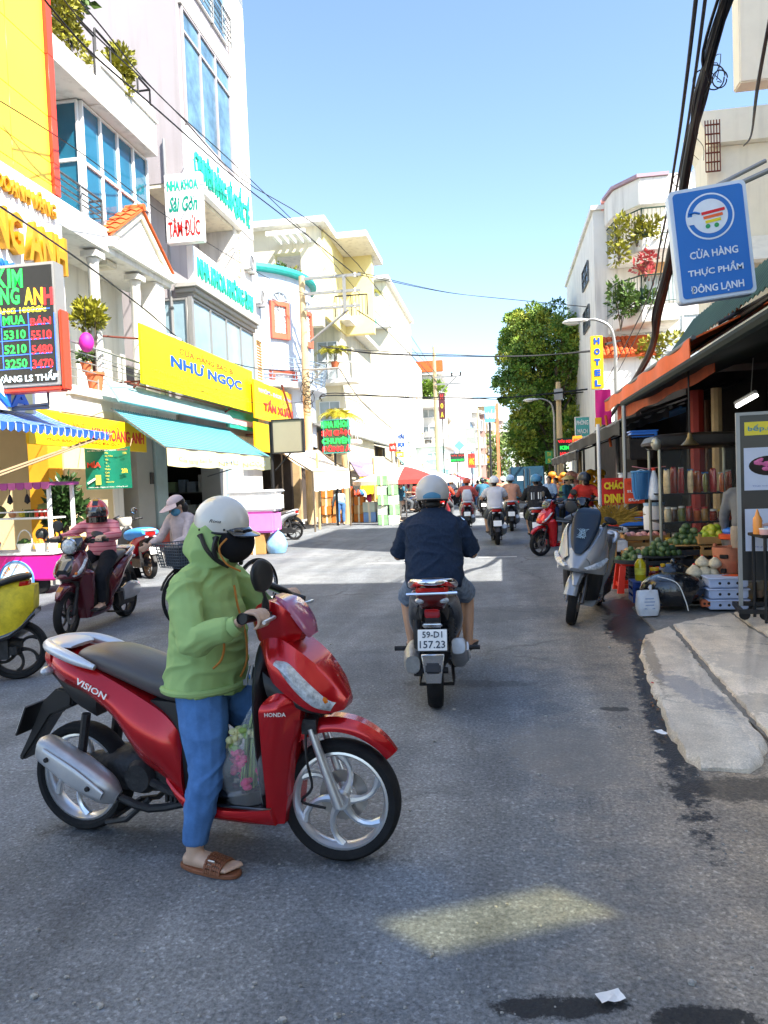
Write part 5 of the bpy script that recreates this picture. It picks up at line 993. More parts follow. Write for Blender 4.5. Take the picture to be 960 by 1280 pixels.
br.tube([(0, 0, 0), (.1, 0, 2.0), (0, .2, 4.0), (.2, .1, 6.5), (.1, 0, 9)], [.42, .33, .27, .2, .1], 10)
cl = [(688, 400, 1.3), (665, 405, 1.2), (648, 408, 1.1), (708, 410, 1.2), (728, 416, 1.1), (738, 425, .8), (640, 425, .9), (660, 428, 1.3), (690, 425, 1.6), (715, 432, 1.4), (645, 448, 1.2), (668, 452, 1.5), (695, 455, 1.6), (722, 455, 1.4), (640, 468, .9), (655, 478, 1.3), (682, 482, 1.6), (708, 480, 1.5), (732, 478, 1.0), (660, 500, 1.2), (685, 508, 1.5), (712, 506, 1.4), (734, 505, .9), (655, 522, 1.0), (672, 532, 1.3), (698, 532, 1.4), (722, 530, 1.1), (650, 540, .9), (662, 555, 1.1), (684, 556, 1.2), (710, 552, 1.1), (738, 548, .8), (668, 574, 1.0), (690, 576, 1.0), (652, 562, .7), (632, 432, .35), (627, 478, .3), (636, 500, .5), (744, 402, .5), (642, 522, .4), (646, 402, .6)]
for (px, py, r_) in cl:
    for _ in range(2 if r_ > .6 else 1):
        p = P(px+rr.uniform(-5, 5), py+rr.uniform(-5, 5), Y=YT_+rr.uniform(-2.2, 2.2)); c = V(p.x-bx_, p.y-by_, p.z); br.tube([(.1, 0, max(2.2, c.z*.55)), (c.x*.5, c.y*.5, c.z*.8), c], [.1, .06, .02], 5, False)
        for j in range(int(5+5*r_)):
            s_ = r_*.42*rr.uniform(.6, 1.25); d = V(rr.gauss(0, 1), rr.gauss(0, 1), rr.gauss(0, .8)).normalized()*r_*rr.uniform(.35, .95); leaves(lf[min(3, int(rr.random()*4))], c+d, (s_, s_, s_*.62), 105, rr.uniform(.14, .26), rr, .1)
tm = [mat('tree_leaf_%d' % i, c, .5, var=.35, vs=1.2) for i, c in enumerate(((.075, .16, .02), (.12, .23, .03), (.19, .29, .035), (.30, .34, .04)))]
for i, m_ in enumerate(lf): part('crown', m_, tm[i], T, smooth=False)
part('trunk', br, bark, T)
lw = MB(); rr = random.Random(14)
t = thing('street_tree', 'low pale green trees far beyond the truck', 'tree', (P(648, 600, Y=120).x, 120, 0))
for k in range(26): c = V(rr.uniform(-4, 5), rr.uniform(-4, 4), rr.uniform(3, 8)); leaves(lw, c, (1.5, 1.5, 1.1), 70, .7, rr)
part('crown', lw, mat('leaf_far', (.13, .19, .04), .6, var=.4, vs=.6), t, smooth=False); part('trunk', MB().tube([(0, 0, 0), (0, 0, 5)], [.4, .2], 8), bark, t)
TR = thing('box_truck', 'small blue box truck seen from behind in the traffic', 'truck', V(P(659, 600, Y=33.5).x, 33.5, 0), radians(1)); tb = mat('truck_blue', '#1b4258', .5, var=.15, vs=2); th = P(659, 583, Y=33.5).z
part('cargo_box', MB().bx(-.72, .72, .0, 3.2, .62, th), tb, TR, bev=.03)
for sx in (-1, 1): d = part('cargo_door', MB().bx(sx*.02, sx*.69, -.03, -.002, .66, th-.04), tb, TR, bev=.01); part('lock_bar', MB().tube([(sx*.12, -.05, .7), (sx*.12, -.05, th-.1)], .015, 6), steel, d); part('notice', MB().bx(sx*.3-.13, sx*.3+.13, -.04, -.031, th-.62, th-.42), mw, d)
part('chassis', MB().bx(-.6, .6, .05, 4.6, .42, .6), dsteel, TR); part('cab', MB().bx(-.66, .66, 3.25, 4.7, .5, th-.25), tb, TR, bev=.12); part('bumper', MB().bx(-.7, .7, -.12, -.04, .4, .55), dsteel, TR, bev=.02)
tyre = mat('tyre_rubber', (.012, .012, .013), .8, var=.3, vs=12, bump=.2, bs=60, spec=.3)
for sx in (-1, 1):
    part('tail_light', MB().bx(sx*.5-.1, sx*.5+.1, -.135, -.121, .43, .52), mat('lens_red', '#b01a18', .2), TR)
    for y in (.7, 3.9): part('wheel', MB().lathe([(.001, -.1), (.2, -.1), (.26, -.12), (.36, -.1), (.38, 0), (.36, .1), (.26, .12), (.001, .1)], 20, (sx*.58, y, .38), 'x'), tyre, TR)
part('mud_flap', MB().bx(-.62, -.4, .3, .32, .15, .5).bx(.4, .62, .3, .32, .15, .5), dsteel, TR); part('cover', MB().prism([(-.1, th-1.2), (.35, th-.8), (.4, th), (-.1, th)], .02, 'x', (.76, .2, 0)), dsteel, TR)
# ---------------------------------------------------------------- awnings of the right stalls
dk = mat('dark_green_tarp', (.004, .012, .009), .75, var=.2, vs=2, bump=.15, bs=12); blk = mat('black_tarp', (.004, .004, .005), .7, var=.25, vs=2, bump=.2, bs=10); org = mat('orange_tarp', '#e5601c', .6, var=.15, vs=1.6, bump=.1, bs=10)
def rawning(label, pxA, pxB, X, Xin, rise, m, val=0, vm=None, nm='stall_awning', sg_=.06, pole_=True, th_=.02):
    A_, B_ = P(*pxA, X=X), P(*pxB, X=X); z = (A_.z+B_.z)/2; A_.z = B_.z = z; q = [V(Xin, B_.y, z+rise), V(Xin, A_.y, z+rise), A_, B_]; t = thing(nm, label, 'awning', (0, 0, 0))
    part('sheet', MB().grid(sag(q, sg_), 16, 6), m, t, solid=th_); part('edge_pole', MB().tube([A_+V(0, .05, 0), B_-V(0, .05, 0)], .03), m if val == 0 else steel, t)
    if val: part('valance', MB().grid(lambda u, v: A_.lerp(B_, u)+V(-.01+.02*sin(u*30), 0, -val*v-.05*abs(sin(u*14))*v), 40, 2), vm or m, t, solid=.012)
    if pole_: part('prop', MB().tube([q[0].lerp(q[3], .2), q[0].lerp(q[3], .85)], .025), dsteel, t); part('prop', MB().tube([q[1].lerp(q[2], .2), q[1].lerp(q[2], .9)], .025), dsteel, t)
    return t, A_, B_
tA, A1_, B1_ = rawning('dark green tarpaulin awning over the near grocery stall', (781, 503), (975, 394), 2.2, 4.4, .75, dk)
part('tube', MB().tube([A1_+V(-.03, 0, 0), B1_+V(-.03, -.3, 0)], .06, 8), dk, tA)
t = thing('metal_canopy', 'corrugated green metal canopy above the dark tarpaulin', 'awning', (0, 0, 0)); A_ = P(832, 450, Y=13.2); I_ = P(868, 399, Y=13.2); N_ = V(A_.x, 6.2, A_.z); NI = V(I_.x, 6.2, I_.z)
me_ = mat('green_metal', '#2c4a38', .55, metal=.2, var=.2, vs=3)
part('sheet', MB().grid(lambda u, v: A_.lerp(N_, v).lerp(I_.lerp(NI, v), u)+V(0, 0, .018*cos(v*2*pi*44)), 4, 264), me_, t, solid=.004, ang=60)
part('purlin', MB().tube([A_+V(.1, 0, -.05), N_+V(.1, 0, -.05)], .035).tube([A_.lerp(I_, .5)+V(0, 0, -.06), N_.lerp(NI, .5)+V(0, 0, -.06)], .03).tube([A_+V(0, -.3, -.06), I_+V(0, -.3, -.06)], .03).tube([A_.lerp(N_, .5)+V(0, 0, -.06), I_.lerp(NI, .5)+V(0, 0, -.06)], .03), dsteel, t)
tO, A2, B2 = rawning('orange canvas awning with layered valance in the middle stalls', (757, 494), (866, 436), 2.35, 4.3, 1.0, org, .22)
part('under_band', MB().grid(lambda u, v: A2.lerp(B2, u)+V(.25, 0, -.16-.28*v+.02*sin(u*20)), 20, 2), mat('orange_faded', '#c65a2a', .7, var=.2), tO, solid=.01)
part('arm', MB().tube([A2+V(.0, .1, -.3), A2+V(.1, .1, -1.0)], .03), terra, tO)
rawning('black tarpaulin awning beyond the orange awning', (712, 560), (777, 519), 2.1, 4.2, .7, blk, .2); rawning('second black tarpaulin low over the blue counter', (772, 545), (838, 497), 2.9, 4.4, .5, blk, .12)
rawning('blue tarpaulin sheet deep behind the hanging baskets', (792, 536), (850, 505), 3.1, 4.5, .4, mat('blue_tarp', '#2f6aa0', .6, var=.15), 0); rawning('far dark awning below the tree', (690, 575), (722, 562), 1.9, 4.2, .8, blk, .2)
# back walls of the stalls and posts
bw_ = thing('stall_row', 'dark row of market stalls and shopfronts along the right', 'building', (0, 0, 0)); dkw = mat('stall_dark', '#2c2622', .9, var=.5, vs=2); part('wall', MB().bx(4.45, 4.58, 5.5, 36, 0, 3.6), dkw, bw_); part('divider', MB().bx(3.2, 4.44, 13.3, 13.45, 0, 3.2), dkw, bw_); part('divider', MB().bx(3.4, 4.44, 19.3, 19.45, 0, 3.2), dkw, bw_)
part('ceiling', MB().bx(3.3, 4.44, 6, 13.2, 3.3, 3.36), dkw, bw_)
for k in range(7): part('shutter_slat', MB().bx(4.38, 4.43, 8.6, 12.9, 2.45+.11*k, 2.55+.11*k), mat('shutter_metal', '#6b6a55', .5, metal=.3, var=.2), bw_, bev=.01)
part('fascia_sign', MB().bx(4.2, 4.3, 7.6, 12.6, 3.3, 3.95), mat('brown_sign', '#5b2a20', .6, var=.2), bw_); 
for k, (px, py0, py1, Y, w_, m, lab) in enumerate([(898, 485, 620, 12.2, .16, MATS['market_tan'], 'pale timber post behind the glass food cabinet'), (872, 488, 560, 12.6, .22, mat('red_post', '#8f2418', .6, var=.15), 'dark red banner post behind the orange awning'), (752, 530, 700, 15.2, .07, alu, 'thin white post beside the red rice porridge sign'), (781, 507, 570, 13.0, .07, galu, 'grey end post of the dark green awning'), (727, 560, 640, 24, .1, MATS['market_tan'], 'timber post at the black awning in the far stalls'), (886, 500, 590, 12.8, .1, mat('brown_wood', '#5a3a26', .7, var=.2), 'brown wooden post next to the dark red post')]):
    b_ = P(px, py1, Y=Y); tp = P(px, py0, Y=Y); o = thing('stall_post', lab, 'post', (b_.x, Y, 0)); part('post', MB().tube([(0, 0, 0), (0, 0, tp.z)], w_/2, 8), m, o, bev=0); part('foot', MB().bx(-w_*.7, w_*.7, -w_*.7, w_*.7, 0, .04), dsteel, o)
# ================================================================ motor scooters (local x forward, y left, z up)
def shell(ribs, nv=8, sub=5, pw=1.0):
    """closed skin from side-view ribs (top point, bottom point, half width top, half width bottom, bulge)"""
    P0 = [Vector((r[0][0], 0, r[0][1])) for r in ribs]; P1 = [Vector((r[1][0], 0, r[1][1])) for r in ribs]; A = [tuple(x+1 for x in r[2:5]) for r in ribs]
    T_, _ = crom(P0, A, sub); B_, A_ = crom(P1, A, sub); vs = []; fs = []; m = 2*(nv+1)
    for t, b, a in zip(T_, B_, A_):
        rg = []
        for k in range(nv+1): v = k/nv; p = t.lerp(b, v); rg.append((p, max(.002, (a[0]-1)*(1-v)+(a[1]-1)*v+(a[2]-1)*sin(pi*v**pw))))
        vs += [V(p.x, -y, p.z) for p, y in rg]+[V(p.x, y, p.z) for p, y in reversed(rg)]
    for i in range(len(T_)-1):
        for k in range(m): fs.append((i*m+k, i*m+(k+1) % m, (i+1)*m+(k+1) % m, (i+1)*m+k))
    n = len(T_)
    for e in (0, n-1):
        for k in range(nv): fs.append((e*m+k, e*m+k+1, e*m+m-2-k, e*m+m-1-k))
    return MB().add(vs, fs)
def skin(ribs, side, y, sub=5, nv=5, th=.008, bulge=.01):
    """thin moulded piece lying on one flank; ribs (top, bottom, y top, y bottom)"""
    P0 = [V(r[0][0], side*r[2], r[0][1]) for r in ribs]; P1 = [V(r[1][0], side*r[3], r[1][1]) for r in ribs]; z = [0]*len(P0)
    T_, _ = crom(P0, z, sub); B_, _ = crom(P1, z, sub); n = len(T_)
    def fn(u, v): i = round(u*(n-1)); p = T_[i].lerp(B_[i], v); return p+V(0, side*bulge*sin(pi*v), 0)
    return MB().grid(fn, n-1, nv)
redp = mat('red_paint', (.52, .008, .014), .25, metal=.45, var=.08, vs=3, coat=.55, spec=.5)
blackp = mat('black_plastic', (.012, .012, .013), .45, var=.2, vs=6, bump=.05, bs=200)
glossk = mat('gloss_black', (.008, .008, .01), .08, coat=1)
silver = mat('silver_alloy', (.72, .73, .75), .32, metal=.85, var=.05, vs=6); chrome = mat('chrome', (.8, .8, .82), .1, metal=1)
muff = mat('muffler_grey', (.42, .42, .43), .4, metal=.6, var=.18, vs=14); engm = mat('engine_dark', (.03, .03, .032), .55, metal=.4, var=.4, vs=14, bump=.3, bs=30)
seat_m = mat('seat_vinyl', (.085, .075, .075), .38, var=.1, vs=3, bump=.05, bs=120)
lens_r = mat('lens_red', '#b01a18', .15); lens_w = mat('lens_clear', (.42, .45, .48), .06, var=.55, vs=42, spec=.9, coat=1); lens_o = mat('lens_amber', '#d0701a', .15)
mirg = mat('mirror_glass', (.75, .78, .8), .04, metal=1); letter_w = mat('letter_silver', (.75, .74, .7), .35, metal=.3); plate_w = mat('plate_white', '#e9e9e6', .5, var=.06, vs=6); plate_k = mat('plate_ink', '#2a3a4a', .6)
brake_m = mat('brake_disc', (.35, .33, .31), .35, metal=.8)
def wheel_parts(root, cx, cz, M=None, r=.25, n=6, rim_m=None, nm='wheel', disc=True, wid=.045):
    M = M or Matrix.Identity(4); rim_m = rim_m or silver
    w_ = MB(); prof = [(r*.80, -wid*.62), (r*.86, -wid*.95), (r*.93, -wid), (r*.98, -wid*.72), (r, -wid*.3), (r*1.003, 0), (r, wid*.3), (r*.98, wid*.72), (r*.93, wid), (r*.86, wid*.95), (r*.80, wid*.62)]
    w_.lathe(prof, 48, (0, 0, 0), 'y'); w_.xf(M @ Matrix.Translation((cx, 0, cz))); W = w_.build(nm, tyre, root)
    q = MB(); q.lathe([(r*.81, -wid*.66), (r*.77, -wid*.7), (r*.755, -wid*.5), (r*.72, -wid*.25), (r*.72, wid*.25), (r*.755, wid*.5), (r*.77, wid*.7), (r*.81, wid*.66)], 48, (0, 0, 0), 'y').lathe([(.001, -wid*.8), (.035, -wid*.8), (.042, -wid*.5), (.042, wid*.5), (.035, wid*.8), (.001, wid*.8)], 20, (0, 0, 0), 'y')
    for k in range(n):
        a = 2*pi*k/n; pts = []
        for i in range(7): t = i/6; b_ = a+.55*t*t; rr_ = .035+(r*.745-.035)*t; pts.append((rr_*cos(b_), 0, rr_*sin(b_)))
        q.tube(pts, [.020, .017, .014, .013, .013, .015, .02], 7)
    q.xf(M @ Matrix.Translation((cx, 0, cz))); q.build('rim', rim_m, W)
    if disc:
        d = MB(); d.lathe([(.055, .042), (.105, .042), (.105, .047), (.055, .047)], 30, (0, 0, 0), 'y').xf(M @ Matrix.Translation((cx, 0, cz))); d.build('brake_disc', brake_m, W)
    return W
def scooter(name, label, loc, rz, steer=0, body=None, seat=None, rim=None, plate=None, brand=(), lamp=False, grp=None, lean=0, maxi=False, grab=None, sidem=None):
    body = body or redp; seat = seat or seat_m; sidem = sidem or body; t = thing(name, label, 'motor scooter', loc, rz, grp)
    if lean: t.rotation_euler = (lean, 0, rz)
    ax = (V(.40, 0, 1.0)-V(.646, 0, .257)).normalized(); S_ = Matrix.Translation((.646, 0, .257)) @ Matrix.Rotation(steer, 4, ax) @ Matrix.Translation((-.646, 0, -.257))
    pt = lambda nm, mb, m, st=False, par=None, **k: part(nm, mb.xf(S_) if st else mb, m, par or t, **k)
    # rear body and tail
    pt('rear_body', shell([((-.745, .842), (-.735, .765), .035, .03, .006), ((-.70, .850), (-.69, .728), .085, .075, .02), ((-.60, .832), (-.60, .700), .115, .105, .035), ((-.48, .795), (-.49, .664), .128, .118, .045), ((-.33, .735), (-.34, .560), .14, .125, .055), ((-.20, .675), (-.225, .410), .148, .135, .06), ((-.09, .615), (-.11, .340), .152, .14, .052), ((-.03, .555), (-.045, .290), .15, .142, .03), ((-.005, .50), (-.01, .255), .14, .142, .02)], 10, 6), body)
    pt('inner_panel', shell([((-.16, .66), (-.14, .30), .13, .12, .01), ((-.03, .655), (-.0, .27), .136, .13, .015), ((.05, .62), (.05, .26), .12, .13, .01), ((.08, .56), (.085, .255), .09, .12, .0)], 5, 4), blackp)
    pt('skirt', shell([((-.09, .335), (-.08, .30), .145, .14, .01), ((-.02, .275), (-.01, .215), .158, .15, .01), ((.08, .235), (.08, .185), .172, .15, .012), ((.25, .235), (.25, .180), .178, .155, .012), ((.40, .25), (.41, .175), .17, .14, .01)], 5, 5), sidem)
    pt('floorboard', MB().bx(.03, .40, -.165, .165, .236, .252), glossk, bev=.005)
    st = pt('seat', MB().loft([(-.575, .822, .045, .014), (-.54, .826, .10, .034, 2.6), (-.42, .812, .132, .052, 2.8), (-.28, .772, .142, .06, 2.8), (-.14, .722, .138, .064, 2.8), (-.02, .680, .115, .068, 2.6), (.05, .645, .08, .06), (.085, .60, .04, .03)], 22, 6), seat)
    gm_ = grab or mat('grab_rail_silver', (.62, .63, .66), .35, metal=.5)
    pt('grab_rail', MB().tube([(-.42, -.150, .795), (-.52, -.152, .828), (-.64, -.13, .862), (-.725, -.075, .872), (-.745, 0, .872), (-.725, .075, .872), (-.64, .13, .862), (-.52, .152, .828), (-.42, .150, .795)], [.012, .024, .026, .024, .024, .024, .026, .024, .012], 10, sub=4).loft([(-.755, .872, .05, .012), (-.72, .878, .09, .016), (-.64, .872, .11, .014), (-.60, .862, .08, .008)], 12, 3), gm_)
    pt('tail_light', shell([((-.752, .835), (-.75, .79), .05, .05, .005), ((-.735, .838), (-.728, .775), .085, .08, .01), ((-.69, .84), (-.68, .775), .105, .1, .01)], 4, 3), lens_r)
    pt('indicator', MB().ell((-.735, -.075, .752), (.03, .04, .022), 12, 6).ell((-.735, .075, .752), (.03, .04, .022), 12, 6), lens_w); pt('under_tail', shell([((-.73, .745), (-.70, .70), .07, .05, .0), ((-.62, .71), (-.60, .62), .09, .08, .01), ((-.45, .67), (-.47, .56), .1, .09, .01)], 4, 3), blackp)
    f = pt('rear_fender', MB().prism([(-.63, .66), (-.72, .665), (-.80, .60), (-.90, .42), (-.962, .318), (-.935, .305), (-.86, .40), (-.76, .53), (-.64, .58)], .10, 'y'), blackp, bev=.01)
    Mp = Matrix.Translation((-.895, 0, .520)) @ Matrix.Rotation(radians(25), 4, 'Y') @ frame((0, 0, 0), (0, -1, 0), (0, 0, 1)); pl_ = pt('number_plate', MB().box((0, 0, -.004), (.19, .14, .006)).xf(Mp), plate_w, par=None, bev=.004)
    if plate: text(plate[0], Mp @ Matrix.Translation((0, .035, .0005)), plate_k, pl_, w=.13, h=.042, depth=.002, bold=.01); text(plate[1], Mp @ Matrix.Translation((0, -.03, .0005)), plate_k, pl_, w=.165, h=.048, depth=.002, bold=.01)
    pt('plate_frame', MB().box((0, 0, -.012), (.2, .15, .008)).xf(Mp), blackp)
    # front shield, cowl, lamps
    sh_ = pt('front_shield', shell([((.435, .172), (.37, .178), .11, .14, .0), ((.455, .30), (.383, .30), .105, .165, .01), ((.485, .45), (.385, .45), .10, .185, .02), ((.525, .60), (.386, .60), .12, .20, .03), ((.535, .69), (.39, .675), .13, .20, .03), ((.50, .745), (.42, .715), .11, .165, .01)], 7, 6), body)
    pt('inner_shield', MB().loft([(.355, .24, .13, .02), (.352, .4, .16, .022), (.35, .6, .175, .025), (.345, .75, .15, .03), (.35, .86, .09, .04), (.36, .92, .05, .03)], 16, 4), blackp)
    pt('front_cowl', shell([((.325, .895), (.37, .80), .05, .05, .01), ((.37, .93), (.41, .775), .09, .13, .02), ((.44, .935), (.455, .745), .10, .155, .025), ((.52, .89), (.52, .70), .10, .162, .03), ((.60, .825), (.58, .662), .088, .15, .03), ((.665, .748), (.64, .640), .062, .11, .028), ((.70, .68), (.69, .640), .03, .05, .01)], 9, 6), body)
    for sd in (-1, 1):
        pt('headlight', skin([((.445, .852), (.447, .842), .139, .142), ((.49, .845), (.485, .80), .140, .160), ((.55, .800), (.545, .735), .134, .166), ((.615, .738), (.605, .680), .115, .151), ((.67, .678), (.655, .655), .075, .105)], sd, 0, bulge=.022), lens_w, solid=.006)
        pt('lamp_reflector', MB().ell((.625, sd*.122, .692), (.028, .02, .022), 10, 6), lens_o)
    pt('cowl_vent', shell([((.37, .80), (.40, .70), .12, .14, .01), ((.45, .755), (.47, .69), .14, .15, .01), ((.56, .69), (.57, .645), .12, .13, .01), ((.64, .645), (.64, .62), .06, .06, 0)], 4, 4), blackp)
    # steering head: handlebar cover, bars, mirrors
    hc = pt('handlebar_cover', shell([((.30, 1.02), (.31, .945), .05, .04, .01), ((.34, 1.065), (.335, .915), .10, .07, .02), ((.41, 1.085), (.40, .905), .13, .08, .02), ((.48, 1.04), (.45, .905), .12, .08, .02), ((.525, .965), (.50, .915), .07, .05, .01)], 6, 5), body, True)
    pt('windscreen', shell([((.40, 1.10), (.415, 1.085), .05, .07, .0), ((.47, 1.072), (.475, 1.04), .09, .115, .005), ((.53, .995), (.525, .965), .08, .10, .005), ((.555, .935), (.54, .925), .04, .05, .0)], 4, 4), mat('pink_reflection_screen', '#a8607c', .1, spec=.8), True)  # a pink reflection is put into the screen's colour
    b_ = MB()
    for sd in (-1, 1): b_.tube([(.40, sd*.06, 1.01), (.40, sd*.16, 1.03), (.385, sd*.22, 1.04)], .016, 8)
    pt('handlebar', b_, blackp, True)
    for sd in (-1, 1):
        pt('grip', MB().tube([(.388, sd*.20, 1.038), (.368, sd*.335, 1.045)], .019, 10).lathe([(.022, 0), (.024, .012), (.001, .014)], 10, (.366, sd*.34, 1.045), 'y'), blackp, True)
        pt('brake_lever', MB().tube([(.42, sd*.17, 1.03), (.455, sd*.22, 1.035), (.45, sd*.33, 1.03)], [.009, .007, .008], 6), silver, True); pt('switch_box', MB().box((.40, sd*.185, 1.035), (.055, .05, .05)), blackp, True, bev=.01)
        m0 = V(.40, sd*.20, 1.195); mm = MB(); mm.loft([(-.0, -.062, .025, .012), (0, -.03, .062, .016, 2.6), (0, .015, .072, .016, 2.6), (0, .05, .05, .014), (0, .064, .02, .006)], 20, 4); R_ = Matrix.Translation(m0) @ Matrix.Rotation(sd*radians(15), 4, 'Z') @ Matrix.Rotation(sd*radians(18), 4, 'X')
        mi = pt('mirror', mm.xf(R_), blackp, True); part('mirror_glass', MB().loft([(-.017, -.05, .02, .002), (-.017, 0, .058, .003, 2.6), (-.017, .05, .03, .002)], 16, 3).xf(S_ @ R_), mirg, mi)
        pt('mirror_stem', MB().tube([(.40, sd*.165, 1.04), (.40, sd*.165, 1.085), (.405, sd*.185, 1.11), (.402, sd*.2, 1.15)], [.017, .016, .007, .007], 7), blackp, True)
    # front end
    fr_ = []
    for a_, hw in ((40, .022), (55, .042), (75, .058), (95, .064), (115, .066), (135, .066), (152, .060), (163, .03)):
        a = radians(a_); o = .315+.03*sin(radians(max(0, min(180, (a_-40)*1.3)))); fr_.append(((.646+o*cos(a), .257+o*sin(a)), (.646+(o-.055)*cos(a), .257+(o-.055)*sin(a)), hw*.55, hw, .012))
    pt('front_fender', shell(fr_, 5, 4), body, True)
    pt('fork', MB().tube([(.545, -.078, .56), (.60, -.078, .40), (.655, -.075, .245)], [.016, .02, .024], 10).tube([(.545, .078, .56), (.60, .078, .40), (.655, .075, .245)], [.016, .02, .024], 10).tube([(.648, -.085, .257), (.648, .085, .257)], .012, 8), silver, True)
    pt('steering_neck', MB().tube([(.53, 0, .62), (.40, 0, .96)], .03, 8).bx(.51, .57, -.09, .09, .54, .60), engm, True); pt('brake_hose', MB().tube([(.52, -.06, .62), (.53, -.1, .45), (.55, -.10, .33), (.50, -.085, .265), (.60, -.08, .24)], .006, 6, sub=4), blackp, True)
    wheel_parts(t, .646, .25, S_, rim_m=rim); wheel_parts(t, -.622, .25, None, rim_m=rim, disc=False, wid=.05)
    # engine, exhaust, stand
    en = MB(); en.loft([(-.66, .27, .05, .07), (-.50, .29, .075, .085), (-.32, .31, .10, .10), (-.14, .30, .09, .08), (-.02, .26, .06, .05)], 14, 4).lathe([(.001, .09), (.07, .09), (.085, .06), (.085, -.06), (.07, -.09), (.001, -.09)], 20, (-.27, 0, .30), 'y').lathe([(.001, -.13), (.06, -.13), (.075, -.10), (.03, -.10)], 18, (-.25, 0, .31), 'y').tube([(-.30, -.1, .33), (-.12, -.11, .27), (-.02, -.08, .22)], .02, 7).bx(-.58, -.2, .09, .15, .2, .36)
    for k in range(5): en.bx(-.14+.022*k, -.128+.022*k, -.09, .09, .2, .33)
    pt('engine', en, engm, bev=0); pt('shock_absorber', MB().tube([(-.55, .12, .32), (-.50, .12, .58)], .028, 8), engm); pt('shock_absorber', MB().tube([(-.55, -.12, .32), (-.50, -.12, .58)], .02, 8), engm)
    mu = pt('muffler', MB().loft([(-.70, .435, .045, .052, 3, -.165), (-.66, .42, .055, .06, 3, -.168), (-.50, .335, .062, .066, 3, -.168), (-.38, .268, .05, .058, 3, -.165), (-.325, .235, .02, .03, 3, -.16)], 20, 5), muff)
    part('heat_shield', MB().loft([(-.66, .425, .008, .03, 3, -.226), (-.50, .338, .01, .042, 3, -.232), (-.36, .262, .008, .02, 3, -.222)], 14, 4), mat('shield_grey', (.5, .5, .51), .35, metal=.5, var=.1, vs=8), mu); part('bolt', MB().lathe([(.001, -.245), (.010, -.245), (.012, -.236), (.012, -.22)], 10, (-.625, 0, .405), 'y').lathe([(.001, -.245), (.010, -.245), (.012, -.236), (.012, -.22)], 10, (-.42, 0, .295), 'y'), dsteel, mu)
    pt('exhaust_pipe', MB().tube([(-.34, -.15, .24), (-.2, -.12, .18), (-.02, -.05, .2)], .018, 8, sub=3), engm); pt('stand', MB().tube([(-.2, -.11, .22), (-.32, -.12, .12), (-.42, -.12, .1), (-.42, .12, .1), (-.32, .12, .12), (-.2, .11, .22)], .013, 6), engm)
    pt('swingarm', MB().tube([(-.622, -.09, .25), (-.62, .09, .25)], .022, 8).bx(-.64, -.3, .09, .13, .23, .30), engm)
    for (s, pos, w_, h_, ang) in brand:
        if pos == 'flank': text(s, frame((-.41, -.192, .715), (cos(ang), 0, sin(ang)), (-sin(ang)*.9, .25, cos(ang)*.9)), letter_w, t, w=w_, h=h_, depth=.003, bold=.01)
        else: text(s, frame((.46, -.205, .655), (.97, .22, 0), (0, 0, 1)), letter_w, t, w=w_, h=h_, depth=.003, bold=.015)
    return t
def recolour(t, mp):
    for o in [t]+list(t.children_recursive):
        if o.type == 'MESH':
            for s in o.material_slots:
                if s.material in mp: n_ = mp[s.material]; s.link = 'OBJECT'; s.material = n_
def strip(t, names):
    for o in list(t.children_recursive):
        if o.name.split('.')[0] in names: bpy.data.objects.remove(o)
RS = scooter('motor_scooter', 'glossy red motor scooter straddled by the woman in the green hoodie', (-1.33, 3.04, 0), atan2(-.18, 1.26), radians(7), plate=('59-P2', '381.40'), brand=(('VISION', 'flank', .16, .026, radians(-24)), ('HONDA', 'shield', .085, .016, 0)))
RM = Matrix.Translation((.40, .165, 1.085)) @ Matrix.Rotation(radians(-72), 4, 'Y') @ Matrix.Translation((-.40, -.165, -1.085))
for o_ in list(RS.children):
    if o_.name.split('.')[0] in ('mirror', 'mirror_stem') and sum(v_.co.y for v_ in o_.data.vertices) > 0: o_.data.transform(RM); [c_.data.transform(RM) for c_ in o_.children]
paint = {k: mat('paint_'+k, c, .25, metal=.25, coat=1, var=.06) for k, c in (('burgundy', (.10, .010, .022)), ('silver', (.42, .43, .46)), ('grey', (.25, .27, .30)), ('yellow', (.62, .50, .03)), ('black', (.012, .012, .014)), ('white', (.7, .7, .7)), ('blue', (.03, .07, .2)), ('cherry', (.45, .01, .02)))}
def copy_scooter(label, wf_, wr_, cols, grp=None, lean=0, keep=False, plate_=None):
    """copy set by its two wheel contact points in the street"""
    wf_, wr_ = Vector(wf_), Vector(wr_); d = (wf_-wr_); rz = atan2(d.y, d.x); c = wr_+d.normalized()*.622; o = dup(RS, (c.x, c.y, 0), rz, label, grp)
    if 'group' in o and not grp: del o['group']
    o.rotation_euler = (lean, 0, rz); strip(o, ('lettering',)); recolour(o, {MATS['pink_reflection_screen']: glossk, **cols}); return o
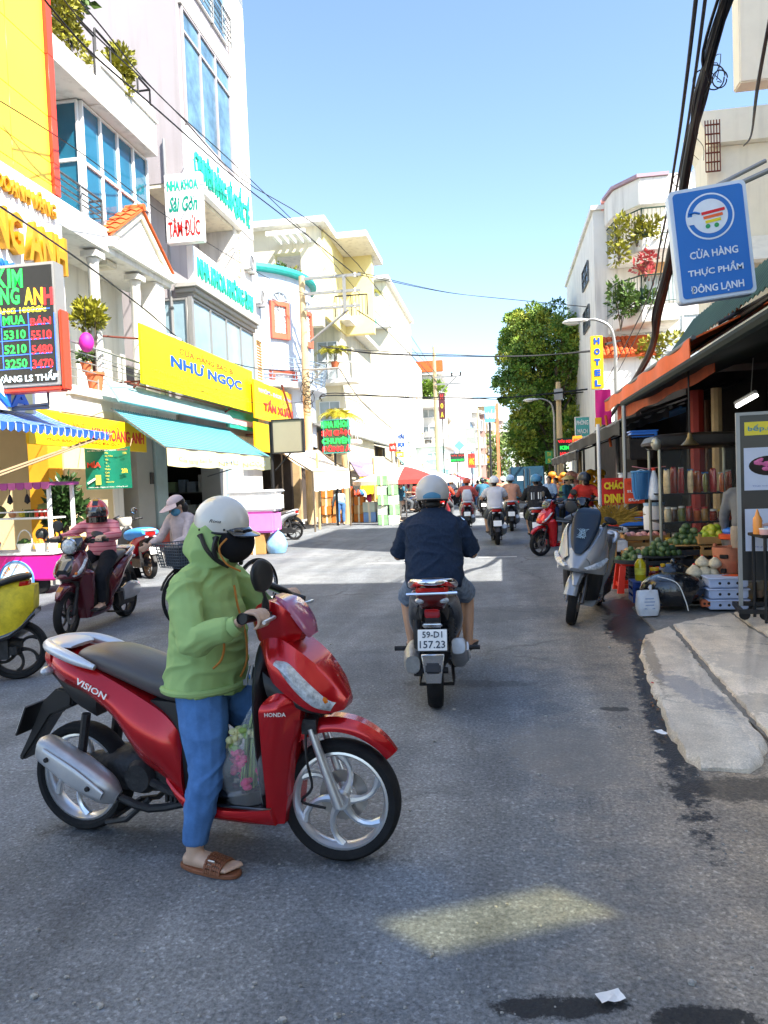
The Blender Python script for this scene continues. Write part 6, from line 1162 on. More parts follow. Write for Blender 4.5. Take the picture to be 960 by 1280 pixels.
# navy rider's scooter seen from behind
gd = lambda x, y: P(x, y, Z=0)
MW = gd(547, 883); MS = scooter('motor_scooter', 'black and red motor scooter ridden by the man in navy', (MW.x-.04, MW.y+.622, 0), radians(93), 0, body=paint['black'], plate=('59-D1', '157.23'), rim=engm, grab=chrome, sidem=paint['black'])
part('red_trim', shell([((-.76, .875), (-.755, .855), .05, .06, .0), ((-.72, .885), (-.72, .845), .10, .115, .01), ((-.58, .862), (-.60, .815), .135, .15, .01), ((-.42, .80), (-.42, .775), .14, .15, .005)], 4, 4), redp, MS)
part('tail_lamp_housing', shell([((-.765, .80), (-.76, .75), .08, .05, .01), ((-.72, .79), (-.72, .70), .11, .07, .01), ((-.60, .75), (-.60, .66), .1, .08, 0)], 4, 3), mat('smoked_red', (.10, .012, .012), .15, coat=1), MS)
part('rack_bar', MB().tube([(-.77, -.17, .805), (-.77, .17, .80)], .011, 8), chrome, MS); part('red_reflector', MB().box((-.80, 0, .675), (.02, .10, .07), Matrix.Rotation(-.5, 3, 'Y')), lens_r, MS, bev=.008); part('fender_flap', MB().prism([(-.05, -.1), (.05, -.1), (.075, .1), (-.075, .1)], .012, 'x', (0, 0, 0)).xf(Matrix.Translation((-.915, 0, .335)) @ Matrix.Rotation(radians(-8), 4, 'Y')), mat('worn_chrome', (.6, .6, .6), .25, metal=.9, var=.15, vs=12), MS, bev=.005)
part('shock_spring', MB().tube([(-.58+.0012*i, .13+.026*cos(i*.9), .36+.0024*i) if False else (-.60+.035*(i/70), -.125+.026*cos(i*.75), .36+.22*i/70+.0) for i in range(71)], .006, 5).tube([(-.60, -.125, .34), (-.56, -.125, .6)], .014, 8), engm, MS)
part('license_lamp', MB().box((-.83, 0, .605), (.04, .13, .03)), chrome, MS, bev=.008); part('side_case', MB().loft([(-.66, .30, .05, .06, 2.6, .15), (-.5, .30, .07, .10, 2.6, .155), (-.3, .31, .06, .09, 2.6, .15)], 14, 4), mat('case_alloy', (.38, .38, .37), .4, metal=.6, var=.3, vs=14, bump=.2, bs=40), MS); part('foot_peg', MB().tube([(-.15, -.2, .30), (-.15, -.32, .30)], .018, 7).tube([(-.15, .2, .30), (-.15, .32, .30)], .018, 7), engm, MS)
# burgundy scooter of the red-helmet rider, other parked bikes
BS = copy_scooter('burgundy motor scooter with round headlight ridden by the red helmet rider', gd(85, 797)+V(0, .15, 0), gd(152, 772)+V(0, .1, 0), {redp: paint['burgundy'], silver: engm, mat('grab_rail_silver'): paint['silver']})
part('round_headlight', MB().ell((.545, 0, .985), (.04, .085, .085), 20, 10), lens_w, BS); part('lamp_ring', MB().lathe([(.088, -.02), (.098, 0), (.088, .02)], 24, (.545, 0, .985), 'x'), chrome, BS); part('front_panel', shell([((.50, .90), (.50, .78), .05, .07, .02), ((.60, .85), (.59, .70), .06, .10, .03), ((.70, .74), (.69, .66), .045, .06, .02)], 5, 4), glossk, BS)
part('belt_case', MB().loft([(-.72, .34, .03, .07, 2.6, .14), (-.55, .36, .04, .11, 2.6, .145), (-.32, .33, .03, .08, 2.6, .14)], 16, 4), paint['silver'], BS)
YS = copy_scooter('dirty yellow motor scooter with black seat cut off by the left edge', gd(24, 848)+V(-1.15, -.5, 0), gd(24, 848), {redp: mat('paint_dusty_yellow', '#c9b422', .55, var=.35, vs=9, bump=.1, bs=60), seat_m: glossk, silver: engm, mat('grab_rail_silver'): blackp})
strip(YS, ('rear_fender', 'number_plate', 'plate_frame')); part('side_cover', shell([((-.80, .80), (-.79, .60), .09, .11, .02), ((-.62, .79), (-.66, .44), .15, .18, .03), ((-.3, .69), (-.35, .38), .165, .19, .03), ((.02, .58), (.0, .32), .15, .17, .02)], 8, 5), MATS['paint_dusty_yellow'], YS); part('lower_trim', shell([((-.80, .60), (-.80, .55), .12, .13, .01), ((-.6, .44), (-.6, .38), .18, .19, .01), ((-.2, .36), (-.2, .30), .18, .19, .01)], 4, 4), glossk, YS)
SB = copy_scooter('silver motor scooter parked beside the pink and foam boxes', V(-7.2, 20.6, 0), V(-5.93, 20.75, 0), {redp: paint['silver'], silver: engm})
# grey maxi scooter at the right kerb
gw = gd(716, 783); GS = copy_scooter('grey maxi scooter with blue windscreen parked at the grocery stall', gw+V(.0, .1, 0), gw+V(.40, 1.3, 0), {redp: paint['grey'], silver: mat('dark_alloy', (.10, .10, .11), .35, metal=.7), mat('pink_reflection_screen'): glossk}, lean=-.14)
strip(GS, ('windscreen', 'headlight', 'lamp_reflector', 'front_cowl', 'handlebar_cover', 'front_shield'))
gp = paint['grey']
part('front_cowl', shell([((.36, 1.02), (.34, .62), .14, .20, .02), ((.45, 1.03), (.42, .58), .17, .25, .04), ((.55, .96), (.52, .56), .16, .25, .04), ((.66, .84), (.60, .56), .12, .22, .04), ((.76, .70), (.70, .57), .07, .14, .03), ((.82, .62), (.80, .585), .03, .05, .01)], 9, 6), gp, GS)
part('front_shield', shell([((.50, .25), (.38, .25), .10, .17, .01), ((.52, .40), (.38, .40), .11, .2, .02), ((.55, .58), (.38, .60), .14, .22, .02), ((.5, .75), (.38, .8), .13, .2, .02)], 6, 4), blackp, GS)
ws = part('windscreen', shell([((.36, 1.21), (.37, 1.19), .07, .09, .0), ((.44, 1.17), (.46, 1.10), .12, .135, .01), ((.56, 1.04), (.58, .95), .11, .12, .02), ((.68, .89), (.69, .82), .07, .08, .02), ((.74, .79), (.75, .76), .03, .03, .01)], 6, 5), mat('navy_screen', (.010, .022, .042), .3, spec=.4), GS)
for sd in (-1, 1):
    part('headlight', skin([((.56, .735), (.56, .715), .252, .262), ((.64, .70), (.63, .655), .21, .245), ((.72, .66), (.71, .62), .14, .19), ((.78, .63), (.775, .61), .08, .11)], sd, 0, bulge=.02), lens_w, GS, solid=.006); part('winglet', skin([((.40, 1.06), (.40, .98), .175, .20), ((.52, .99), (.52, .86), .182, .222), ((.64, .87), (.63, .75), .14, .20), ((.75, .725), (.74, .66), .09, .14)], sd, 0, bulge=.016), mat('paint_pale_grey', (.28, .285, .30), .3, metal=.2, coat=1), GS, solid=.01)
part('front_fender', shell([((.646+.30*cos(a), .257+.30*sin(a)), (.646+.26*cos(a), .257+.26*sin(a)), .04, .065, .01) for a in [radians(q) for q in (20, 50, 85, 120, 150)]], 5, 4), gp, GS); part('decal', skin([((.47, .93), (.47, .90), .20, .214), ((.58, .82), (.58, .79), .185, .205)], -1, 0, bulge=.02), mat('decal_dark', '#55585c', .4), GS, solid=.004)
rr = random.Random(6); sw_ = MB()
for k in range(16):
    a = rr.random()*6.28; pts = [(.585+.02*i-.0, -.05+.1*rr.random(), 1.01-.032*i) for i in range(4)]; sw_.tube([V(x+.035, y+.012*sin(a+i), z+.01*cos(a*2+i)) for i, (x, y, z) in enumerate(pts)], .0018, 4, False)
part('emblem', sw_, mat('pale_blue_print', '#9cb8cc', .4), ws)
RK = copy_scooter('red motor scooter parked nose out beside the red porridge sign', gd(708, 706)+V(-.3, 1.6, 0), gd(708, 706)+V(.75, 2.2, 0), {silver: engm}); RJ = copy_scooter('dark motor scooter ridden by the person in the red jacket', gd(738, 690)+V(-.1, .3, 0), gd(738, 690)+V(.15, 1.5, 0), {redp: paint['black'], silver: engm})
# traffic ahead: a scooter under each rider
FARS = []
for lab, px, py, c, dy in [('black motor scooter under the white shirt rider with long socks', 622, 681, 'black', 4), ('dark scooter under the rider in the black printed jacket', 672, 685, 'black', -3), ('red motor scooter under the rider with the white backpack', 585, 663, 'cherry', 2), ('dark scooter under the distant rider in the teal shirt', 605, 647, 'black', 3), ('red motor scooter under the orange jacket rider behind the navy rider', 553, 656, 'cherry', -8), ('black scooter under the pale blue shirt rider in traffic', 640, 664, 'black', 0), ('silver scooter in the far traffic beside the truck', 630, 645, 'silver', 0)]:
    g0 = gd(px, py); a_ = radians(90+dy); FARS.append((copy_scooter(lab, g0+V(cos(a_), sin(a_), 0)*1.268, g0, {redp: paint[c], silver: engm, seat_m: seat_m}), g0, a_))
PARKED = []
for k, (px, py, c) in enumerate([(520, 640, 'blue'), (530, 640, 'black'), (540, 638, 'silver'), (575, 634, 'black'), (596, 630, 'cherry'), (702, 642, 'black'), (692, 648, 'black'), (716, 662, 'blue')]):
    g0 = gd(px, py); a_ = radians(200+17*k if px < 620 else 150+12*k); PARKED.append(copy_scooter(('blue', 'black', 'silver', 'black', 'red', 'black', 'black', 'blue')[k]+' scooter parked '+('left of the orange jacket rider', 'close behind the orange jacket rider', 'among the far left stalls', 'at the kerb under the far umbrellas', 'far down the left kerb', 'near the truck at the right kerb', 'near the people in pale blue pyjamas', 'behind the red jacket rider')[k], g0+V(cos(a_), sin(a_), 0)*1.268, g0, {redp: paint[c], silver: engm}))
# ================================================================ people
skin_m = mat('skin_tan', (.42, .24, .15), .5, var=.08, vs=9, bump=.08, bs=60); skin_l = mat('skin_light', (.52, .34, .24), .5, var=.07, vs=9, bump=.08, bs=60)
hair_m = mat('black_hair', (.012, .010, .010), .45, var=.3, vs=20)
def cloth(key, col, **k): return mat('cloth_'+key, col, .85, fold=k.pop('fold', 9), var=k.pop('var', .10), vs=k.pop('vs', 7), bump=k.pop('bump', .5), bs=k.pop('bs', 160), spec=.2, **k)
def etube(mb, pts, wd, side, n=18, sub=4, e=2.2):
    """elliptic limb or trunk: (half width along side, half depth) at each point"""
    C, A = crom([Vector(p) for p in pts], [tuple(a) for a in wd], sub) if sub > 1 else ([Vector(p) for p in pts], wd); vs = []; fs = []; sd = Vector(side)
    for i, c in enumerate(C):
        t = (C[min(i+1, len(C)-1)]-C[max(i-1, 0)]).normalized(); u = (sd-t*sd.dot(t)); u = u.normalized() if u.length > 1e-3 else t.orthogonal().normalized(); v = t.cross(u)
        for k in range(n): a = 2*pi*k/n; ca, sa = cos(a), sin(a); vs.append(c+u*A[i][0]*math.copysign(abs(ca)**(2/e), ca)+v*A[i][1]*math.copysign(abs(sa)**(2/e), sa))
    m = len(C)
    for i in range(m-1):
        for k in range(n): fs.append((i*n+k, i*n+(k+1) % n, (i+1)*n+(k+1) % n, (i+1)*n+k))
    return mb.add(vs, fs+[tuple(range(n))[::-1], tuple(range((m-1)*n, m*n))])
def limb(mb, a, b, c, r, n=12): return mb.tube([a, Vector(a).lerp(b, .5), b, Vector(b).lerp(c, .45), c], r, n, sub=3)
def rotm(f, up=(0, 0, 1)):
    f = Vector(f).normalized(); l = Vector(up).cross(f).normalized(); u = f.cross(l); return Matrix((f, l, u)).transposed()
def hand(mb, wr, G, B, grip=True, F=(1, 0, 0), sc=1.0):
    """palm, four unequal jointed fingers and a thumb; closed round a bar at G, or relaxed"""
    wr, G, B, F = Vector(wr), Vector(G), Vector(B).normalized(), Vector(F).normalized(); U = F.cross(B); U = U if U.z > 0 else -U; s = sc
    if grip:
        k0 = G+U*.030*s-F*.012*s; etube(mb, [wr, wr.lerp(k0, .5)+U*.004, k0], [(.026*s, .020*s), (.038*s, .017*s), (.042*s, .014*s)], B, 12, 3)
        for i, l in enumerate((.95, 1.05, 1.0, .85)):
            o = B*(.036-.0245*i)*s; mb.tube([k0+o, G+o+F*.020*s*l+U*.028*s, G+o+F*.036*s*l+U*.004*s, G+o+F*.030*s*l-U*.022*s, G+o+F*.008*s-U*.032*s], [.0095*s, .0090*s, .0085*s, .008*s, .006*s], 8, sub=2)
        mb.tube([wr.lerp(k0, .45)-B*.03*s, G-B*.045*s-F*.006*s+U*.006*s, G-B*.042*s+F*.016*s-U*.020*s], [.013*s, .011*s, .008*s], 8, sub=3)
    else:
        k0 = wr+F*.085*s; etube(mb, [wr, wr+F*.045*s, k0], [(.026*s, .019*s), (.038*s, .016*s), (.04*s, .013*s)], B, 12, 3)
        for i, l in enumerate((.92, 1.05, 1.0, .78)):
            o = B*(.031-.021*i)*s; mb.tube([k0+o-F*.01, k0+o*1.1+F*.032*s*l-U*.006*s, k0+o*1.1+F*.055*s*l-U*.020*s, k0+o*1.1+F*.068*s*l-U*.038*s], [.010*s, .0095*s, .009*s, .007*s], 8, sub=2)
        mb.tube([wr+F*.025*s+B*.025*s, wr+F*.055*s+B*.058*s-U*.008*s, wr+F*.085*s+B*.060*s-U*.020*s], [.013*s, .011*s, .008*s], 8, sub=3)
def head(mb, c, R):
    """c: middle of the head; R: columns forward, left, up"""
    q = lambda x, y, z: Vector(c)+R @ V(x, y, z)
    mb.ell(q(-.008, 0, .028), (.095, .076, .088), 18, 12, R).ell(q(.022, 0, -.045), (.066, .058, .072), 16, 10, R).ell(q(.062, 0, -.098), (.028, .030, .022), 12, 8, R)
    mb.loft([(0, 0, .001, .001)], 3, 1) if False else mb.tube([q(.083, 0, .022), q(.100, 0, -.012), q(.106, 0, -.022), q(.088, 0, -.034)], [.009, .012, .015, .010], 8)
    mb.ell(q(.082, 0, -.062), (.012, .024, .006), 10, 5, R).ell(q(.080, 0, -.073), (.011, .020, .007), 10, 5, R).ell(q(.075, 0, .032), (.018, .05, .010), 10, 5, R)
    for s in (-1, 1): mb.ell(q(-.012, s*.078, -.012), (.020, .009, .032), 10, 6, R)
def foot(mb, an, to, side, r=.036, bare=True):
    an, to = Vector(an), Vector(to); d = (to-an); d = V(d.x, d.y, 0).normalized(); z0 = to.z; heel = V(an.x, an.y, z0)-d*.045
    etube(mb, [heel+V(0, 0, .012), V(an.x, an.y, z0+.020)+d*.02, V(an.x, an.y, z0+.018)+d*.09, V(an.x, an.y, z0+.008)+d*.155], [(.028, .026), (.036, .034), (.043, .026), (.040, .015)], side, 12, 3)
    mb.tube([an, V(an.x, an.y, z0+.02)+d*.005], [r, r*1.05], 10)
    if bare:
        sd = Vector(side).normalized()
        for i, l in enumerate((.208, .205, .198, .19, .18)): b_ = V(an.x, an.y, z0+.008)+sd*(.030-.0155*i)*1.1; mb.tube([b_+d*.145, b_+d*(l-.01)+V(0, 0, .004), b_+d*l-V(0, 0, .002)], [.013 if i == 0 else .0095, .012 if i == 0 else .009, .006], 8, sub=2)
def helmet_half(par, c, R, m, peak=None, sc=1, low=-.30, strap=True, band=None, rim=True):
    mb = MB(); mb.ell((-.006, 0, .012), (.138*sc, .120*sc, .128*sc), 36, 14, None, low, 1); M = Matrix.Translation(c) @ R.to_4x4(); h = mb.xf(M).build('helmet', m, par)
    if rim:
        z = low*.128*sc+.012; k = sqrt(1-low*low); part('rim', MB().tube([(-.006+.1385*sc*k*cos(2*pi*i/36), .1205*sc*k*sin(2*pi*i/36), z) for i in range(37)], .006, 6, False).xf(M), blackp, h)
    if peak: part('peak', MB().grid(lambda u, v: ((.105+.075*v)*cos((u-.5)*1.7)*sc+.01, (.115+.02*v)*sin((u-.5)*1.9)*sc, -.015-.018*v), 12, 4).xf(M), peak, h, solid=.006)
    if strap:
        for s in (-1, 1): part('strap', MB().tube([(.03, s*.108, -.04), (.038, s*.085, -.105), (.045, s*.045, -.135), (.05, 0, -.14)], .008, 6, sub=3).tube([(-.05, s*.105, -.04), (-.0, s*.096, -.09), (.035, s*.088, -.10)], .007, 6, sub=3).xf(M), blackp, h)
    for s in (-1, 1): part('vent', MB().ell((-.105*sc, s*.066*sc, .035), (.012, .006, .016), 10, 6).xf(M), blackp, h)
    return h
def person(label, loc, rz, J, top, bottom, sk=None, vox=.016, fat=1.0, sleeve='long', legs='long', grips=None, hem=None, shoe=None, hand_bare=True, grp=None, wr=.006, bootr=1.0, torso=None, lean=0, feet=True, extra=None, lw=1.0):
    t = thing('person', label, 'person', loc, rz, grp); J = {k: Vector(v) for k, v in J.items()}; sk = sk or skin_m
    if lean: t.rotation_euler = (lean, 0, rz)
    side = (J['shL']-J['shR']).normalized(); hs = (J['hipL']-J['hipR']).normalized(); Rh = rotm(J['look'] if 'look' in J else (1, 0, 0), J.get('hup', (0, 0, 1)))
    b = MB(); etube(b, [J['pel'], J['pel'].lerp(J['chest'], .5), J['chest'], J['chest'].lerp(J['neck'], .7), J['neck']], [(.14*fat, .10), (.125*fat, .095), (.15, .10), (.12, .07), (.055, .055)], side, 16, 3)
    b.tube([J['neck']-V(0, 0, .03), J['neck'].lerp(J['head'], .5), J['head']], [.056, .052, .05], 12); head(b, J['head'], Rh)
    for s in 'RL':
        limb(b, J['sh'+s], J['el'+s], J['wr'+s], [.05, .045, .04, .036, .025]); limb(b, J['hip'+s], J['kn'+s], J['an'+s], [.082, .07, .052, .052, .036]); sg = -1 if s == 'R' else 1
        if grips: hand(b, J['wr'+s], grips[s], side*sg, True, J['fw'] if 'fw' in J else (1, 0, 0))
        else: f_ = (J['wr'+s]-J['el'+s]).normalized(); hand(b, J['wr'+s], J['wr'+s], (V(1, 0, .2)-f_*f_.x), False, f_)
        if feet: foot(b, J['an'+s], J['to'+s], hs*sg*-1, bare=vox < .01)
    remesh(b, 'body', sk, t, vox, 2)
    c = MB(); hm = J['hem'] if 'hem' in J else J['pel'].lerp(J['chest'], -.12)
    tw = torso or [(.165, .125), (.17, .13), (.165, .125), (.175, .125), (.165, .105), (.10, .075), (.07, .065)]
    up = J['chest']; pts = [hm, hm.lerp(J['pel'].lerp(up, .5), .35), J['pel'].lerp(up, .5), up, up.lerp(J['neck'], .45), up.lerp(J['neck'], .82), J['neck']+V(0, 0, .012)]
    etube(c, pts, [(w_*fat, d_*(fat if i < 4 else 1)) for i, (w_, d_) in enumerate(tw)], side, 22, 4)
    for s in 'RL':
        e_ = J['el'+s]; w_ = J['wr'+s]; k = .2*(fat-1)
        if sleeve == 'long': limb(c, J['sh'+s], e_, w_.lerp(e_, .12), [.068+k*.2, .062+k*.2, .056, .052, .040])
        else: c.tube([J['sh'+s], J['sh'+s].lerp(e_, .5), J['sh'+s].lerp(e_, .98 if sleeve == 'half' else .72)], [.07+k*.15, .068+k*.15, .066+k*.1], 14, sub=3)
        c.ell(J['sh'+s]-side*(.025 if s == 'L' else -.025), (.072, .072, .062), 12, 8); c.tube([J['sh'+s]+V(0, 0, .01), J['neck'].lerp(J['sh'+s], .35)+V(0, 0, -.012)], [.055, .06], 12)
    if extra: extra(c)
    tp = remesh(c, 'shirt', top, t, vox, 4, wr, (6, 6, 10), loc[0])
    d = MB(); etube(d, [J['pel']+V(0, 0, .10), J['pel'], J['hipR'].lerp(J['hipL'], .5)-V(0, 0, .03)], [(.142*fat, .105*fat), (.152*fat, .115*fat), (.135*fat, .10)], hs, 18, 3)
    for s in 'RL':
        if legs == 'long': limb(d, J['hip'+s], J['kn'+s], J['an'+s].lerp(J['kn'+s], .06), [.098*(fat*.5+.5)*lw, .088*lw, .066*lw, .062*lw, .052*bootr])
        else: d.tube([J['hip'+s], J['hip'+s].lerp(J['kn'+s], .55), J['hip'+s].lerp(J['kn'+s], .92)], [.10*(fat*.5+.5), .095, .088], 14, sub=3)
    remesh(d, 'trousers', bottom, t, vox, 3, wr*.7, (7, 7, 7), loc[1])
    if shoe:
        for s in 'RL':
            m_ = MB(); an, to = J['an'+s], J['to'+s]; dd = V(to.x-an.x, to.y-an.y, 0).normalized(); etube(m_, [V(an.x, an.y, to.z-.004)-dd*.06, V(an.x, an.y, to.z+.0), V(an.x, an.y, to.z)+dd*.10, V(an.x, an.y, to.z)+dd*.21], [(.03, .012), (.042, .035), (.05, .03), (.035, .012)], hs, 12, 3); m_.build('shoe', shoe, t)
    return t, Rh
def rider_joints(fwd_lean=.05, sp=1.0, tall=1.0, arm=.34, wide=.30, foot_x=.22):
    z = .80
    return dict(pel=(-.16, 0, z+.06), chest=(-.10+fwd_lean, 0, z+.40*tall), neck=(-.06+fwd_lean*1.4, 0, z+.57*tall), head=(-.02+fwd_lean*1.6, 0, z+.70*tall), look=(1, 0, -.05),
        shR=(-.07+fwd_lean, -.185*sp, z+.50*tall), shL=(-.07+fwd_lean, .185*sp, z+.50*tall), elR=(.05, -.30*sp, z+.27), elL=(.05, .30*sp, z+.27), wrR=(.30, -.265, z+.265), wrL=(.30, .265, z+.265),
        hipR=(-.13, -.10, z+.02), hipL=(-.13, .10, z+.02), knR=(.27, -.20, .62), knL=(.27, .20, .62), anR=(foot_x, -.17, .30), anL=(foot_x, .17, .30), toR=(foot_x+.15, -.18, .255), toL=(foot_x+.15, .18, .255))
GRP = dict(R=(.375, -.275, 1.045), L=(.375, .275, 1.045))
# ---------------------------------------------------------------- woman in green, standing astride the red scooter
gj = cloth('green_hoodie', (.31, .45, .17), var=.07, vs=5); jean = cloth('blue_denim', (.075, .18, .40), var=.22, vs=14, bump=.3, bs=120)
JW = dict(pel=(.065, -.02, .72), chest=(.06, 0, 1.06), neck=(.10, 0, 1.23), head=(.165, 0, 1.385), look=(1, -.05, -.12), shR=(.05, -.175, 1.155), shL=(.09, .165, 1.155), elR=(.16, -.285, .955), elL=(.25, .26, .96), wrR=(.345, -.275, 1.02), wrL=(.36, .255, 1.03),
    hipR=(.055, -.072, .70), hipL=(.07, .07, .70), knR=(.125, -.175, .42), knL=(.20, .20, .44), anR=(.075, -.215, .085), anL=(.06, .26, .09), toR=(.24, -.235, .022), toL=(.24, .28, .022), hem=(.035, -.01, .705))
RG = {'R': V(.430, -.268, 1.045), 'L': V(.32, .275, 1.045)}
def hood(c):
    etube(c, [(.055, 0, 1.13), (.075, 0, 1.20), (.095, 0, 1.27), (.118, 0, 1.33), (.135, 0, 1.385), (.14, 0, 1.43)], [(.105, .085), (.092, .072), (.112, .120), (.106, .116), (.098, .105), (.08, .085)], (0, 1, 0), 22, 4)
WO, RhW = person('woman in a green hoodie and white helmet standing astride the red scooter', RS.location, RS.rotation_euler.z, JW, gj, jean, skin_l, .006, 1.0, grips=RG, wr=.010, bootr=.95, lw=1.12, extra=hood, torso=[(.19, .166), (.18, .164), (.165, .165), (.170, .142), (.15, .115), (.10, .085), (.085, .08)])
H0 = V(*JW['head'])
M4 = Matrix.Translation(H0) @ RhW.to_4x4()
part('mask', MB().ell((.048, 0, -.058), (.084, .094, .088), 24, 16, None, -1, .8).xf(M4), cloth('black_mask', (.012, .012, .014)), WO)
hm_ = mat('helmet_cream', '#cfcbc2', .3, var=.05, vs=8, coat=.5); hel = helmet_half(WO, H0+V(-.012, 0, .012), RhW, hm_, glossk, .88, -.34)
hM = Matrix.Translation(H0+V(-.012, 0, .012)) @ RhW.to_4x4()
part('ear_flap', MB().loft([(-.115, -.05, .075, .05), (-.06, -.052, .11, .055), (.0, -.03, .122, .05), (.03, -.02, .12, .03)], 20, 4).xf(hM), hm_, hel) if False else None
part('peak_clip', MB().loft([(.07, -.012, .078, .018), (.10, -.016, .068, .022), (.12, -.02, .045, .015)], 16, 4).xf(hM), glossk, hel)
text('Rona', frame(hM @ V(.03, -.1075, .025), (1, .14, -.1), (0, .25, 1)), blackp, hel, w=.05, h=.014, depth=.002, shear=.3)
for sd in (-1, 1): part('chin_strap', MB().tube([hM @ V(*q) for q in ((-.035, sd*.112, -.035), (.0, sd*.118, -.09), (.04, sd*.10, -.135), (.07, sd*.05, -.165))], .010, 6, sub=4).tube([hM @ V(*q) for q in ((.045, sd*.108, -.035), (.035, sd*.115, -.085), (.04, sd*.10, -.13))], .010, 6, sub=3), blackp, hel)
for (x, z) in ((-.06, -.022), (.075, -.01)): part('rivet', MB().ell(hM @ V(x*.85, -.098 if x < 0 else -.090, z*.9), .005, 8, 5), blackp, hel)
for s in (-1, 1):
    part('eye', MB().ell(M4 @ V(.074, s*.031, .012), .0125, 12, 8), mat('eye_white', (.7, .68, .65), .2), WO); part('iris', MB().ell(M4 @ V(.083, s*.031, .012), .006, 10, 6), hair_m, WO)
pip = cloth('orange_piping', '#b87a3c')
part('piping', MB().tube([M4 @ V(.075, -.105, -.03), M4 @ V(.05, -.120, -.075), M4 @ V(.075, -.10, -.135), M4 @ V(.11, -.04, -.17)], .004, 6, sub=4), pip, WO)
part('pocket_trim', MB().tube([(.205, -.135, .945), (.212, -.14, .90), (.20, -.148, .85), (.165, -.155, .815)], .005, 6, sub=4), pip, WO); part('zip', MB().tube([(.205, -.02, 1.14), (.215, -.015, 1.05), (.243, -.01, .93), (.243, -.01, .82), (.21, -.01, .745)], .005, 6, sub=4), pip, WO)
part('waistband', MB().tube([V(.035+.17*cos(a), -.01+.185*sin(a), .712) for a in [2*pi*i/30 for i in range(31)]], .016, 8, False), gj, WO)
part('cuff', MB().tube([V(.325, -.276, 1.008), V(.355, -.273, 1.026)], [.042, .036], 14), gj, WO)
sdl = mat('brown_rubber', '#7a4a30', .6, var=.15, vs=10, bump=.2, bs=90)
for s, an in (('R', V(.075, -.215, 0)), ('L', V(.06, .26, 0))):
    d = (V(.24, -.235, 0)-V(.075, -.215, 0)).normalized() if s == 'R' else (V(.24, .28, 0)-V(.06, .26, 0)).normalized(); sv = V(-d.y, d.x, 0)
    sn = MB(); out = []
    for i in range(28): a = 2*pi*i/28; l = cos(a); w_ = .048*(1+.12*l)*math.copysign(abs(sin(a))**.8, sin(a)); out.append((an+d*(.075+.145*math.copysign(abs(l)**.8, l))+sv*w_))
    sn.add([(p.x, p.y, .001) for p in out]+[(p.x, p.y, .02) for p in out], [tuple(range(28))[::-1], tuple(range(28, 56))]+[(i, (i+1) % 28, 28+(i+1) % 28, 28+i) for i in range(28)]); so_ = sn.build('sandal', sdl, WO, bev=.004)
    sb_ = MB()
    for r_ in range(7):
        for c_ in range(9): a = pi*(c_+.5)/9; p = an+d*(.085+.0105*r_)+sv*.054*cos(a)+V(0, 0, .022+.050*sin(a)*(1-.05*r_)); sb_.box(p, (.0085, .012, .008), rotm(d, V(0, 0, 1)*sin(a)+sv*cos(a)+V(0, 0, .001)))
    for r_ in (0, 3, 6.6): sb_.tube([an+d*(.085+.0105*r_)+sv*.054*cos(pi*i/10)+V(0, 0, .020+.050*sin(pi*i/10)*(1-.05*r_)) for i in range(11)], .006, 6)
    part('sandal_strap', sb_, sdl, so_)
    if s == 'R': part('badge', MB().box(an+d*.11-sv*.035+V(0, 0, .062), (.03, .004, .012), rotm(d, (0, -.6, 1))), letter_w, so_)
# keys and shopping bag on the scooter
ky = thing('key_bunch', 'bunch of keys on a black strap hanging from the red scooter ignition', 'keys', RS.matrix_basis @ V(.315, -.09, .82)); part('strap', MB().box((0, 0, -.06), (.012, .006, .10)), blackp, ky)
for k in range(3): part('key', MB().tube([(-.012+.012*k, -.005, 0), (-.03+.02*k, -.01, -.06)], .004, 5).box((-.034+.022*k, -.01, -.07), (.018, .004, .024)), steel, ky)
bagm = mat('clear_plastic', (.75, .78, .8), .12, var=.1, vs=10, bump=.5, bs=16, alpha=.16, spec=.8)
pb = thing('shopping_bag', 'clear plastic bag of pink flowers standing on the red scooter floor', 'bag', RS.matrix_basis @ V(.265, -.085, .255), RS.rotation_euler.z); pb.scale = (1.12, 1.12, 1.05)
rr = random.Random(21)
def bagpt(u, v):
    a = 2*pi*u; r_ = (.085+.03*sin(pi*min(1, v*1.4)))*(1-max(0, v-.35)/.65*.86); r_ *= 1+.12*sin(a*9+v*4)*(.2+v); return V(r_*1.0*cos(a)+.07*v*v, r_*.8*sin(a)-.02*v, .41*v)
part('bag', MB().grid(bagpt, 72, 22), bagm, pb); part('bag_handle', MB().tube([(.07, -.02, .40), (.085, 0, .45), (.10, .02, .40)], .008, 6, sub=3), bagm, pb)
flm = [mat('flower_pink', (.65, .03, .16), .6, var=.25, vs=30), mat('flower_rose', (.7, .08, .2), .6), mat('bud_cream', (.55, .52, .25), .6), mat('bud_green', (.25, .35, .08), .6)]
for k in range(34):
    a, q, z = rr.random()*6.28, rr.uniform(.7, 1.1), rr.uniform(.03, .30); r_ = .085*q*(1-max(0, z-.12)*2.2); kind = 0 if z < .14 else rr.choice((0, 1, 2, 3, 2)) if z < .2 else rr.choice((2, 3)); mb = MB(); c = V(r_*cos(a)+.15*z*z, r_*.8*sin(a), z)
    for p_ in range(6): mb.ell(c+V(rr.uniform(-.016, .016), rr.uniform(-.016, .016), rr.uniform(-.014, .014)), (rr.uniform(.011, .019), rr.uniform(.011, .018), rr.uniform(.01, .016)), 7, 5)
    part('flower' if kind < 2 else 'bud', mb, flm[kind], pb)
fb = MB()
for k in range(16): a = rr.random()*6.28; fb.tube([(.03*cos(a), .03*sin(a), .05), (.02+.02*cos(a), .02*sin(a), .25), (.055, -.015, .40)], .0035, 4)
part('stem', fb, flm[3], pb)
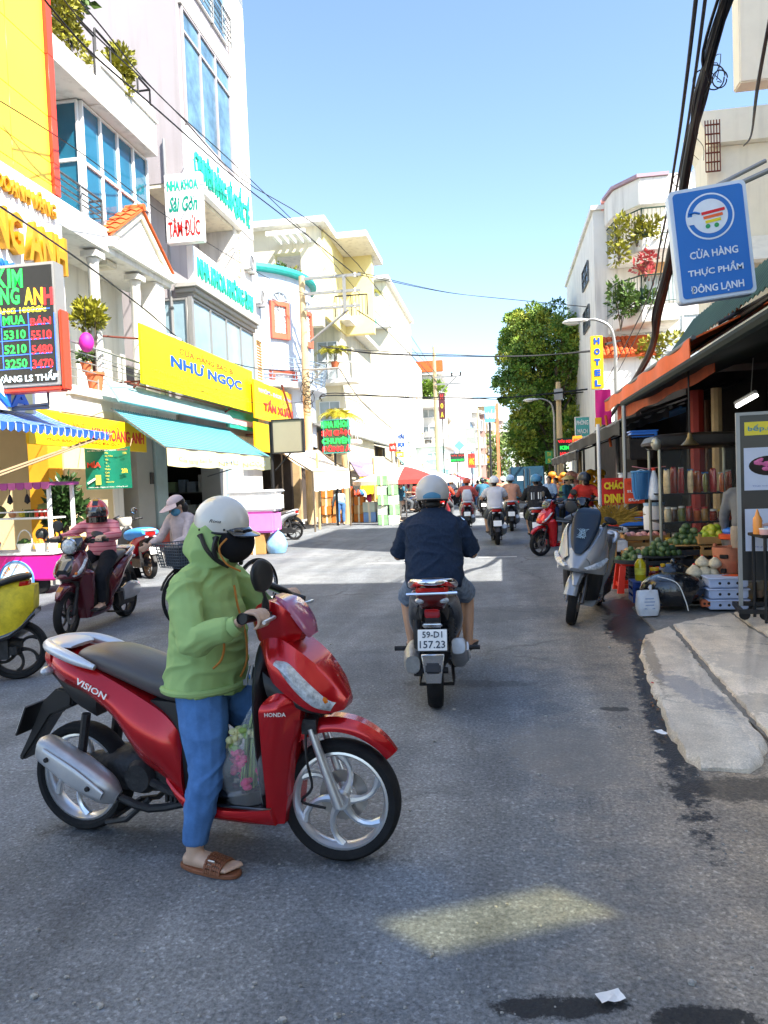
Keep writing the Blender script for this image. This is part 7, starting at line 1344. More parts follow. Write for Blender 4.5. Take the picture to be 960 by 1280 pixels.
pk_ = thing('black_bag', 'glossy black plastic bag on the red scooter floorboard', 'bag', RS.matrix_basis @ V(.19, -.03, .255), RS.rotation_euler.z); part('bag', MB().ell((0, 0, .03), (.12, .13, .04), 22, 10), mat('black_film', (.01, .012, .016), .12, bump=1.0, bs=12, coat=.6, spec=.8), pk_); part('knot', MB().ell((-.02, 0, .075), (.03, .025, .012), 10, 6), MATS['black_film'], pk_)
# ---------------------------------------------------------------- man in navy, from behind
navy = cloth('navy_shirt', (.016, .028, .055), var=.3, vs=60); short_b = cloth('faded_shorts', (.17, .22, .30), var=.35, vs=25)
JM = rider_joints(.02, 1.12, .93); JM.update(elR=(.02, -.285, .985), elL=(.02, .28, .985), wrR=(.27, -.285, 1.015), wrL=(.27, .285, 1.01), knR=(.24, -.235, .64), knL=(.22, .24, .62), anR=(.10, -.235, .29), anL=(.12, .20, .26), toR=(.24, -.27, .25), toL=(.26, .22, .24), hem=(-.20, 0, .76), shR=(-.06, -.185, 1.205), shL=(-.06, .185, 1.205), head=(.0, 0, 1.44), neck=(-.03, 0, 1.33))
MA, RhM = person('heavy man in a navy shirt and silver helmet seen from behind on a scooter', MS.location, MS.rotation_euler.z, JM, navy, short_b, skin_m, .009, 1.24, 'half', 'short', {'R': V(.365, -.28, 1.045), 'L': V(.365, .28, 1.045)}, wr=.009, shoe=mat('dark_sandal', (.03, .025, .022), .7), torso=[(.165, .13), (.175, .14), (.172, .135), (.172, .13), (.150, .115), (.10, .085), (.06, .06)])
hM2 = V(*JM['head'])+V(0, 0, .01); hl = helmet_half(MA, hM2, RhM, mat('helmet_silver', '#b9b6b2', .3, var=.06, vs=7, coat=.4), None, 1.08, -.42); HM = Matrix.Translation(hM2) @ RhM.to_4x4()
for y in (-.022, .018): part('stripe', MB().grid(lambda u, v: (V(-.006, 0, .012)+V(-.1505*cos(.35+1.35*u), y+(v-.5)*.016, .1395*sin(.15+1.4*u))), 14, 2).xf(HM), mat('helmet_blue', '#3a5f96', .35), hl, solid=.003)
part('rear_panel', MB().grid(lambda u, v: V(-.006-.147*cos((u-.5)*1.0)*cos(.30*v-.2), .134*sin((u-.5)*1.0), -.035+.045*v*(1-(2*u-1)**2*.6)), 14, 5).xf(HM), mat('helmet_teal', '#4a86a8', .35), hl, solid=.004)
part('collar', MB().tube([V(-.035+.068*cos(a), .074*sin(a), 1.325+.016*cos(a)) for a in [2*pi*i/24 for i in range(25)]], .02, 8, False), navy, MA)
part('yoke_seam', MB().tube([V(-.175+.02*abs(t), .16*t, 1.215+.012*abs(t)) for t in [i/10-1 for i in range(21)]], .004, 5), navy, MA)
part('hair', MB().ell(hM2+V(-.045, 0, -.075), (.055, .062, .04), 14, 8), hair_m, MA)
# ---------------------------------------------------------------- red helmet rider at the left
JB = rider_joints(-.04, 1.0, .76); JB.update(look=(1, .35, 0), anR=(.20, -.17, .29))
RB, Rb = person('rider in a pink jacket and red full face helmet on the burgundy scooter', BS.location, BS.rotation_euler.z, JB, stripes('pink_jacket', '#d98a90', '#b84a5c', .055, 'Z', .80, .85), cloth('dark_trousers', (.015, .017, .022)), skin_l, .012, .98, grips=GRP, shoe=mat('dark_sandal'))
HB = Matrix.Translation(V(*JB['head'])+V(.0, 0, .01)) @ Rb.to_4x4()
hf = part('helmet', MB().ell((-.005, 0, .0), (.142, .125, .15), 32, 18, None, -.85, 1).xf(HB), mat('helmet_red', '#d0301f', .25, coat=1, var=.1, vs=14), RB); part('visor', MB().ell((.012, 0, .0), (.138, .122, .09), 28, 12, None, -.6, .55).xf(HB), mat('dark_visor', (.02, .022, .028), .06, spec=.9, coat=1), hf) if False else None
part('visor', MB().grid(lambda u, v: V(.008+.143*cos((u-.5)*2.2)*cos((v-.45)*.9), .128*sin((u-.5)*2.2)*cos((v-.45)*.9), -.055+.11*v), 18, 8).xf(HB), mat('dark_visor', (.02, .022, .028), .06, spec=.9, coat=1), hf, solid=.004); part('chin_guard', MB().grid(lambda u, v: V(.01+.145*cos((u-.5)*2.4), .128*sin((u-.5)*2.4), -.125+.065*v), 16, 4).xf(HB), glossk, hf, solid=.006); part('top_stripe', MB().grid(lambda u, v: V(-.005+.145*cos(.5+1.9*u), (v-.5)*.06, .153*sin(.5+1.9*u)), 14, 3).xf(HB), glossk, hf, solid=.003)
# ---------------------------------------------------------------- riders in the traffic ahead
helm = {k: mat('helmet_'+k, c, .3, var=.06, coat=.4) for k, c in (('white', '#e4e4e2'), ('teal', '#3f8aa0'), ('rust', '#d9542e'), ('dark', '#2a2d33'), ('paleblue', '#9fc0dc'))}
def rider(lab, far, top, bot, hc, sleeve='short', legs='short', fat=1.0, sk=None, dx=0, tall=.95, vox=.016, sp=1.0):
    o, _, a_ = far; J = rider_joints(.0, sp, tall); J['look'] = (1, 0, 0)
    if dx: J = {k: ((v[0]-dx, v[1], v[2]+.03) if k != 'look' else v) for k, v in J.items()}; J.update(wrR=(.0, -.16, 1.05), wrL=(.0, .16, 1.05), elR=(-.25, -.27, 1.02), elL=(-.25, .27, 1.02))
    p, R = person(lab, o.location, o.rotation_euler.z, J, top, bot, sk, vox, fat, sleeve, legs, None if dx else GRP, shoe=mat('dark_sandal')); h = Vector(J['head'])+V(0, 0, .012); helmet_half(p, h, R, helm[hc], glossk, 1.05, -.3, False); part('hair', MB().ell(h+V(-.045, 0, -.07), (.055, .06, .045), 12, 7), hair_m, p); return p, J
whs = cloth('white_shirt', (.62, .62, .66), var=.06); khk = cloth('khaki', (.09, .10, .07)); blkj = cloth('black_jacket', (.025, .026, .03), var=.4, vs=20); skyb = cloth('sky_blue', (.20, .36, .55)); orj = cloth('orange_red', (.62, .09, .05)); creamj = cloth('cream_trousers', (.6, .55, .45)); tealj = cloth('teal_shirt', (.05, .16, .24)); grshort = cloth('grey_shorts', (.10, .11, .12))
rider('rider in a white shirt, dark shorts and white helmet ahead', FARS[0], whs, grshort, 'white', fat=1.12)
pB, JB_ = rider('rider in a black printed jacket and teal helmet ahead', FARS[1], blkj, khk, 'teal', 'long', fat=1.15)
for k in range(5): text(('OUR', 'STREET', 'LIFE', 'GOOD', 'DAY')[k] if False else '|||'[:1+k % 3], frame((-.26, .10-.05*k, 1.13), (0, -1, 0), (.05, 0, 1)), mw, pB, w=.022, h=.16, depth=.004) if k not in (2,) else None
rider('rider with red helmet, pale trousers and white backpack ahead', FARS[2], cloth('coral_top', (.60, .12, .10)), creamj, 'rust', 'long', 'long')
bp = part('backpack', MB().loft([(-.28, .86, .12, .04), (-.30, .95, .15, .08), (-.30, 1.12, .15, .08), (-.28, 1.24, .10, .05)], 16, 4), cloth('white_pack', (.6, .62, .68)), [o for o in COL.objects if o.get('label', '').startswith('rider with red helmet')][0])
rider('distant rider in a teal shirt with dark helmet', FARS[3], tealj, grshort, 'dark', legs='long'); rider('rider in an orange red jacket and white helmet behind the navy man', FARS[4], orj, grshort, 'white', 'long', 'long', vox=.02)
rider('rider in a pale blue shirt and white helmet beside the truck', FARS[5], skyb, creamj, 'white', 'short', 'long'); rider('far rider in a white helmet and orange shirt beside the truck', FARS[6], cloth('peach_top', (.6, .3, .2)), creamj, 'white', 'long', 'long', vox=.02)
o = [o for o in COL.objects if o.get('label', '').startswith('rider in a pale blue')][0]; rider('passenger in peach clothes behind the pale blue shirt rider', FARS[5], MATS['cloth_peach_top'], creamj, 'paleblue', 'long', 'long', dx=.36, vox=.02)
# red jacket rider at the right
JR = rider_joints(.02, 1.0, .95); JR['look'] = (.5, .8, -.1); pR, Rr = person('rider in a red jacket with dark helmet and black mask at the right kerb', RJ.location, RJ.rotation_euler.z, JR, cloth('red_jacket', (.50, .04, .03)), MATS['cloth_dark_trousers'], skin_l, .014, 1.0, grips=GRP, shoe=mat('dark_sandal')); helmet_half(pR, V(*JR['head'])+V(0, 0, .01), Rr, helm['dark'], None, 1.05, -.3, False); part('mask', MB().ell((.05, 0, -.06), (.07, .07, .07), 14, 10).xf(Matrix.Translation(JR['head']) @ Rr.to_4x4()), blackp, pR)
# ---------------------------------------------------------------- people on foot
def stand(h=1.6, bend=0, arms=0):
    k = h/1.6; return dict(pel=(0, 0, .86*k), chest=(.25*bend, 0, (1.18-.12*bend)*k), neck=(.42*bend, 0, (1.35-.25*bend)*k), head=(.02+.55*bend, 0, (1.48-.30*bend)*k), look=(1, 0, -.15-bend), shR=(.32*bend, -.17, (1.29-.2*bend)*k), shL=(.32*bend, .17, (1.29-.2*bend)*k),
        elR=(.05+.42*bend+arms*.1, -.23, (1.03-.25*bend)*k), elL=(.05+.42*bend+arms*.1, .23, (1.03-.25*bend)*k), wrR=(.12+.5*bend+arms*.25, -.2, (.82-.25*bend+arms*.15)*k), wrL=(.12+.5*bend+arms*.25, .2, (.82-.25*bend+arms*.15)*k), hipR=(0, -.09, .84*k), hipL=(0, .09, .84*k), knR=(.02, -.10, .46*k), knL=(.02, .10, .46*k), anR=(-.02, -.1, .09), anL=(-.02, .1, .09), toR=(.16, -.12, .02), toL=(.16, .12, .02))
def walker(lab, x, y, rz, top, bot, h=1.58, bend=0, arms=0, sleeve='long', legs='long', hat=None, sk=None, vox=.018, hairlong=False, z=0):
    J = stand(h, bend, arms); p, R = person(lab, (x, y, z), rz, J, top, bot, sk or skin_l, vox, 1.0, sleeve, legs, shoe=mat('dark_sandal')); hc = V(*J['head']); M = Matrix.Translation(hc) @ R.to_4x4(); part('hair', MB().ell((-.02, 0, .035), (.10, .086, .09), 16, 10).xf(M).ell(hc+R @ V(-.06, 0, -.05), (.05, .07, .09 if hairlong else .04), 12, 8), hair_m, p)
    if hat == 'cone': part('hat', MB().lathe([(.001, .17), (.10, .11), (.21, .03), (.205, .028), (.09, .10), (.001, .15)], 24, hc+V(0, 0, .02)), mat('straw', '#d9c690', .8, var=.1), p)
    return p, J, M
g0 = gd(427, 656); walker('shopper in grey top and jeans bending over the orange cartons', g0.x, g0.y, radians(115), cloth('grey_blue_top', (.28, .36, .40)), jean, 1.55, .55, .3)
g0 = gd(688, 655); walker('person in pale blue pyjamas walking by the right stalls', g0.x, g0.y, radians(250), cloth('pale_pyjama', (.36, .48, .66), var=.3, vs=30), MATS['cloth_pale_pyjama'], 1.55); walker('second person in light blue pyjamas and a conical hat', g0.x+.75, g0.y+.6, radians(200), cloth('light_pyjama', (.42, .52, .68), var=.3, vs=30), MATS['cloth_light_pyjama'], 1.5, hat='cone')
g0 = gd(678, 650); walker('person in dark clothes standing between the truck and the stalls', g0.x, g0.y+1, radians(180), blkj, MATS['cloth_dark_trousers'], 1.6); g0 = gd(500, 652); walker('market visitor in blue near the red white umbrella', g0.x, g0.y, 0, tealj, creamj, 1.55); g0 = gd(548, 640); walker('distant shopper in pale clothes among parked scooters', g0.x, g0.y, 2, whs, khk, 1.55); g0 = gd(598, 634); walker('distant shopper in red by the far umbrella', g0.x, g0.y, 1, orj, jean, 1.5); g0 = gd(615, 628); walker('distant pedestrian in a conical hat far down the street', g0.x, g0.y, 1, creamj, jean, 1.5, hat='cone')
g0 = gd(340, 686); walker('person in a white helmet half hidden behind the foam box', -6.25, 18.6, radians(200), cloth('aqua_top', (.3, .5, .5)), jean, 1.5); hp = [o for o in COL.objects if o.get('label', '').startswith('person in a white helmet half')][0]; helmet_half(hp, V(*stand(1.5)['head'])+V(0, 0, .015), rotm((1, 0, -.15)), helm['white'], glossk, 1.08, -.3)
# woman with visor hat wheeling a bicycle with a basket
bw0 = gd(236, 784); BX = thing('bicycle', 'bicycle with dark thin tyre and grey wire basket pushed by the visor hat woman', 'bicycle', bw0+V(.275, .476, 0), radians(240))
def bwheel(x): W = part('wheel', MB().lathe([(.30, -.012), (.325, -.018), (.34, 0), (.325, .018), (.30, .012)], 48, (x, 0, .34), 'y'), tyre, BX); part('rim', MB().lathe([(.285, -.014), (.302, -.012), (.302, .012), (.285, .014), (.285, -.014)], 48, (x, 0, .34), 'y'), chrome, W); s_ = MB(); [s_.tube([(x, .02 if k % 2 else -.02, .34), (x+.29*cos(k*pi/10), 0, .34+.29*sin(k*pi/10))], .0015, 3) for k in range(20)]; part('spoke', s_, chrome, W)
bwheel(.55); bwheel(-.5); part('frame', MB().tube([(.55, -.04, .34), (.50, -.04, .62), (.42, 0, .70), (.38, 0, .95)], .012, 7).tube([(.55, .04, .34), (.50, .04, .62), (.42, 0, .70)], .012, 7).tube([(.41, 0, .70), (0, 0, .36), (-.5, .05, .34)], .014, 7).tube([(-.12, 0, .80), (0, 0, .36)], .014, 7).tube([(-.5, -.05, .34), (0, 0, .36)], .012, 7).tube([(-.12, 0, .70), (-.5, .05, .34)], .01, 7), dsteel, BX); part('handlebar', MB().tube([(.20, -.28, .98), (.34, -.2, 1.0), (.38, 0, .97), (.34, .2, 1.0), (.20, .28, .98)], .011, 8, sub=3), chrome, BX); part('saddle', MB().loft([(-.25, .82, .09, .03), (-.12, .84, .07, .03), (.02, .84, .025, .02)], 14, 3), blackp, BX); part('fender', MB().tube([(.55+.36*cos(a), 0, .34+.36*sin(a)) for a in [radians(q) for q in range(20, 190, 14)]], .014, 6), dsteel, BX)
bk_ = MB()
for k in range(9):
    z = .70+.033*k; e = .16+.006*k; bk_.tube([(.60-e, -e*1.15, z), (.60+e, -e*1.15, z), (.60+e, e*1.15, z), (.60-e, e*1.15, z), (.60-e, -e*1.15, z)], .0045 if k < 8 else .008, 4)
for k in range(12):
    t_ = -1+2*k/11
    for sx in (-1, 1): bk_.tube([(.60+sx*.16, t_*.184, .70), (.60+sx*.208, t_*.239, .964)], .004, 4); bk_.tube([(.60+t_*.16, sx*.184, .70), (.60+t_*.208, sx*.239, .964)], .004, 4)
bk2 = part('basket', bk_, mat('basket_wire', '#55606c', .5, metal=.4), BX); part('liner', MB().loft([(.60, .71, .145, .17), (.60, .92, .175, .2)], 16, 1, (1, 0, 0)), mat('dark_bag', '#343a44', .5, var=.5, vs=14, bump=.6, bs=14), BX)
JV = stand(1.52, .12, .9); JV.update(look=(.85, -.3, -.45), head=(.10, 0, 1.36), hup=(0, 0, 1)); pv_, Rv = person('woman in a pale shirt, visor hat and blue mask pushing a bicycle', V(P(229, 650, Y=9.0).x, 9.0, 0), radians(-112), JV, cloth('pale_lilac_shirt', (.50, .42, .42), var=.12, vs=20), MATS['cloth_dark_trousers'], skin_l, .012, .92, shoe=mat('dark_sandal'))
Mv = Matrix.Translation(V(*JV['head'])) @ Rv.to_4x4(); part('hair', MB().ell((-.025, 0, .03), (.10, .085, .09), 18, 12).xf(Mv).ell(V(*JV['head'])+V(-.10, .02, -.03), (.06, .06, .075), 12, 8), hair_m, pv_); part('mask', MB().ell((.045, 0, -.055), (.068, .066, .062), 16, 10).xf(Mv), cloth('blue_mask', (.10, .30, .48)), pv_)
ht = part('hat', MB().ell((-.005, 0, .055), (.115, .10, .085), 24, 10, None, 0, 1).xf(Mv), cloth('mauve_hat', (.52, .42, .43)), pv_); part('brim', MB().grid(lambda u, v: V((.10+.13*v)*cos((u-.5)*2.5), (.10+.07*v)*sin((u-.5)*2.7), .055-.035*v), 18, 6).xf(Mv), MATS['cloth_mauve_hat'], ht, solid=.006)
for s in (-1, 1): part('eye', MB().ell(Mv @ V(.076, s*.031, .010), .012, 10, 6), MATS['eye_white'], pv_); part('iris', MB().ell(Mv @ V(.085, s*.031, .010), .006, 8, 5), hair_m, pv_)

wk_ = [o for o in COL.objects if o.get('category') == 'person' and 'distant' in o['label']]
for k, (px, py, c, lab) in enumerate([(508, 645, 'teal_shirt', 'market visitor in teal near the parked blue scooter'), (522, 640, 'coral_top', 'market visitor in coral among the left stalls'), (536, 637, 'khaki', 'market visitor in khaki among the left stalls'), (566, 630, 'white_shirt', 'far market visitor in white by the pink umbrella'), (582, 627, 'sky_blue', 'far market visitor in sky blue beyond the umbrellas'), (608, 624, 'orange_red', 'tiny far pedestrian in orange red'), (696, 650, 'peach_top', 'market visitor in peach at the right stalls'), (710, 656, 'teal_shirt', 'market visitor in teal at the right stalls'), (664, 630, 'cream_trousers', 'pedestrian in cream beside the truck')]):
    g0 = gd(px, py); o = dup(wk_[k % len(wk_)], g0, k*1.7, lab)
    for ch in o.children:
        if ch.name.startswith('shirt'): ch.material_slots[0].link = 'OBJECT'; ch.material_slots[0].material = MATS['cloth_'+c]
# ================================================================ stall goods at the right
def at(px, py, Y): return P(px, py, Y=Y)
def obj1(name, label, cat, p, parts, rz=0, grp=None):
    t = thing(name, label, cat, p, rz, grp)
    for a in parts: part(a[0], a[1], a[2], t, **(a[3] if len(a) > 3 else {}))
    return t
def bottle(r, h, neck=.35, nr=.35, n=16): return MB().lathe([(.001, 0), (r*.95, .0), (r, h*.04), (r, h*(1-neck)), (r*.85, h*(1-neck*.7)), (r*nr, h*(1-neck*.25)), (r*nr, h*.96), (.001, h*.96)], n)
def cap(r, h, z): return MB().lathe([(.001, z), (r, z), (r, z+h), (.001, z+h+.004)], 14)
avo = [mat('avocado_%d' % i, c, .45, var=.25, vs=30) for i, c in enumerate(((.07, .12, .03), (.10, .16, .05), (.05, .09, .03), (.13, .17, .07)))]
def pile(label, c, rad, n, r, ms, name='fruit_tray', cat='fruit tray', tray=None, nm='fruit', seed=1, el=1.2, hgt=1.0):
    rr = random.Random(seed); t = thing(name, label, cat, c); me = []
    for m in ms[:3]:
        mb = MB(); mb.ell((0, 0, 0), (r, r, r*el), 12, 8); o = mb.build('tmp', m); me.append(o.data); bpy.data.objects.remove(o)
    k = 0
    for lay in range(4):
        f = 1-lay*.27; m_ = int(n*f*f*.48)
        for i in range(m_):
            a = 2.39996*i+lay; q = sqrt((i+.5)/m_)*f; o = link(nm, me[k % len(me)], t); o.location = (rad[0]*q*cos(a), rad[1]*q*sin(a), r*.9+lay*r*1.35*hgt+rr.uniform(-.01, .01)); o.rotation_euler = (rr.random()*6, rr.random()*6, rr.random()*6); o.scale = (rr.uniform(.85, 1.15),)*3; k += 1
            if k % 5 == 0 and len(ms) > 3: o.material_slots[0].link = 'OBJECT'; o.material_slots[0].material = ms[3]
    if tray: part('tray', tray[0], tray[1], t, **(tray[2] if len(tray) > 2 else {}))
    return t
redpl = mat('red_orange_plastic', '#e8341a', .4, var=.05); blkpl = mat('black_crate', (.02, .021, .024), .5, var=.2, vs=8); woodc = mat('crate_wood', '#b98a50', .8, var=.15, vs=6, bump=.15)
def crate(w_, d_, h_, t=.012, slats=3):
    mb = MB(); mb.bx(-w_/2, w_/2, -d_/2, d_/2, 0, .012)
    for k in range(slats):
        z0, z1 = h_*k/slats+.014, h_*(k+.72)/slats; mb.bx(-w_/2, w_/2, -d_/2, -d_/2+t, z0, z1).bx(-w_/2, w_/2, d_/2-t, d_/2, z0, z1).bx(-w_/2, -w_/2+t, -d_/2+t, d_/2-t, z0, z1).bx(w_/2-t, w_/2, -d_/2+t, d_/2-t, z0, z1)
    for sx in (-1, 1):
        for sy in (-1, 1): mb.box((sx*(w_/2-.012), sy*(d_/2-.012), h_/2), (.03, .03, h_))
    return mb
# red stool with avocados
s0 = V(1.66, 9.85, .04); zt = at(775, 703, 9.85).z-.04; st = thing('plastic_stool', 'bright red orange plastic stool holding the avocado tray', 'stool', s0)
part('top', MB().box((0, 0, zt-.015), (.36, .36, .03)), redpl, st, bev=.012)
for sx in (-1, 1):
    for sy in (-1, 1): part('leg', MB().add([(sx*.16+a, sy*.16+b, zt-.03) for a, b in ((-.035, -.03), (.035, -.03), (.035, .03), (-.035, .03))]+[(sx*.20+a, sy*.20+b, 0) for a, b in ((-.04, -.03), (.04, -.03), (.04, .03), (-.04, .03))], [(0, 1, 2, 3), (7, 6, 5, 4), (0, 4, 5, 1), (1, 5, 6, 2), (2, 6, 7, 3), (3, 7, 4, 0)]), redpl, st)
part('brace', MB().bx(-.18, .18, -.205, -.18, zt*.16, zt*.3).bx(-.18, .18, .18, .205, zt*.16, zt*.3).bx(-.205, -.18, -.17, .17, zt*.16, zt*.3).bx(.18, .205, -.17, .17, zt*.16, zt*.3), redpl, st)
pile('round tray heaped with dark avocados on the red stool', s0+V(0, 0, zt), (.22, .2), 58, .036, avo, tray=(MB().lathe([(.001, 0), (.25, .0), (.27, .05), (.26, .05), (.24, .012), (.001, .012)], 28), mat('grey_tray', '#55595c', .4, metal=.4)), seed=2, el=1.35)
def stand_box(label, c, w_, d_, h_, m=blkpl): return obj1('crate_stack', label, 'crate', c, [('crate', crate(w_, d_, h_, slats=5), m), ('board', MB().bx(-w_/2, w_/2, -d_/2, d_/2, h_, h_+.02), m)])
p = at(826, 694, 9.5); stand_box('black plastic crates under the second avocado pile', (p.x, p.y, .04), .42, .4, p.z-.06); pile('green avocado heap on the black crates beside the oil bottle', (p.x, p.y, p.z+.0), (.22, .2), 60, .037, avo, tray=(MB().bx(-.25, .25, -.24, .24, -.005, .006), blkpl), seed=3, el=1.3)
p = at(861, 680, 9.7); stand_box('black crate stand beneath the big avocado heap', (p.x, p.y, .04), .42, .4, p.z-.06); pile('tall avocado heap in front of the glass food cabinet', (p.x, p.y, p.z), (.22, .2), 76, .040, avo, tray=(MB().bx(-.25, .25, -.24, .24, -.005, .006), woodc), seed=4, el=1.25, hgt=1.15)
p = at(891, 676, 9.6); stand_box('dark box stand under the yellow green fruit', (p.x, p.y, .04), .36, .36, p.z-.10, woodc); lime = [mat('lime_%d' % i, c, .4, var=.12, vs=20) for i, c in enumerate(((.45, .50, .03), (.36, .46, .03), (.5, .48, .05)))]; pile('bright yellow green limes in a wooden box by the steel pot', (p.x, p.y, p.z-.02), (.16, .16), 40, .048, lime, tray=(crate(.42, .4, .12, slats=1), woodc), seed=5, el=1.1)
# glass food cabinet on wheels
cx0, cx1 = at(826, 640, 10.4).x, at(926, 640, 10.4).x; zb_, zt_ = .35, at(850, 560, 10.4).z; cw = cx1-cx0
fc = thing('food_cabinet', 'glass sided food cabinet cart crowded with jars and packets', 'cabinet', ((cx0+cx1)/2, 10.75, .04)); pst = mat('cabinet_metal', '#a8a493', .35, metal=.5, var=.15)
zt_ -= .04
for sx in (-1, 1):
    for y in (-.35, .35): part('post', MB().tube([(sx*cw/2, y, 0), (sx*cw/2, y, zt_)], .022, 8), pst, fc)
part('roof', MB().loft([(-cw/2-.06, zt_+.06, .42, .05, 4), (-cw/2+.05, zt_+.10, .42, .10, 4), (cw/2-.05, zt_+.10, .42, .10, 4), (cw/2+.06, zt_+.06, .42, .05, 4)], 20, 3), mat('cabinet_roof', '#2f2a26', .4, var=.3, vs=5), fc); part('roof_corner', MB().ell((-cw/2-.04, -.36, zt_+.07), (.07, .08, .09), 14, 8), pst, fc)
shelf_z = [at(870, y, 10.4).z-.04 for y in (718, 686, 652, 616)]
for z in shelf_z: part('shelf', MB().bx(-cw/2, cw/2, -.36, .36, z-.02, z), dsteel, fc)
part('glass_panel', MB().bx(-cw/2+.02, cw/2-.02, -.362, -.356, shelf_z[3]-.55, zt_-.03), mat('dusty_glass', (.3, .32, .3), .08, alpha=.06, spec=.8), fc); part('base', MB().bx(-cw/2, cw/2, -.36, .36, .10, shelf_z[0]-.02), dkw, fc, bev=.01)
for sx in (-1, 1): part('wheel', MB().lathe([(.001, -.02), (.06, -.02), (.07, 0), (.06, .02), (.001, .02)], 16, (sx*(cw/2-.12), -.3, .07), 'y'), tyre, fc)
CN = ('dark red', 'rust orange', 'maroon', 'ochre', 'brown', 'cream', 'olive', 'crimson')
jm = [mat('jar_%d' % i, c, .2, var=.35, vs=14, coat=.4) for i, c in enumerate(('#8a2f18', '#b3551f', '#6e1f14', '#a8742a', '#5e3a1c', '#c9b48a', '#7c7a2c', '#9c2a2a'))]; capm = [mat('cap_%d' % i, c, .4) for i, c in enumerate(('#c8281e', '#e0b020', '#d8d4c8', '#2a6aa8'))]; rr = random.Random(33)
for li, z in enumerate(shelf_z):
    zz = z+.04; n = 9
    for k in range(n):
        h_ = rr.uniform(.13, .2) if li < 3 else rr.uniform(.25, .36); r_ = cw/n*.42; ci = rr.randrange(8); x = fc.location.x-cw/2+.06+(cw-.12)*(k+.5)/n; w_ = 'jar' if li < 3 else 'packet'
        o = thing(w_, f"{CN[ci]} {w_}, {ORD[k]} from the left on the {('lowest', 'second', 'third', 'top')[li]} cabinet shelf", w_, (x, 10.75-.22+rr.uniform(-.06, .06), zz), rr.random(), 'jars and packets in the food cabinet')
        if li < 3: part('body', bottle(r_, h_, .2, .8, 14), jm[ci], o); part('cap', cap(r_*.85, .025, h_*.96), rr.choice(capm), o)
        else: part('body', MB().loft([(0, .0, r_, .01), (0, h_*.3, r_*1.05, r_*.6), (0, h_*.8, r_, r_*.5), (0, h_, r_*.9, .005)], 10, 2), jm[ci], o); part('seal', MB().bx(-r_*.9, r_*.9, -.006, .006, h_-.01, h_+.012), rr.choice(capm), o)
p = at(906, 655, 10.2); obj1('candle', 'tall white candle like cylinder standing beside the limes', 'candle', (p.x, p.y, p.z-.1), [('body', MB().lathe([(.001, 0), (.045, 0), (.045, .32), (.001, .33)], 14), mw), ('wick', MB().tube([(0, 0, .32), (0, 0, .35)], .004, 4), blackp)])
# steel pot with lids, clay stove, garlic bags, table, trays
zt2 = at(900, 722, 8.75).z; tx = at(900, 720, 8.75).x; tb = thing('goods_table', 'low metal table carrying the clay stove and garlic', 'table', (tx, 8.85, .08)); part('top', MB().bx(-.42, .36, -.3, .3, zt2-.11, zt2-.085), galu, tb, bev=.005)
for sx in (-.38, .32):
    for sy in (-.26, .26): part('leg', MB().tube([(sx, sy, 0), (sx, sy, zt2-.11)], .014, 6), dsteel, tb)
clay = mat('clay', '#c47a58', .85, var=.15, vs=8, bump=.2); p = at(913, 716, 8.75); H = at(913, 684, 8.75).z-zt2; cs = thing('clay_stove', 'terracotta clay charcoal stove with square vents', 'stove', (p.x, 8.8, zt2)); R_ = .165
part('body', MB().lathe([(.001, .0), (R_*.72, 0), (R_*.8, H*.1), (R_*.92, H*.45), (R_*.98, H*.5), (R_*.98, H*.6), (R_*1.05, H*.95), (R_*1.02, H), (R_*.85, H), (R_*.8, H*.7), (.001, H*.6)], 32), clay, cs)
for (a, z, w_, h_) in ((-2.15, .72, .09, .045), (-1.05, .78, .06, .04), (-2.2, .25, .05, .05)): part('vent', MB().box((R_*.93*cos(a), R_*.93*sin(a), H*z), (.05, w_, h_), Matrix.Rotation(a, 3, 'Z')), dkw, cs, bev=.006)
for a in (.3, 2.4, 4.5): part('prong', MB().box((R_*.95*cos(a), R_*.95*sin(a), H*1.04), (.04, .05, .04), Matrix.Rotation(a, 3, 'Z')), clay, cs, bev=.01)
p = at(916, 686, 9.1); pt_ = thing('cooking_pot', 'steel pot with orange rim ring and blue lid stacked on the stall', 'pot', (p.x, 9.1, at(916, 688, 9.1).z)); part('body', MB().lathe([(.001, 0), (.10, 0), (.125, .12), (.13, .13), (.11, .13), (.001, .12)], 24), silver, pt_); part('ring', MB().lathe([(.12, .135), (.15, .14), (.15, .19), (.10, .20), (.001, .2)], 24), mat('orange_plastic', '#e2571f', .4), pt_); part('lid', MB().lathe([(.10, .20), (.11, .22), (.10, .25), (.05, .265), (.001, .268)], 24), blp, pt_)
p = at(916, 715, 8.6); obj1('dustpan', 'orange plastic dustpan under the clay stove', 'dustpan', (p.x, 8.55, zt2), [('pan', MB().loft([(-.2, .02, .02, .015), (-.15, .025, .1, .025), (.05, .03, .12, .03), (.16, .05, .05, .015), (.27, .10, .025, .012)], 14, 3), MATS['orange_plastic'])])
gar = mat('garlic_net', '#d9c9a8', .6, var=.25, vs=24, bump=.4, bs=30)
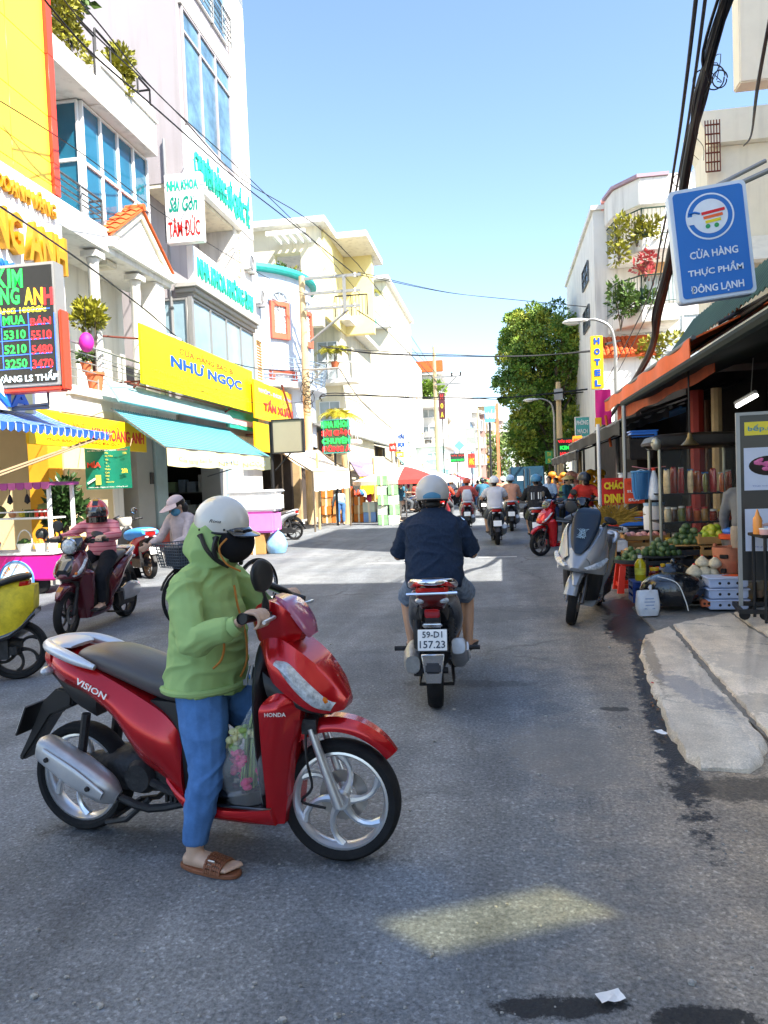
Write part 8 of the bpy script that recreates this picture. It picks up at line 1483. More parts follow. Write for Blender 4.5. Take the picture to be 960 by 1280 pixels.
for k, (px, py, r) in enumerate([(868, 706, .085), (882, 712, .08), (880, 692, .075), (894, 694, .07), (892, 712, .07), (872, 716, .06)]): p = at(px, py, 8.7); t = obj1('garlic_bag', ('net bag of pale garlic leftmost on the low metal table', 'net bag of garlic beside the clay stove foot', 'net bag of garlic on top of the garlic heap', 'garlic bag leaning against the clay stove', 'plump garlic bag at the front by the orange dustpan', 'small garlic bag at the front edge of the table')[k], 'bag', (p.x, 8.72+.03*(k % 3), zt2 if k in (0, 1, 4, 5) else zt2+.11), [('bag', MB().loft([(0, 0, .4*r, .4*r), (0, r*.5, r*1.05, r), (0, r*1.1, r*.95, r*.9), (0, r*1.6, r*.4, r*.4), (0, r*1.9, r*.15, r*.15)], 14, 4), gar), ('tie', MB().ell((0, 0, r*1.8), r*.22, 8, 5), redpl)])
tray = mat('foam_tray', '#bcc8e2', .6, var=.05)
for k in range(3):
    z0 = .05+.118*k; t = thing('foam_tray', ('lowest', 'middle', 'topmost')[k]+' pale blue foam tray in the stack under the low table', 'tray', (tx-.02, 8.5, z0)); part('body', MB().bx(-.2, .2, -.14, .14, 0, .105), tray, t, bev=.012); part('rim', MB().bx(-.215, .215, -.155, .155, .09, .108), tray, t, bev=.006)
    for q in (-.09, 0, .09): part('hole', MB().lathe([(.001, -.1435), (.014, -.1435), (.016, -.139), (.001, -.138)], 10, (q, 0, .048), 'y'), dkw, t)
p = gd(882, 767); obj1('brick', 'broken orange hollow brick piece under the foam trays', 'brick', (p.x, p.y, .08), [('body', MB().box((0, 0, .035), (.10, .09, .07)), terra2, {'bev': .008}), ('hole', MB().lathe([(.001, -.047), (.015, -.047), (.001, -.044)], 10, (-.02, 0, .035), 'y').lathe([(.001, -.047), (.015, -.047), (.001, -.044)], 10, (.025, 0, .035), 'y'), dkw)])
bfm = MATS['black_film']; p = at(846, 770, 8.4); bb = thing('black_sack', 'big black plastic sack of stock on the ground by the foam trays', 'sack', (p.x, 8.55, .06)); part('sack', MB().loft([(-.26, .10, .10, .10, 2.4), (-.2, .17, .22, .17, 2.6), (0, .19, .26, .19, 2.8), (.18, .18, .22, .17, 2.6), (.26, .12, .10, .10)], 20, 4), bfm, bb); part('cord', MB().tube([(-.2, -.2, .36), (-.02, -.26, .3), (.06, -.28, .12), (.09, -.28, .0)], .006, 6, sub=4), mw, bb)
b2 = thing('black_sack', 'smaller black sack slumped behind the big black sack', 'sack', (p.x+.1, 8.95, .06)); part('sack', MB().ell((0, 0, .22), (.26, .2, .22), 18, 10), bfm, b2); part('knot', MB().ell((0, 0, .45), .04, 8, 5), bfm, b2)
whb = mat('white_film', '#dcdfe4', .35, var=.1, vs=12, bump=.6, bs=14); p = at(810, 778, 8.15); wb = thing('white_bag', 'printed white plastic shopping bag standing by the wet gutter', 'bag', (p.x, p.y, .03), radians(98))
part('bag', MB().loft([(0, .01, .10, .06, 4), (0, .10, .12, .075, 4), (.005, .22, .115, .06, 3.4), (0, .27, .11, .03, 3)], 20, 4), whb, wb)
for k in range(4): part('print', MB().box((.0, -.10 if False else -.068-.004, .09+.035*k), (.11-.02*(k % 2), .003, .012)).xf(Matrix.Rotation(-pi/2, 4, 'Z')), mat('pale_print', '#9fb0cc', .5), wb)
part('handle', MB().tube([(-.06, -.01, .27), (-.05, -.02, .33), (.0, -.02, .30)], .012, 7, sub=3), whb, wb)
p = at(802, 742, 8.9); ol = thing('oil_bottle', 'yellow cooking oil bottle with white cap next to the red stool', 'bottle', (p.x, 8.95, .30)); part('body', bottle(.062, .27, .3, .4), mat('cooking_oil', '#d9c21e', .12, coat=.6, var=.1), ol); part('cap', cap(.026, .03, .262), mw, ol); part('label', MB().lathe([(.0635, .07), (.0635, .15)], 16), mat('oil_label', '#f0dc50', .5, var=.3, vs=20), ol)
lb_ = obj1('blue_box', 'low blue box supporting bottles at the stall front', 'box', (p.x+.14, 8.95, .06), [('body', crate(.5, .3, .235, slats=3), mat('navy_plastic', '#27468c', .45)), ('lid', MB().bx(-.25, .25, -.15, .15, .225, .239), MATS['navy_plastic'])])
for k, (px, py, r, h_, m, c, lab) in enumerate([(818, 736, .062, .13, jm[2], capm[1], 'wide jar of red paste with a yellow lid'), (829, 722, .032, .17, jm[1], capm[1], 'slim sauce bottle with a yellow cap'), (837, 722, .034, .17, jm[7], capm[1], 'second slim sauce bottle with a yellow cap'), (841, 735, .035, .13, jm[7], capm[2], 'small pink jar with a white lid'), (824, 737, .03, .12, jm[5], capm[0], 'little cream jar with a red lid')]): p = at(px, py, 8.9+.02*k); obj1('sauce_jar', lab+' at the stall front', 'jar', (p.x, 8.88+.04*k, .30), [('body', bottle(r, h_, .2, .8), m), ('cap', cap(r*.88, .03, h_*.95), c), ('label', MB().lathe([(r*1.015, h_*.25), (r*1.015, h_*.55)], 14), mat('jar_label', '#d86a7a', .5, var=.4, vs=20))])
# crates, boxes and hanging things behind
p = at(800, 690, 11.2); pk2 = mat('pink_packs', '#e5a5a0', .5, var=.3, vs=10); z_ = p.z
for k, (px, py, Y, w_, d_, h_, lab, fill) in enumerate([(806, 683, 11.3, .62, .4, .2, 'wooden crate of pink packets behind the avocados', pk2), (806, 700, 10.7, .6, .36, .16, 'lower wooden crate of peach packets behind the avocados', mat('peach_packs', '#e6b47c', .5, var=.25, vs=10))]):
    p = at(px, py, Y); t = obj1('wooden_crate', lab, 'crate', (p.x, Y, p.z), [('box', crate(w_, d_, h_, slats=2), woodc)])
    for i in range(7): part('packet', MB().ell((-w_*.4+w_*.133*i, -.06+.12*(i % 2), h_*.85), (.055, .09, .05), 10, 6), fill, t)
    stand_box('black crate support under the '+('upper' if k == 0 else 'lower')+' wooden crate', (p.x, Y, .04), .5, .36, p.z-.065)
p = at(765, 688, 11.0); t = obj1('foam_box', 'white foam box with crumpled bags behind the red stool', 'box', (p.x, 11.0, p.z), [('body', MB().bx(-.19, .19, -.2, .2, 0, .16), whb, {'bev': .02}), ('lid', MB().bx(-.2, .2, -.21, .21, .27, .33), MATS['foam_white'], {'bev': .015}), ('bags', MB().ell((-.04, 0, .2), (.16, .16, .09), 14, 8), whb)]); stand_box('crate under the white foam box', (p.x, 11.0, .04), .36, .36, p.z-.065)
p = at(818, 660, 11.6); obj1('white_canister', 'white plastic canister beside the hanging white bag', 'canister', (p.x, 11.6, p.z-.02), [('body', MB().lathe([(.001, 0), (.15, 0), (.16, .3), (.14, .36), (.001, .36)], 20), MATS['foam_white']), ('lid', MB().lathe([(.15, .36), (.155, .4), (.001, .41)], 20), MATS['helmet_paleblue'])]); stand_box('crate column under the white canister', (p.x, 11.6, .04), .4, .36, p.z-.085)
p = at(792, 656, 12.2); obj1('blue_crate', 'blue crate with red goods behind the straw broom', 'crate', (p.x, 12.2, p.z), [('body', crate(.5, .35, .16, slats=2), blp), ('fill', MB().bx(-.22, .22, -.14, .14, .12, .2), redpl, {'bev': .02})]); stand_box('crate column under the blue crate', (p.x, 12.2, .04), .46, .34, p.z-.065)
p = at(763, 668, 10.6); br_ = thing('straw_broom', 'golden brown fan shaped straw brooms at the stall corner', 'broom', (p.x, 10.6, p.z+.12)); rr = random.Random(17); stw = mat('straw_brown', '#a8822f', .8, var=.35, vs=18); mb = MB()
for k in range(240): a = rr.uniform(-1.45, 1.45); l = rr.uniform(.30, .42); y = rr.uniform(-.06, .06); o_ = V(-.06 if k % 2 else .10, y*.3, 0); mb.tube([o_, o_+V(l*.5*sin(a), y, l*.5*cos(a)+.03), o_+V(l*sin(a), y*1.6, l*.78*cos(a))], [.006, .008, .005], 4, False)
tag(part('bristles', mb, stw, br_), kind='stuff'); part('handle', MB().tube([(-.03, 0, -.5), (-.03, 0, .02)], .014, 7).tube([(.06, .02, -.5), (.10, 0, .02)], .012, 7), woodc, br_); part('binding', MB().ell((.03, 0, .0), (.10, .05, .03), 12, 6), redpl, br_)
flat_sign('red rice porridge sign with yellow letters behind the brooms', 753, 783, 598, 632, 13.2, ['CHÁO', 'DINH'], mat('poster_red', '#c9241c', .5, var=.06), mat('poster_yellow', '#f2cf2a', .5), depth=.04, lh=.66, bold=.05, bx=1.0, post=(P(768, 632, Y=13.3), V(P(768, 632, Y=13.3).x, 13.3, .04), .02))
flat_sign('orange and white poster sheet beside the hanging blue basket', 781, 806, 598, 630, 12.4, ['CHÁO', 'SƯỜN', 'SÚP'], mat('poster_orange', '#e8502a', .5, var=.1), [MATS['print_red'], mw, mw], depth=.02, lh=.4, post=(P(783, 598, Y=12.42), P(783, 540, Y=12.42), .01))
ln_ = thing('hanging_line', 'pink cord strung between posts carrying the basket and white bag', 'cord', at(790, 583, 11.0)); part('cord', MB().tube([(0, 0, 0), at(808, 586, 11.0)-at(790, 583, 11.0), at(832, 583, 11.0)-at(790, 583, 11.0)], .007, 5), mat('pink_cord', '#d98a8a', .7), ln_)
p = at(801, 587, 11.0); bsk = thing('hanging_basket', 'tall blue ribbed plastic basket hanging on the pink cord', 'basket', p); mb = MB()
for k in range(16): a = 2*pi*k/16; mb.tube([(.125*cos(a), .10*sin(a), -.03), (.115*cos(a), .09*sin(a), -.30), (.085*cos(a), .07*sin(a), -.42)], .011, 5)
part('rib', mb, mat('sky_plastic', '#3f7fb0', .4, var=.1), bsk); part('bowl', MB().lathe([(.115, -.05), (.108, -.3), (.08, -.42), (.001, -.43)], 20), mat('deep_sky_plastic', '#2d6390', .45), bsk); part('rim', MB().tube([(.13*cos(a), .105*sin(a), -.03) for a in [2*pi*i/20 for i in range(21)]], .016, 6, False), MATS['sky_plastic'], bsk); part('hook', MB().tube([(-.1, 0, -.03), (0, 0, .0), (.1, 0, -.03)], .006, 5), alu, bsk)
p = at(817, 586, 10.95); obj1('hanging_bag', 'white plastic bag of folded goods tied to the pink cord', 'bag', p, [('bag', MB().loft([(0, -.02, .02, .02), (0, -.12, .06, .05), (0, -.28, .11, .08), (0, -.40, .12, .085), (0, -.44, .10, .06)], 16, 4), whb), ('tie', MB().ell((0, 0, -.01), .03, 8, 5), mat('red_tie', '#d8402e', .6))])
for k, (px, py, Y, s_, m, lab) in enumerate([(800, 560, 12.2, (.36, .3, .36), dkw, 'dark box on the shelf above the blue basket'), (803, 545, 12.2, (.40, .3, .12), blp, 'blue lid tub above the hanging basket'), (786, 610, 13.6, (.3, .3, .5), mat('pale_box', '#cfd6dc', .6), 'pale stacked box beside the porridge sign')]): p = at(px, py, Y); obj1('storage_box', lab, 'box', (p.x, Y, p.z-s_[2]/2), [('body', MB().box((0, 0, s_[2]/2), s_), m, {'bev': .015}), ('lid', MB().box((0, 0, s_[2]+.012), (s_[0]+.02, s_[1]+.02, .02)), m)])
# bell lamp, tube lamp, meat board, sauce table
p = at(862, 541, 9.8); obj1('hanging_bell', 'brass bell shaped lamp hanging above the food cabinet', 'lamp', p, [('shade', MB().lathe([(.02, .0), (.03, -.05), (.05, -.09), (.11, -.15), (.105, -.155), (.001, -.10)], 20), mat('old_brass', '#7a6a48', .4, metal=.7)), ('cord', MB().tube([(0, 0, 0), (0, 0, .9)], .012, 5), dsteel)])
a, b_ = at(921, 508, 9.5), at(946, 494, 9.2); obj1('tube_lamp', 'lit white tube lamp under the stall roof', 'lamp', (0, 0, 0), [('tube', MB().tube([a, b_], .022, 10), mat('lamp_glow', (1, 1, .97), .4, emit=2.2, var=0)), ('holder', MB().tube([a+V(0, .04, .04), b_+V(0, .04, .04)], .03, 6).tube([a.lerp(b_, .7), a.lerp(b_, .7)+V(.1, .2, .5)], .006, 4), galu)])
YB = 7.75; bx0 = at(924, 640, YB).x; zt3 = at(925, 516, YB).z; bwid = .95; mbd = thing('menu_board', 'tall dark wheeled board with framed photographs of meat', 'board', (bx0, YB, .10), radians(-9)); zt3 -= .10
part('frame', MB().bx(-.018, .018, -.02, .02, .1, zt3).bx(bwid-.018, bwid+.018, -.02, .02, .1, zt3).bx(.019, bwid-.019, -.018, .018, zt3-.03, zt3), galu, mbd); part('panel', MB().bx(.019, bwid-.019, -.004, .012, .35, zt3-.031), mat('board_black', (.012, .013, .015), .35, coat=.3), mbd)
part('base', MB().bx(-.05, bwid, -.25, -.21, .06, .1).bx(-.05, bwid, .21, .25, .06, .1).bx(-.05, -.01, -.2, .2, .06, .1), dsteel, mbd)
for x in (0, .18): part('caster', MB().lathe([(.001, -.018), (.045, -.018), (.052, 0), (.045, .018), (.001, .018)], 14, (x, -.23, .05), 'y'), tyre, mbd)
yk = at(940, 543, YB).z-.10; phm = mat('photo_paper', '#c9d0e2', .35, var=.05)
part('banner', MB().bx(.06, bwid-.1, -.0095, -.0045, yk-.01, yk+.12), mat('banner_yellow', '#ecd83a', .4), mbd); text('bếp.nướng', frame((.30, -.0096, yk+.055), (1, 0, 0), (0, 0, 1)), mat('banner_teal', '#2a86a8', .5), mbd, w=.42, h=.075, depth=.003, bold=.01)
rr = random.Random(41); mtm = [mat('meat_%d' % i, c, .35, var=.3, vs=30, coat=.3) for i, c in enumerate((('#d8639a'), ('#e79ab4'), ('#c8a49c'), ('#e0c4b8')))]
for k, yy in enumerate((604, 680)):
    z = at(940, yy-24, YB).z-.10; h_ = at(940, 560, YB).z-at(940, 613, YB).z; f = part('photo', MB().bx(.05, .55, -.009, -.0042, z-h_*.62, z+h_*.38), phm, mbd)
    part('plate', MB().lathe([(.001, -.0115), (.15 if k == 0 else .001, -.0115), (.155 if k == 0 else .001, -.009)], 24, (0, 0, 0), 'y').xf(Matrix.Translation((.27, 0, z-h_*.05)) @ Matrix.Diagonal((1.15, 1, .62, 1))), dkw if k == 0 else phm, f); mb = MB()
    for i in range(12): mb.ell((.27+rr.uniform(-.12, .12), -.012, z-h_*.05+rr.uniform(-.055, .055)), (rr.uniform(.03, .06), .004, rr.uniform(.012, .022)), 10, 4, Matrix.Rotation(rr.uniform(-.6, .6), 3, 'Y'))
    part('picture', mb, mtm[2*k], f); text('Thịt bò Úc' if k == 0 else 'Chân gà rút xương', frame((.22, -.0092, z-h_*.52), (1, 0, 0), (0, 0, 1)), mat('caption_blue', '#4a6ab0', .5), f, w=.2, h=.018, depth=.002)
stb = thing('side_table', 'small dark table with blue cloth beside the meat board', 'table', (at(952, 668, 7.5).x+.02, 7.45, .11)); zz = at(950, 667, 7.45).z-.11; part('top', MB().bx(-.10, .6, -.2, .2, zz-.03, zz), dkw, stb, bev=.005); part('cloth', MB().bx(.03, .6, -.205, -.2, zz-.42, zz-.03), mat('blue_cloth', '#2f79b0', .6), stb)
for x in (-.06, .56): part('leg', MB().tube([(x, -.16, 0), (x, -.16, zz-.03)], .015, 6).tube([(x, .16, 0), (x, .16, zz-.03)], .015, 6), dsteel, stb)
p = at(947, 664, 7.4); obj1('sauce_bottle', 'orange squeeze sauce bottle on the dark side table', 'bottle', (p.x, 7.4, zz+.11), [('body', bottle(.04, .19, .25, .5), mat('sauce_orange', '#ee9a4a', .3, var=.08)), ('cap', MB().lathe([(.02, .18), (.016, .20), (.005, .235), (.001, .236)], 12), MATS['sauce_orange'])]); p = at(957, 668, 7.3); obj1('pink_tub', 'small pink tub beside the sauce bottle', 'tub', (p.x+.01, 7.33, zz+.11), [('body', MB().lathe([(.001, 0), (.05, 0), (.055, .05), (.001, .05)], 16), mat('tub_pink', '#e8b0a8', .4)), ('lid', MB().lathe([(.056, .05), (.056, .06), (.001, .062)], 16), mw)])
walker('vendor in beige trousers half hidden behind the meat board', at(935, 650, 8.9).x, 8.9, radians(80), cloth('grey_top', (.2, .2, .2)), cloth('beige', (.40, .33, .25)), 1.6, .35, z=.06)
for k, (px, Y, h_, c, lab) in enumerate([(745, 26, 1.7, '#e5a91e', 'yellow festival goods bunch hanging at the right stalls'), (700, 29, 1.9, '#d88a2a', 'orange snack packs hanging by the truck side stalls'), (718, 27, 1.5, '#d8a0a0', 'pink snack packs hanging at the right stalls')]):
    p = P(px, 612, Y=Y); mb = MB(); rr = random.Random(k); [mb.ell((rr.uniform(-.3, .3), rr.uniform(-.2, .2), rr.uniform(-.6, .6)), (.16, .12, .13), 8, 5) for _ in range(26)]; obj1('hanging_goods', lab, 'goods', (p.x, Y, p.z), [('bundle', mb, mat('goods_%d' % k, c, .5, var=.35, vs=5)), ('cord', MB().tube([(0, 0, .5), (0, 0, 1.5)], .01, 4), dsteel)])
# ================================================================ fruit cart at the left
CX, CY = at(-20, 700, 10.6).x, 10.6; xr_ = at(66, 690, CY).x; L_ = 1.75; ct = thing('fruit_cart', 'pink drinks cart with scalloped purple canopy and fruit shelves', 'cart', (xr_, CY, 0)); mg = mat('hot_pink', '#e0148c', .4, var=.05); zc0, zc1 = at(66, 693, CY).z, at(66, 606, CY).z
part('counter', MB().bx(-L_, 0, 0, .7, .22, zc0), mg, ct, bev=.02); part('counter_top', MB().bx(-L_-.02, .03, -.03, .73, zc0, zc0+.035), alu, ct, bev=.006); part('board', MB().bx(-L_, .06, -.012, -.002, .25, zc0-.02), mg, ct)
for x in (-L_+.03, -.03):
    for y in (.03, .66): part('post', MB().bx(x-.025, x+.025, y-.025, y+.025, zc0+.036, zc1), alu, ct)
zsh = at(60, 643, CY).z; part('shelf', MB().bx(-L_, 0, .05, .4, zsh-.07, zsh-.045), alu, ct); part('shelf_rail', MB().tube([(-L_, .04, zsh+.05), (0, .04, zsh+.05)], .012, 6).tube([(-L_, .04, zsh-.05), (0, .04, zsh-.05)], .014, 6), alu, ct); part('roof', MB().bx(-L_-.05, .05, -.06, .75, zc1, zc1+.05), mat('purple_canopy', '#a8468f', .6), ct)
for k in range(13): x = -L_-.05+(L_+.1)*(k+.5)/13; part('scallop', MB().prism([(x-.068, zc1+.048), (x+.068, zc1+.048), (x+.066, zc1-.03), (x+.04, zc1-.06), (x-.04, zc1-.06), (x-.066, zc1-.03)], .012, 'y', (0, -.068, 0)), MATS['purple_canopy'] if k % 2 else mat('pink_canopy', '#c8609f', .6), ct)
for x in (-.95, -.72, -.42, -1.35): part('lamp', MB().tube([(x, .05, zc1), (x, .05, zc1-.14)], .006, 4).lathe([(.012, -.0), (.035, -.05), (.045, -.12), (.001, -.16)], 12, (x, .05, zc1-.13)), dsteel, ct)
ex = at(22, 722, CY).x-xr_; ez = at(22, 722, CY).z; em = part('emblem', MB().lathe([(.001, -.022), (.30, -.022), (.30, -.013)], 32, (0, 0, 0), 'y').xf(Matrix.Translation((ex, 0, ez-.03))), mat('emblem_pale', '#c9dcea', .5), ct); part('emblem_ring', MB().tube([(ex+.29*cos(a), -.024, ez-.03+.29*sin(a)) for a in [2*pi*i/40 for i in range(41)]], .016, 6, False), mat('emblem_blue', '#4a86c8', .5), em)
for i, ch in enumerate('TRÁI CÂY TƯƠI'):
    if ch != ' ': a = radians(160-140*i/12); text(ch, frame((ex+.215*cos(a), -.0225, ez-.03+.215*sin(a)), (sin(a), 0, -cos(a)), (cos(a), 0, sin(a))), MATS['orange_letters'], em, h=.055, w=.032, depth=.004)
text('MÍA', frame((ex, -.0225, ez-.02), (1, 0, 0), (0, 0, 1)), mat('emblem_plum', '#a03a86', .5), em, w=.28, h=.11, depth=.004, bold=.02)
for x in (-L_+.3, -.3): part('wheel', MB().lathe([(.001, -.03), (.15, -.03), (.17, 0), (.15, .03), (.001, .03)], 20, (x, .1, .17), 'y'), tyre, ct)
fm_ = {k: mat('fruit_'+k, c, .45, var=.2, vs=14) for k, c in (('green', '#3f5a26'), ('melon', '#6f7a3a'), ('orange', '#e07a20'), ('tomato', '#d8341e'), ('yellow', '#d9c43a'), ('dark', '#232a2a'), ('peach', '#e0a070'))}
def fr(lab, x, y, z, r, m, el=1.0, cat='fruit', name='fruit'): obj1(name, lab, cat, (xr_+x, CY+y, z), [('fruit', MB().ell((0, 0, r*el), (r, r, r*el), 16, 10), fm_[m]), ('stalk', MB().tube([(0, 0, 2*r*el-.005), (.008, 0, 2*r*el+.02)], .006, 5), bark)])
for (lab, x, z, r, m) in [('striped green melon on the cart upper shelf at left', -1.02, zsh-.045, .10, 'melon'), ('large green melon on the cart upper shelf by the post', -.24, zsh-.045, .11, 'melon'), ('dark watermelon on the cart counter', -.30, zc0+.21, .10, 'dark'), ('yellow mango on the cart upper shelf', -.62, zsh-.045, .06, 'yellow'), ('peach coloured fruit on the cart upper shelf', -.80, zsh-.045, .06, 'peach')]: fr(lab, x, .2, z, r, m)
for k, (x, m, n) in enumerate([(-.14, 'tomato', 3), (-.40, 'green', 2), (-1.2, 'dark', 2), (-1.4, 'green', 3)]):
    t = thing('juice_cup', ('red', 'green', 'dark', 'leafy green')[k]+' drink cups in a row on the cart shelf rail', 'cup', (xr_+x, CY+.12, zsh-.045))
    for i in range(n): part('cup', MB().lathe([(.001, 0), (.03, 0), (.04, .13), (.001, .13)], 14, (-.085*i, 0, 0)), fm_[m], t)
rr = random.Random(51); wk = mat('white_wicker', '#e2e0da', .7, var=.1, vs=20, bump=.5, bs=50)
for k, (x, w_, m, n, lab) in enumerate([(-.58, .21, 'green', 9, 'white handled basket of green fruit on the cart counter'), (-.30, .17, 'orange', 12, 'white basket of oranges on the cart counter'), (-.10, .14, 'dark', 5, 'white basket at the cart post'), (-1.15, .2, 'tomato', 9, 'white basket of red fruit at the left cart end')]):
    t = thing('fruit_basket', lab, 'basket', (xr_+x, CY+.16, zc0+.036)); part('basket', MB().lathe([(.001, 0), (w_*.42, 0), (w_*.62, .13), (w_*.66, .14), (w_*.6, .14), (w_*.4, .03), (.001, .03)], 24), wk, t)
    if k == 0: part('handle', MB().tube([(w_*.62*cos(a), 0, .13+.22*sin(a)) for a in [pi*i/12 for i in range(13)]], .010, 6), wk, t)
    for i in range(n): a = 2.4*i; q = sqrt((i+.5)/n)*w_*.42; part('fruit', MB().ell((q*cos(a), q*sin(a), .14+.03*(i < 3)), (.042, .042, .042 if m != 'green' else .05), 12, 7), fm_[m], t)
p = at(86, 682, 12.6); shrub('potted_tree', 'dark leafy bush in a tan pot between the cart and the cream wall', (p.x, 12.6, .07), (.34, .34, .42), 800, .17, leafd, .42, (.24, .5, mat('tan_pot', '#c9a06a', .8, var=.12)), 81, clumps=11)
# blue tarp covered underbone bike by the wall
ub = copy_scooter('red and pale grey motorbike with a blue tarp over its seat by the doorway', V(-7.2, 13.2, 0), V(-6.25, 12.4, 0), {redp: paint['cherry'], silver: mat('rusty_alloy', '#8a6f55', .6, metal=.4), seat_m: blackp}); recolour(ub, {}); pg_ = mat('dusty_grey_plastic', '#b8b2a6', .5, var=.2, vs=6)
for o in ub.children:
    if o.name.startswith(('front_cowl', 'front_shield', 'handlebar_cover')): o.material_slots[0].link = 'OBJECT'; o.material_slots[0].material = pg_
part('tarp', MB().loft([(-.72, .84, .16, .05), (-.55, .82, .20, .10), (-.2, .78, .22, .12), (.02, .76, .20, .10), (.08, .74, .1, .04)], 18, 4), mat('tarp_blue', '#3d8fd6', .6, var=.12, vs=5, bump=.5, bs=7), ub)
# ================================================================ blue frozen food sign, cables
YS_ = 7.4; sb0 = thing('blue_sign', 'blue rounded frozen food shop sign with a shopping cart emblem', 'sign', (0, 0, 0)); TL, TR, BL, BR = (at(836, 239, YS_), at(934, 223, YS_), at(849, 381, YS_), at(945, 365, YS_))
ex_ = ((TR-TL)+(BR-BL))*.5; ey = ((TL-BL)+(TR-BR))*.5; SW, SH = ex_.length, ey.length; c0_ = (TL+TR+BL+BR)*.25; SM = frame(c0_, ex_, ey); SM = Matrix.Translation(c0_) @ SM.to_3x3().to_4x4()
def rrect(w_, h_, r, n=6): return [(sx*(w_/2-r)+r*cos(a), sy*(h_/2-r)+r*sin(a)) for sx, sy, a0 in ((1, 1, 0), (-1, 1, pi/2), (-1, -1, pi), (1, -1, 1.5*pi)) for a in [a0+pi/2*i/n for i in range(n+1)]]
sbl = mat('sign_blue', '#1c6fc4', .4, var=.02); shw = mat('sign_rim', '#cfdcec', .4, metal=.1, var=.05)
part('case', MB().prism(rrect(SW, SH, .05), .14, 'z', (0, 0, -.075)).xf(SM), shw, sb0, bev=.008); fc_ = part('face', MB().prism(rrect(SW-.07, SH-.07, .035), .006, 'z', (0, 0, -.001)).xf(SM), sbl, sb0)
wsg = mat('sign_print_white', '#dfe8f4', .5); ecy = SH*.225; R_ = SW*.255
def disc(r, z): return [(r*cos(2*pi*i/48), ecy+r*sin(2*pi*i/48)) for i in range(48)], z
part('emblem', MB().prism(disc(R_*1.22, 0)[0], .003, 'z', (0, 0, .004)).xf(SM), wsg, fc_); part('emblem_ring', MB().prism(disc(R_*1.13, 0)[0], .003, 'z', (0, 0, .0062)).xf(SM), sbl, fc_); part('emblem_disc', MB().prism(disc(R_*.90, 0)[0], .003, 'z', (0, 0, .0084)).xf(SM), wsg, fc_)
part('emblem_gap', MB().box((-R_*.98, ecy-.02, .0108), (R_*.42, R_*.42, .003)).xf(SM), wsg, fc_); part('cart_handle', MB().tube([(-R_*1.02, ecy+R_*.28, .012), (-R_*.75, ecy+R_*.3, .012), (-R_*.5, ecy+R_*.2, .012)], .011, 6).xf(SM), sbl, fc_)
for k, (c, w_) in enumerate((('#d8202c', 1.18), ('#ee6a34', .98), ('#e8d62a', .78))): part('cart_bar', MB().box((R_*.17-R_*.02*k, ecy+R_*(.22-.24*k), .0125), (R_*w_, R_*.15, .004), Matrix.Rotation(radians(5), 3, 'Z')).xf(SM), mat('cart_%d' % k, c, .5), fc_)
for k in (-1, 1): part('cart_wheel', MB().lathe([(.001, .0145), (R_*.12, .0145), (R_*.12, .0105)], 16, (R_*(.06+.22*k), ecy-R_*.52, 0)).xf(SM), mat('cart_green', '#2c9a5a', .5), fc_)
for k, (s, w_) in enumerate((('CỬA HÀNG', .62), ('THỰC PHẨM', .71), ('ĐÔNG LẠNH', .68))): text(s, SM @ Matrix.Translation((0, -SH*(.085+.157*k), .0025)), wsg, fc_, w=SW*w_, h=SH*.088 if k == 0 else SH*.098, depth=.004, bold=.02)
part('bracket', MB().tube([SM @ V(SW/2-.05, SH/2-.02, -.08), SM @ V(SW/2+.5, SH/2+.14, -.1)], .025, 8).tube([SM @ V(SW*.1, SH/2-.01, -.08), SM @ V(SW*.1+.5, SH/2+.16, -.1)], .02, 8).tube([SM @ V(SW/2+.5, SH/2+.14, -.1), SM @ V(SW/2+1.2, SH/2+.15, -.1)], .03, 8), galu, sb0)
cab = mat('cable_black'); 
def cable(label, pts, r, n=1, spread=0, seed=0, name='cable', cat='cable', subn=6, grp=None):
    t = thing(name, label, cat, (0, 0, 0), group=grp); rr = random.Random(seed); q = [P(*p[:2], Y=p[2]) for p in pts]
    for i in range(n):
        o = [a+V(rr.gauss(0, spread), rr.gauss(0, spread)*.4, rr.gauss(0, spread)) for a in q] if n > 1 else q; part('strand', MB().tube(o, r*rr.uniform(.8, 1.25), 6, sub=subn), cab, t)
    return t
tk = cable('thick bundle of black cables running along the right side', [(925, -60, 5.4), (890, 60, 6.2), (876, 120, 6.8), (862, 190, 7.7), (843, 300, 9), (822, 385, 10.6), (800, 465, 14), (745, 545, 32)], .010, 26, .027, 3)
part('bundle_core', MB().tube([P(*p[:2], Y=p[2]) for p in [(925, -60, 5.4), (890, 60, 6.2), (876, 120, 6.8), (862, 190, 7.7), (843, 300, 9), (822, 385, 10.6), (800, 465, 14), (745, 545, 32)]], [.036, .04, .042, .046, .05, .055, .05, .05], 9, sub=6), cab, tk)
lp = MB()
for (px, py, r) in ((878, 100, .075), (893, 96, .085), (900, 98, .06), (848, 225, .06)): c = P(px, py, Y=6.9 if py < 200 else 9.5); lp.tube([c+V(r*cos(2*pi*i/20), .02*i/20, r*1.2*sin(2*pi*i/20)) for i in range(21)], .006, 5)
rr = random.Random(77)
for k in range(10): t_ = rr.random(); c = P(890-45*t_, 60+220*t_, Y=6+5*t_); lp.tube([c, c+V(rr.uniform(-.08, .12), 0, rr.uniform(-.12, .05)), c+V(rr.uniform(-.08, .1), 0, rr.uniform(-.3, -.1))], .0035, 4, sub=3)
part('loose_loop', lp, cab, tk)
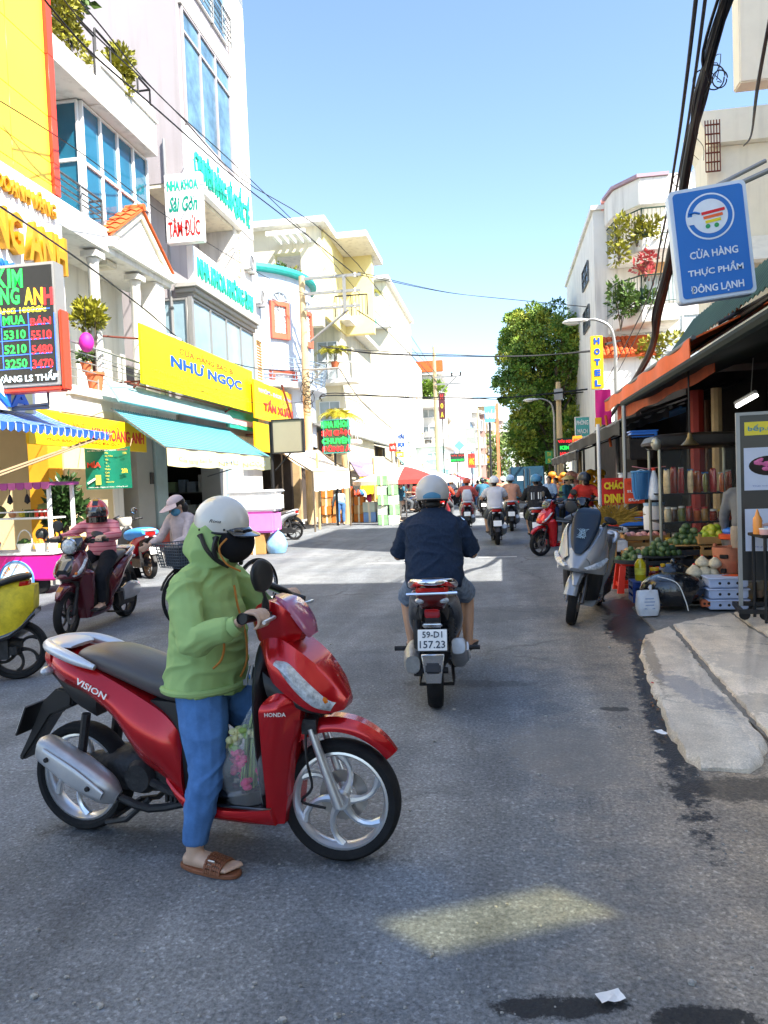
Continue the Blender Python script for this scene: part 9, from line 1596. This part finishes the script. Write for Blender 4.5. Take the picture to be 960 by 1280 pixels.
cable('thick black cable left of the cable bundle', [(872, -20, 5.2), (858, 100, 6.8), (844, 200, 9), (826, 300, 12.5), (800, 395, 20), (745, 500, 40)], .018, 1, seed=1); cable('thin black cable between the bundle and the thick cable', [(884, -20, 5.2), (868, 100, 6.8), (852, 200, 9), (832, 300, 12.5), (806, 400, 20), (750, 505, 40)], .011); cable('thin cable dropping past the cream house at the top right', [(964, 20, 8), (948, 110, 10), (938, 170, 14), (930, 182, 17)], .014, 2, .01, 5)
for k, (pts, r, lab) in enumerate([([(-10, 120, 11), (100, 190, 14), (215, 275, 19), (330, 345, 26), (400, 375, 29)], .009, 'thin cable sloping across the villa and dental signs'), ([(-10, 405, 10), (90, 440, 13), (200, 475, 18), (330, 505, 25), (390, 500, 29)], .010, 'thin cable sagging below the columns toward the pole'), ([(40, -20, 12), (110, 62, 13.5), (200, 140, 17), (300, 228, 23), (360, 275, 27), (447, 346, 29)], .016, 'upper black cable crossing the left house fronts'), ([(60, -30, 12), (105, 30, 13.5), (190, 110, 17), (232, 152, 20), (300, 222, 24), (447, 330, 29), (545, 468, 58)], .016, 'second upper black cable crossing the left house fronts'), ([(80, -20, 12), (120, 25, 13.5), (200, 120, 17), (300, 212, 24), (400, 310, 33), (470, 390, 42), (545, 466, 58)], .016, 'highest black cable over the lilac tower'), ([(0, 258, 10), (60, 298, 12), (120, 340, 14.5), (180, 386, 17.5), (250, 440, 22), (330, 462, 26), (388, 462, 29)], .016, 'cable sagging in front of the columns and yellow sign'), ([(447, 388, 29), (490, 420, 40), (548, 480, 58)], .02, 'cable from the near pole to the second pole'), ([(425, 462, 29), (460, 510, 35), (520, 560, 50)], .02, 'drop cable from the lower crossarm toward the market')]): cable(lab, pts, r, seed=k)
for k, (pts, r, n, lab) in enumerate([([(400, 435, 29), (480, 441, 31), (640, 445, 33), (745, 440, 34), (830, 430, 36)], .018, 3, 'group of cables crossing the street at hotel sign height'), ([(400, 500, 29), (420, 494, 29.5), (540, 498, 38), (640, 496, 40), (745, 485, 40)], .022, 2, 'cables crossing the street below the hotel sign'), ([(447, 346, 29), (560, 366, 45), (650, 376, 45), (745, 384, 38)], .016, 2, 'high thin cables crossing the open sky'), ([(585, 497, 92), (640, 500, 60), (745, 488, 40)], .03, 1, 'far cable behind the street lamp')]): cable(lab, pts, r, n, .05, 20+k)
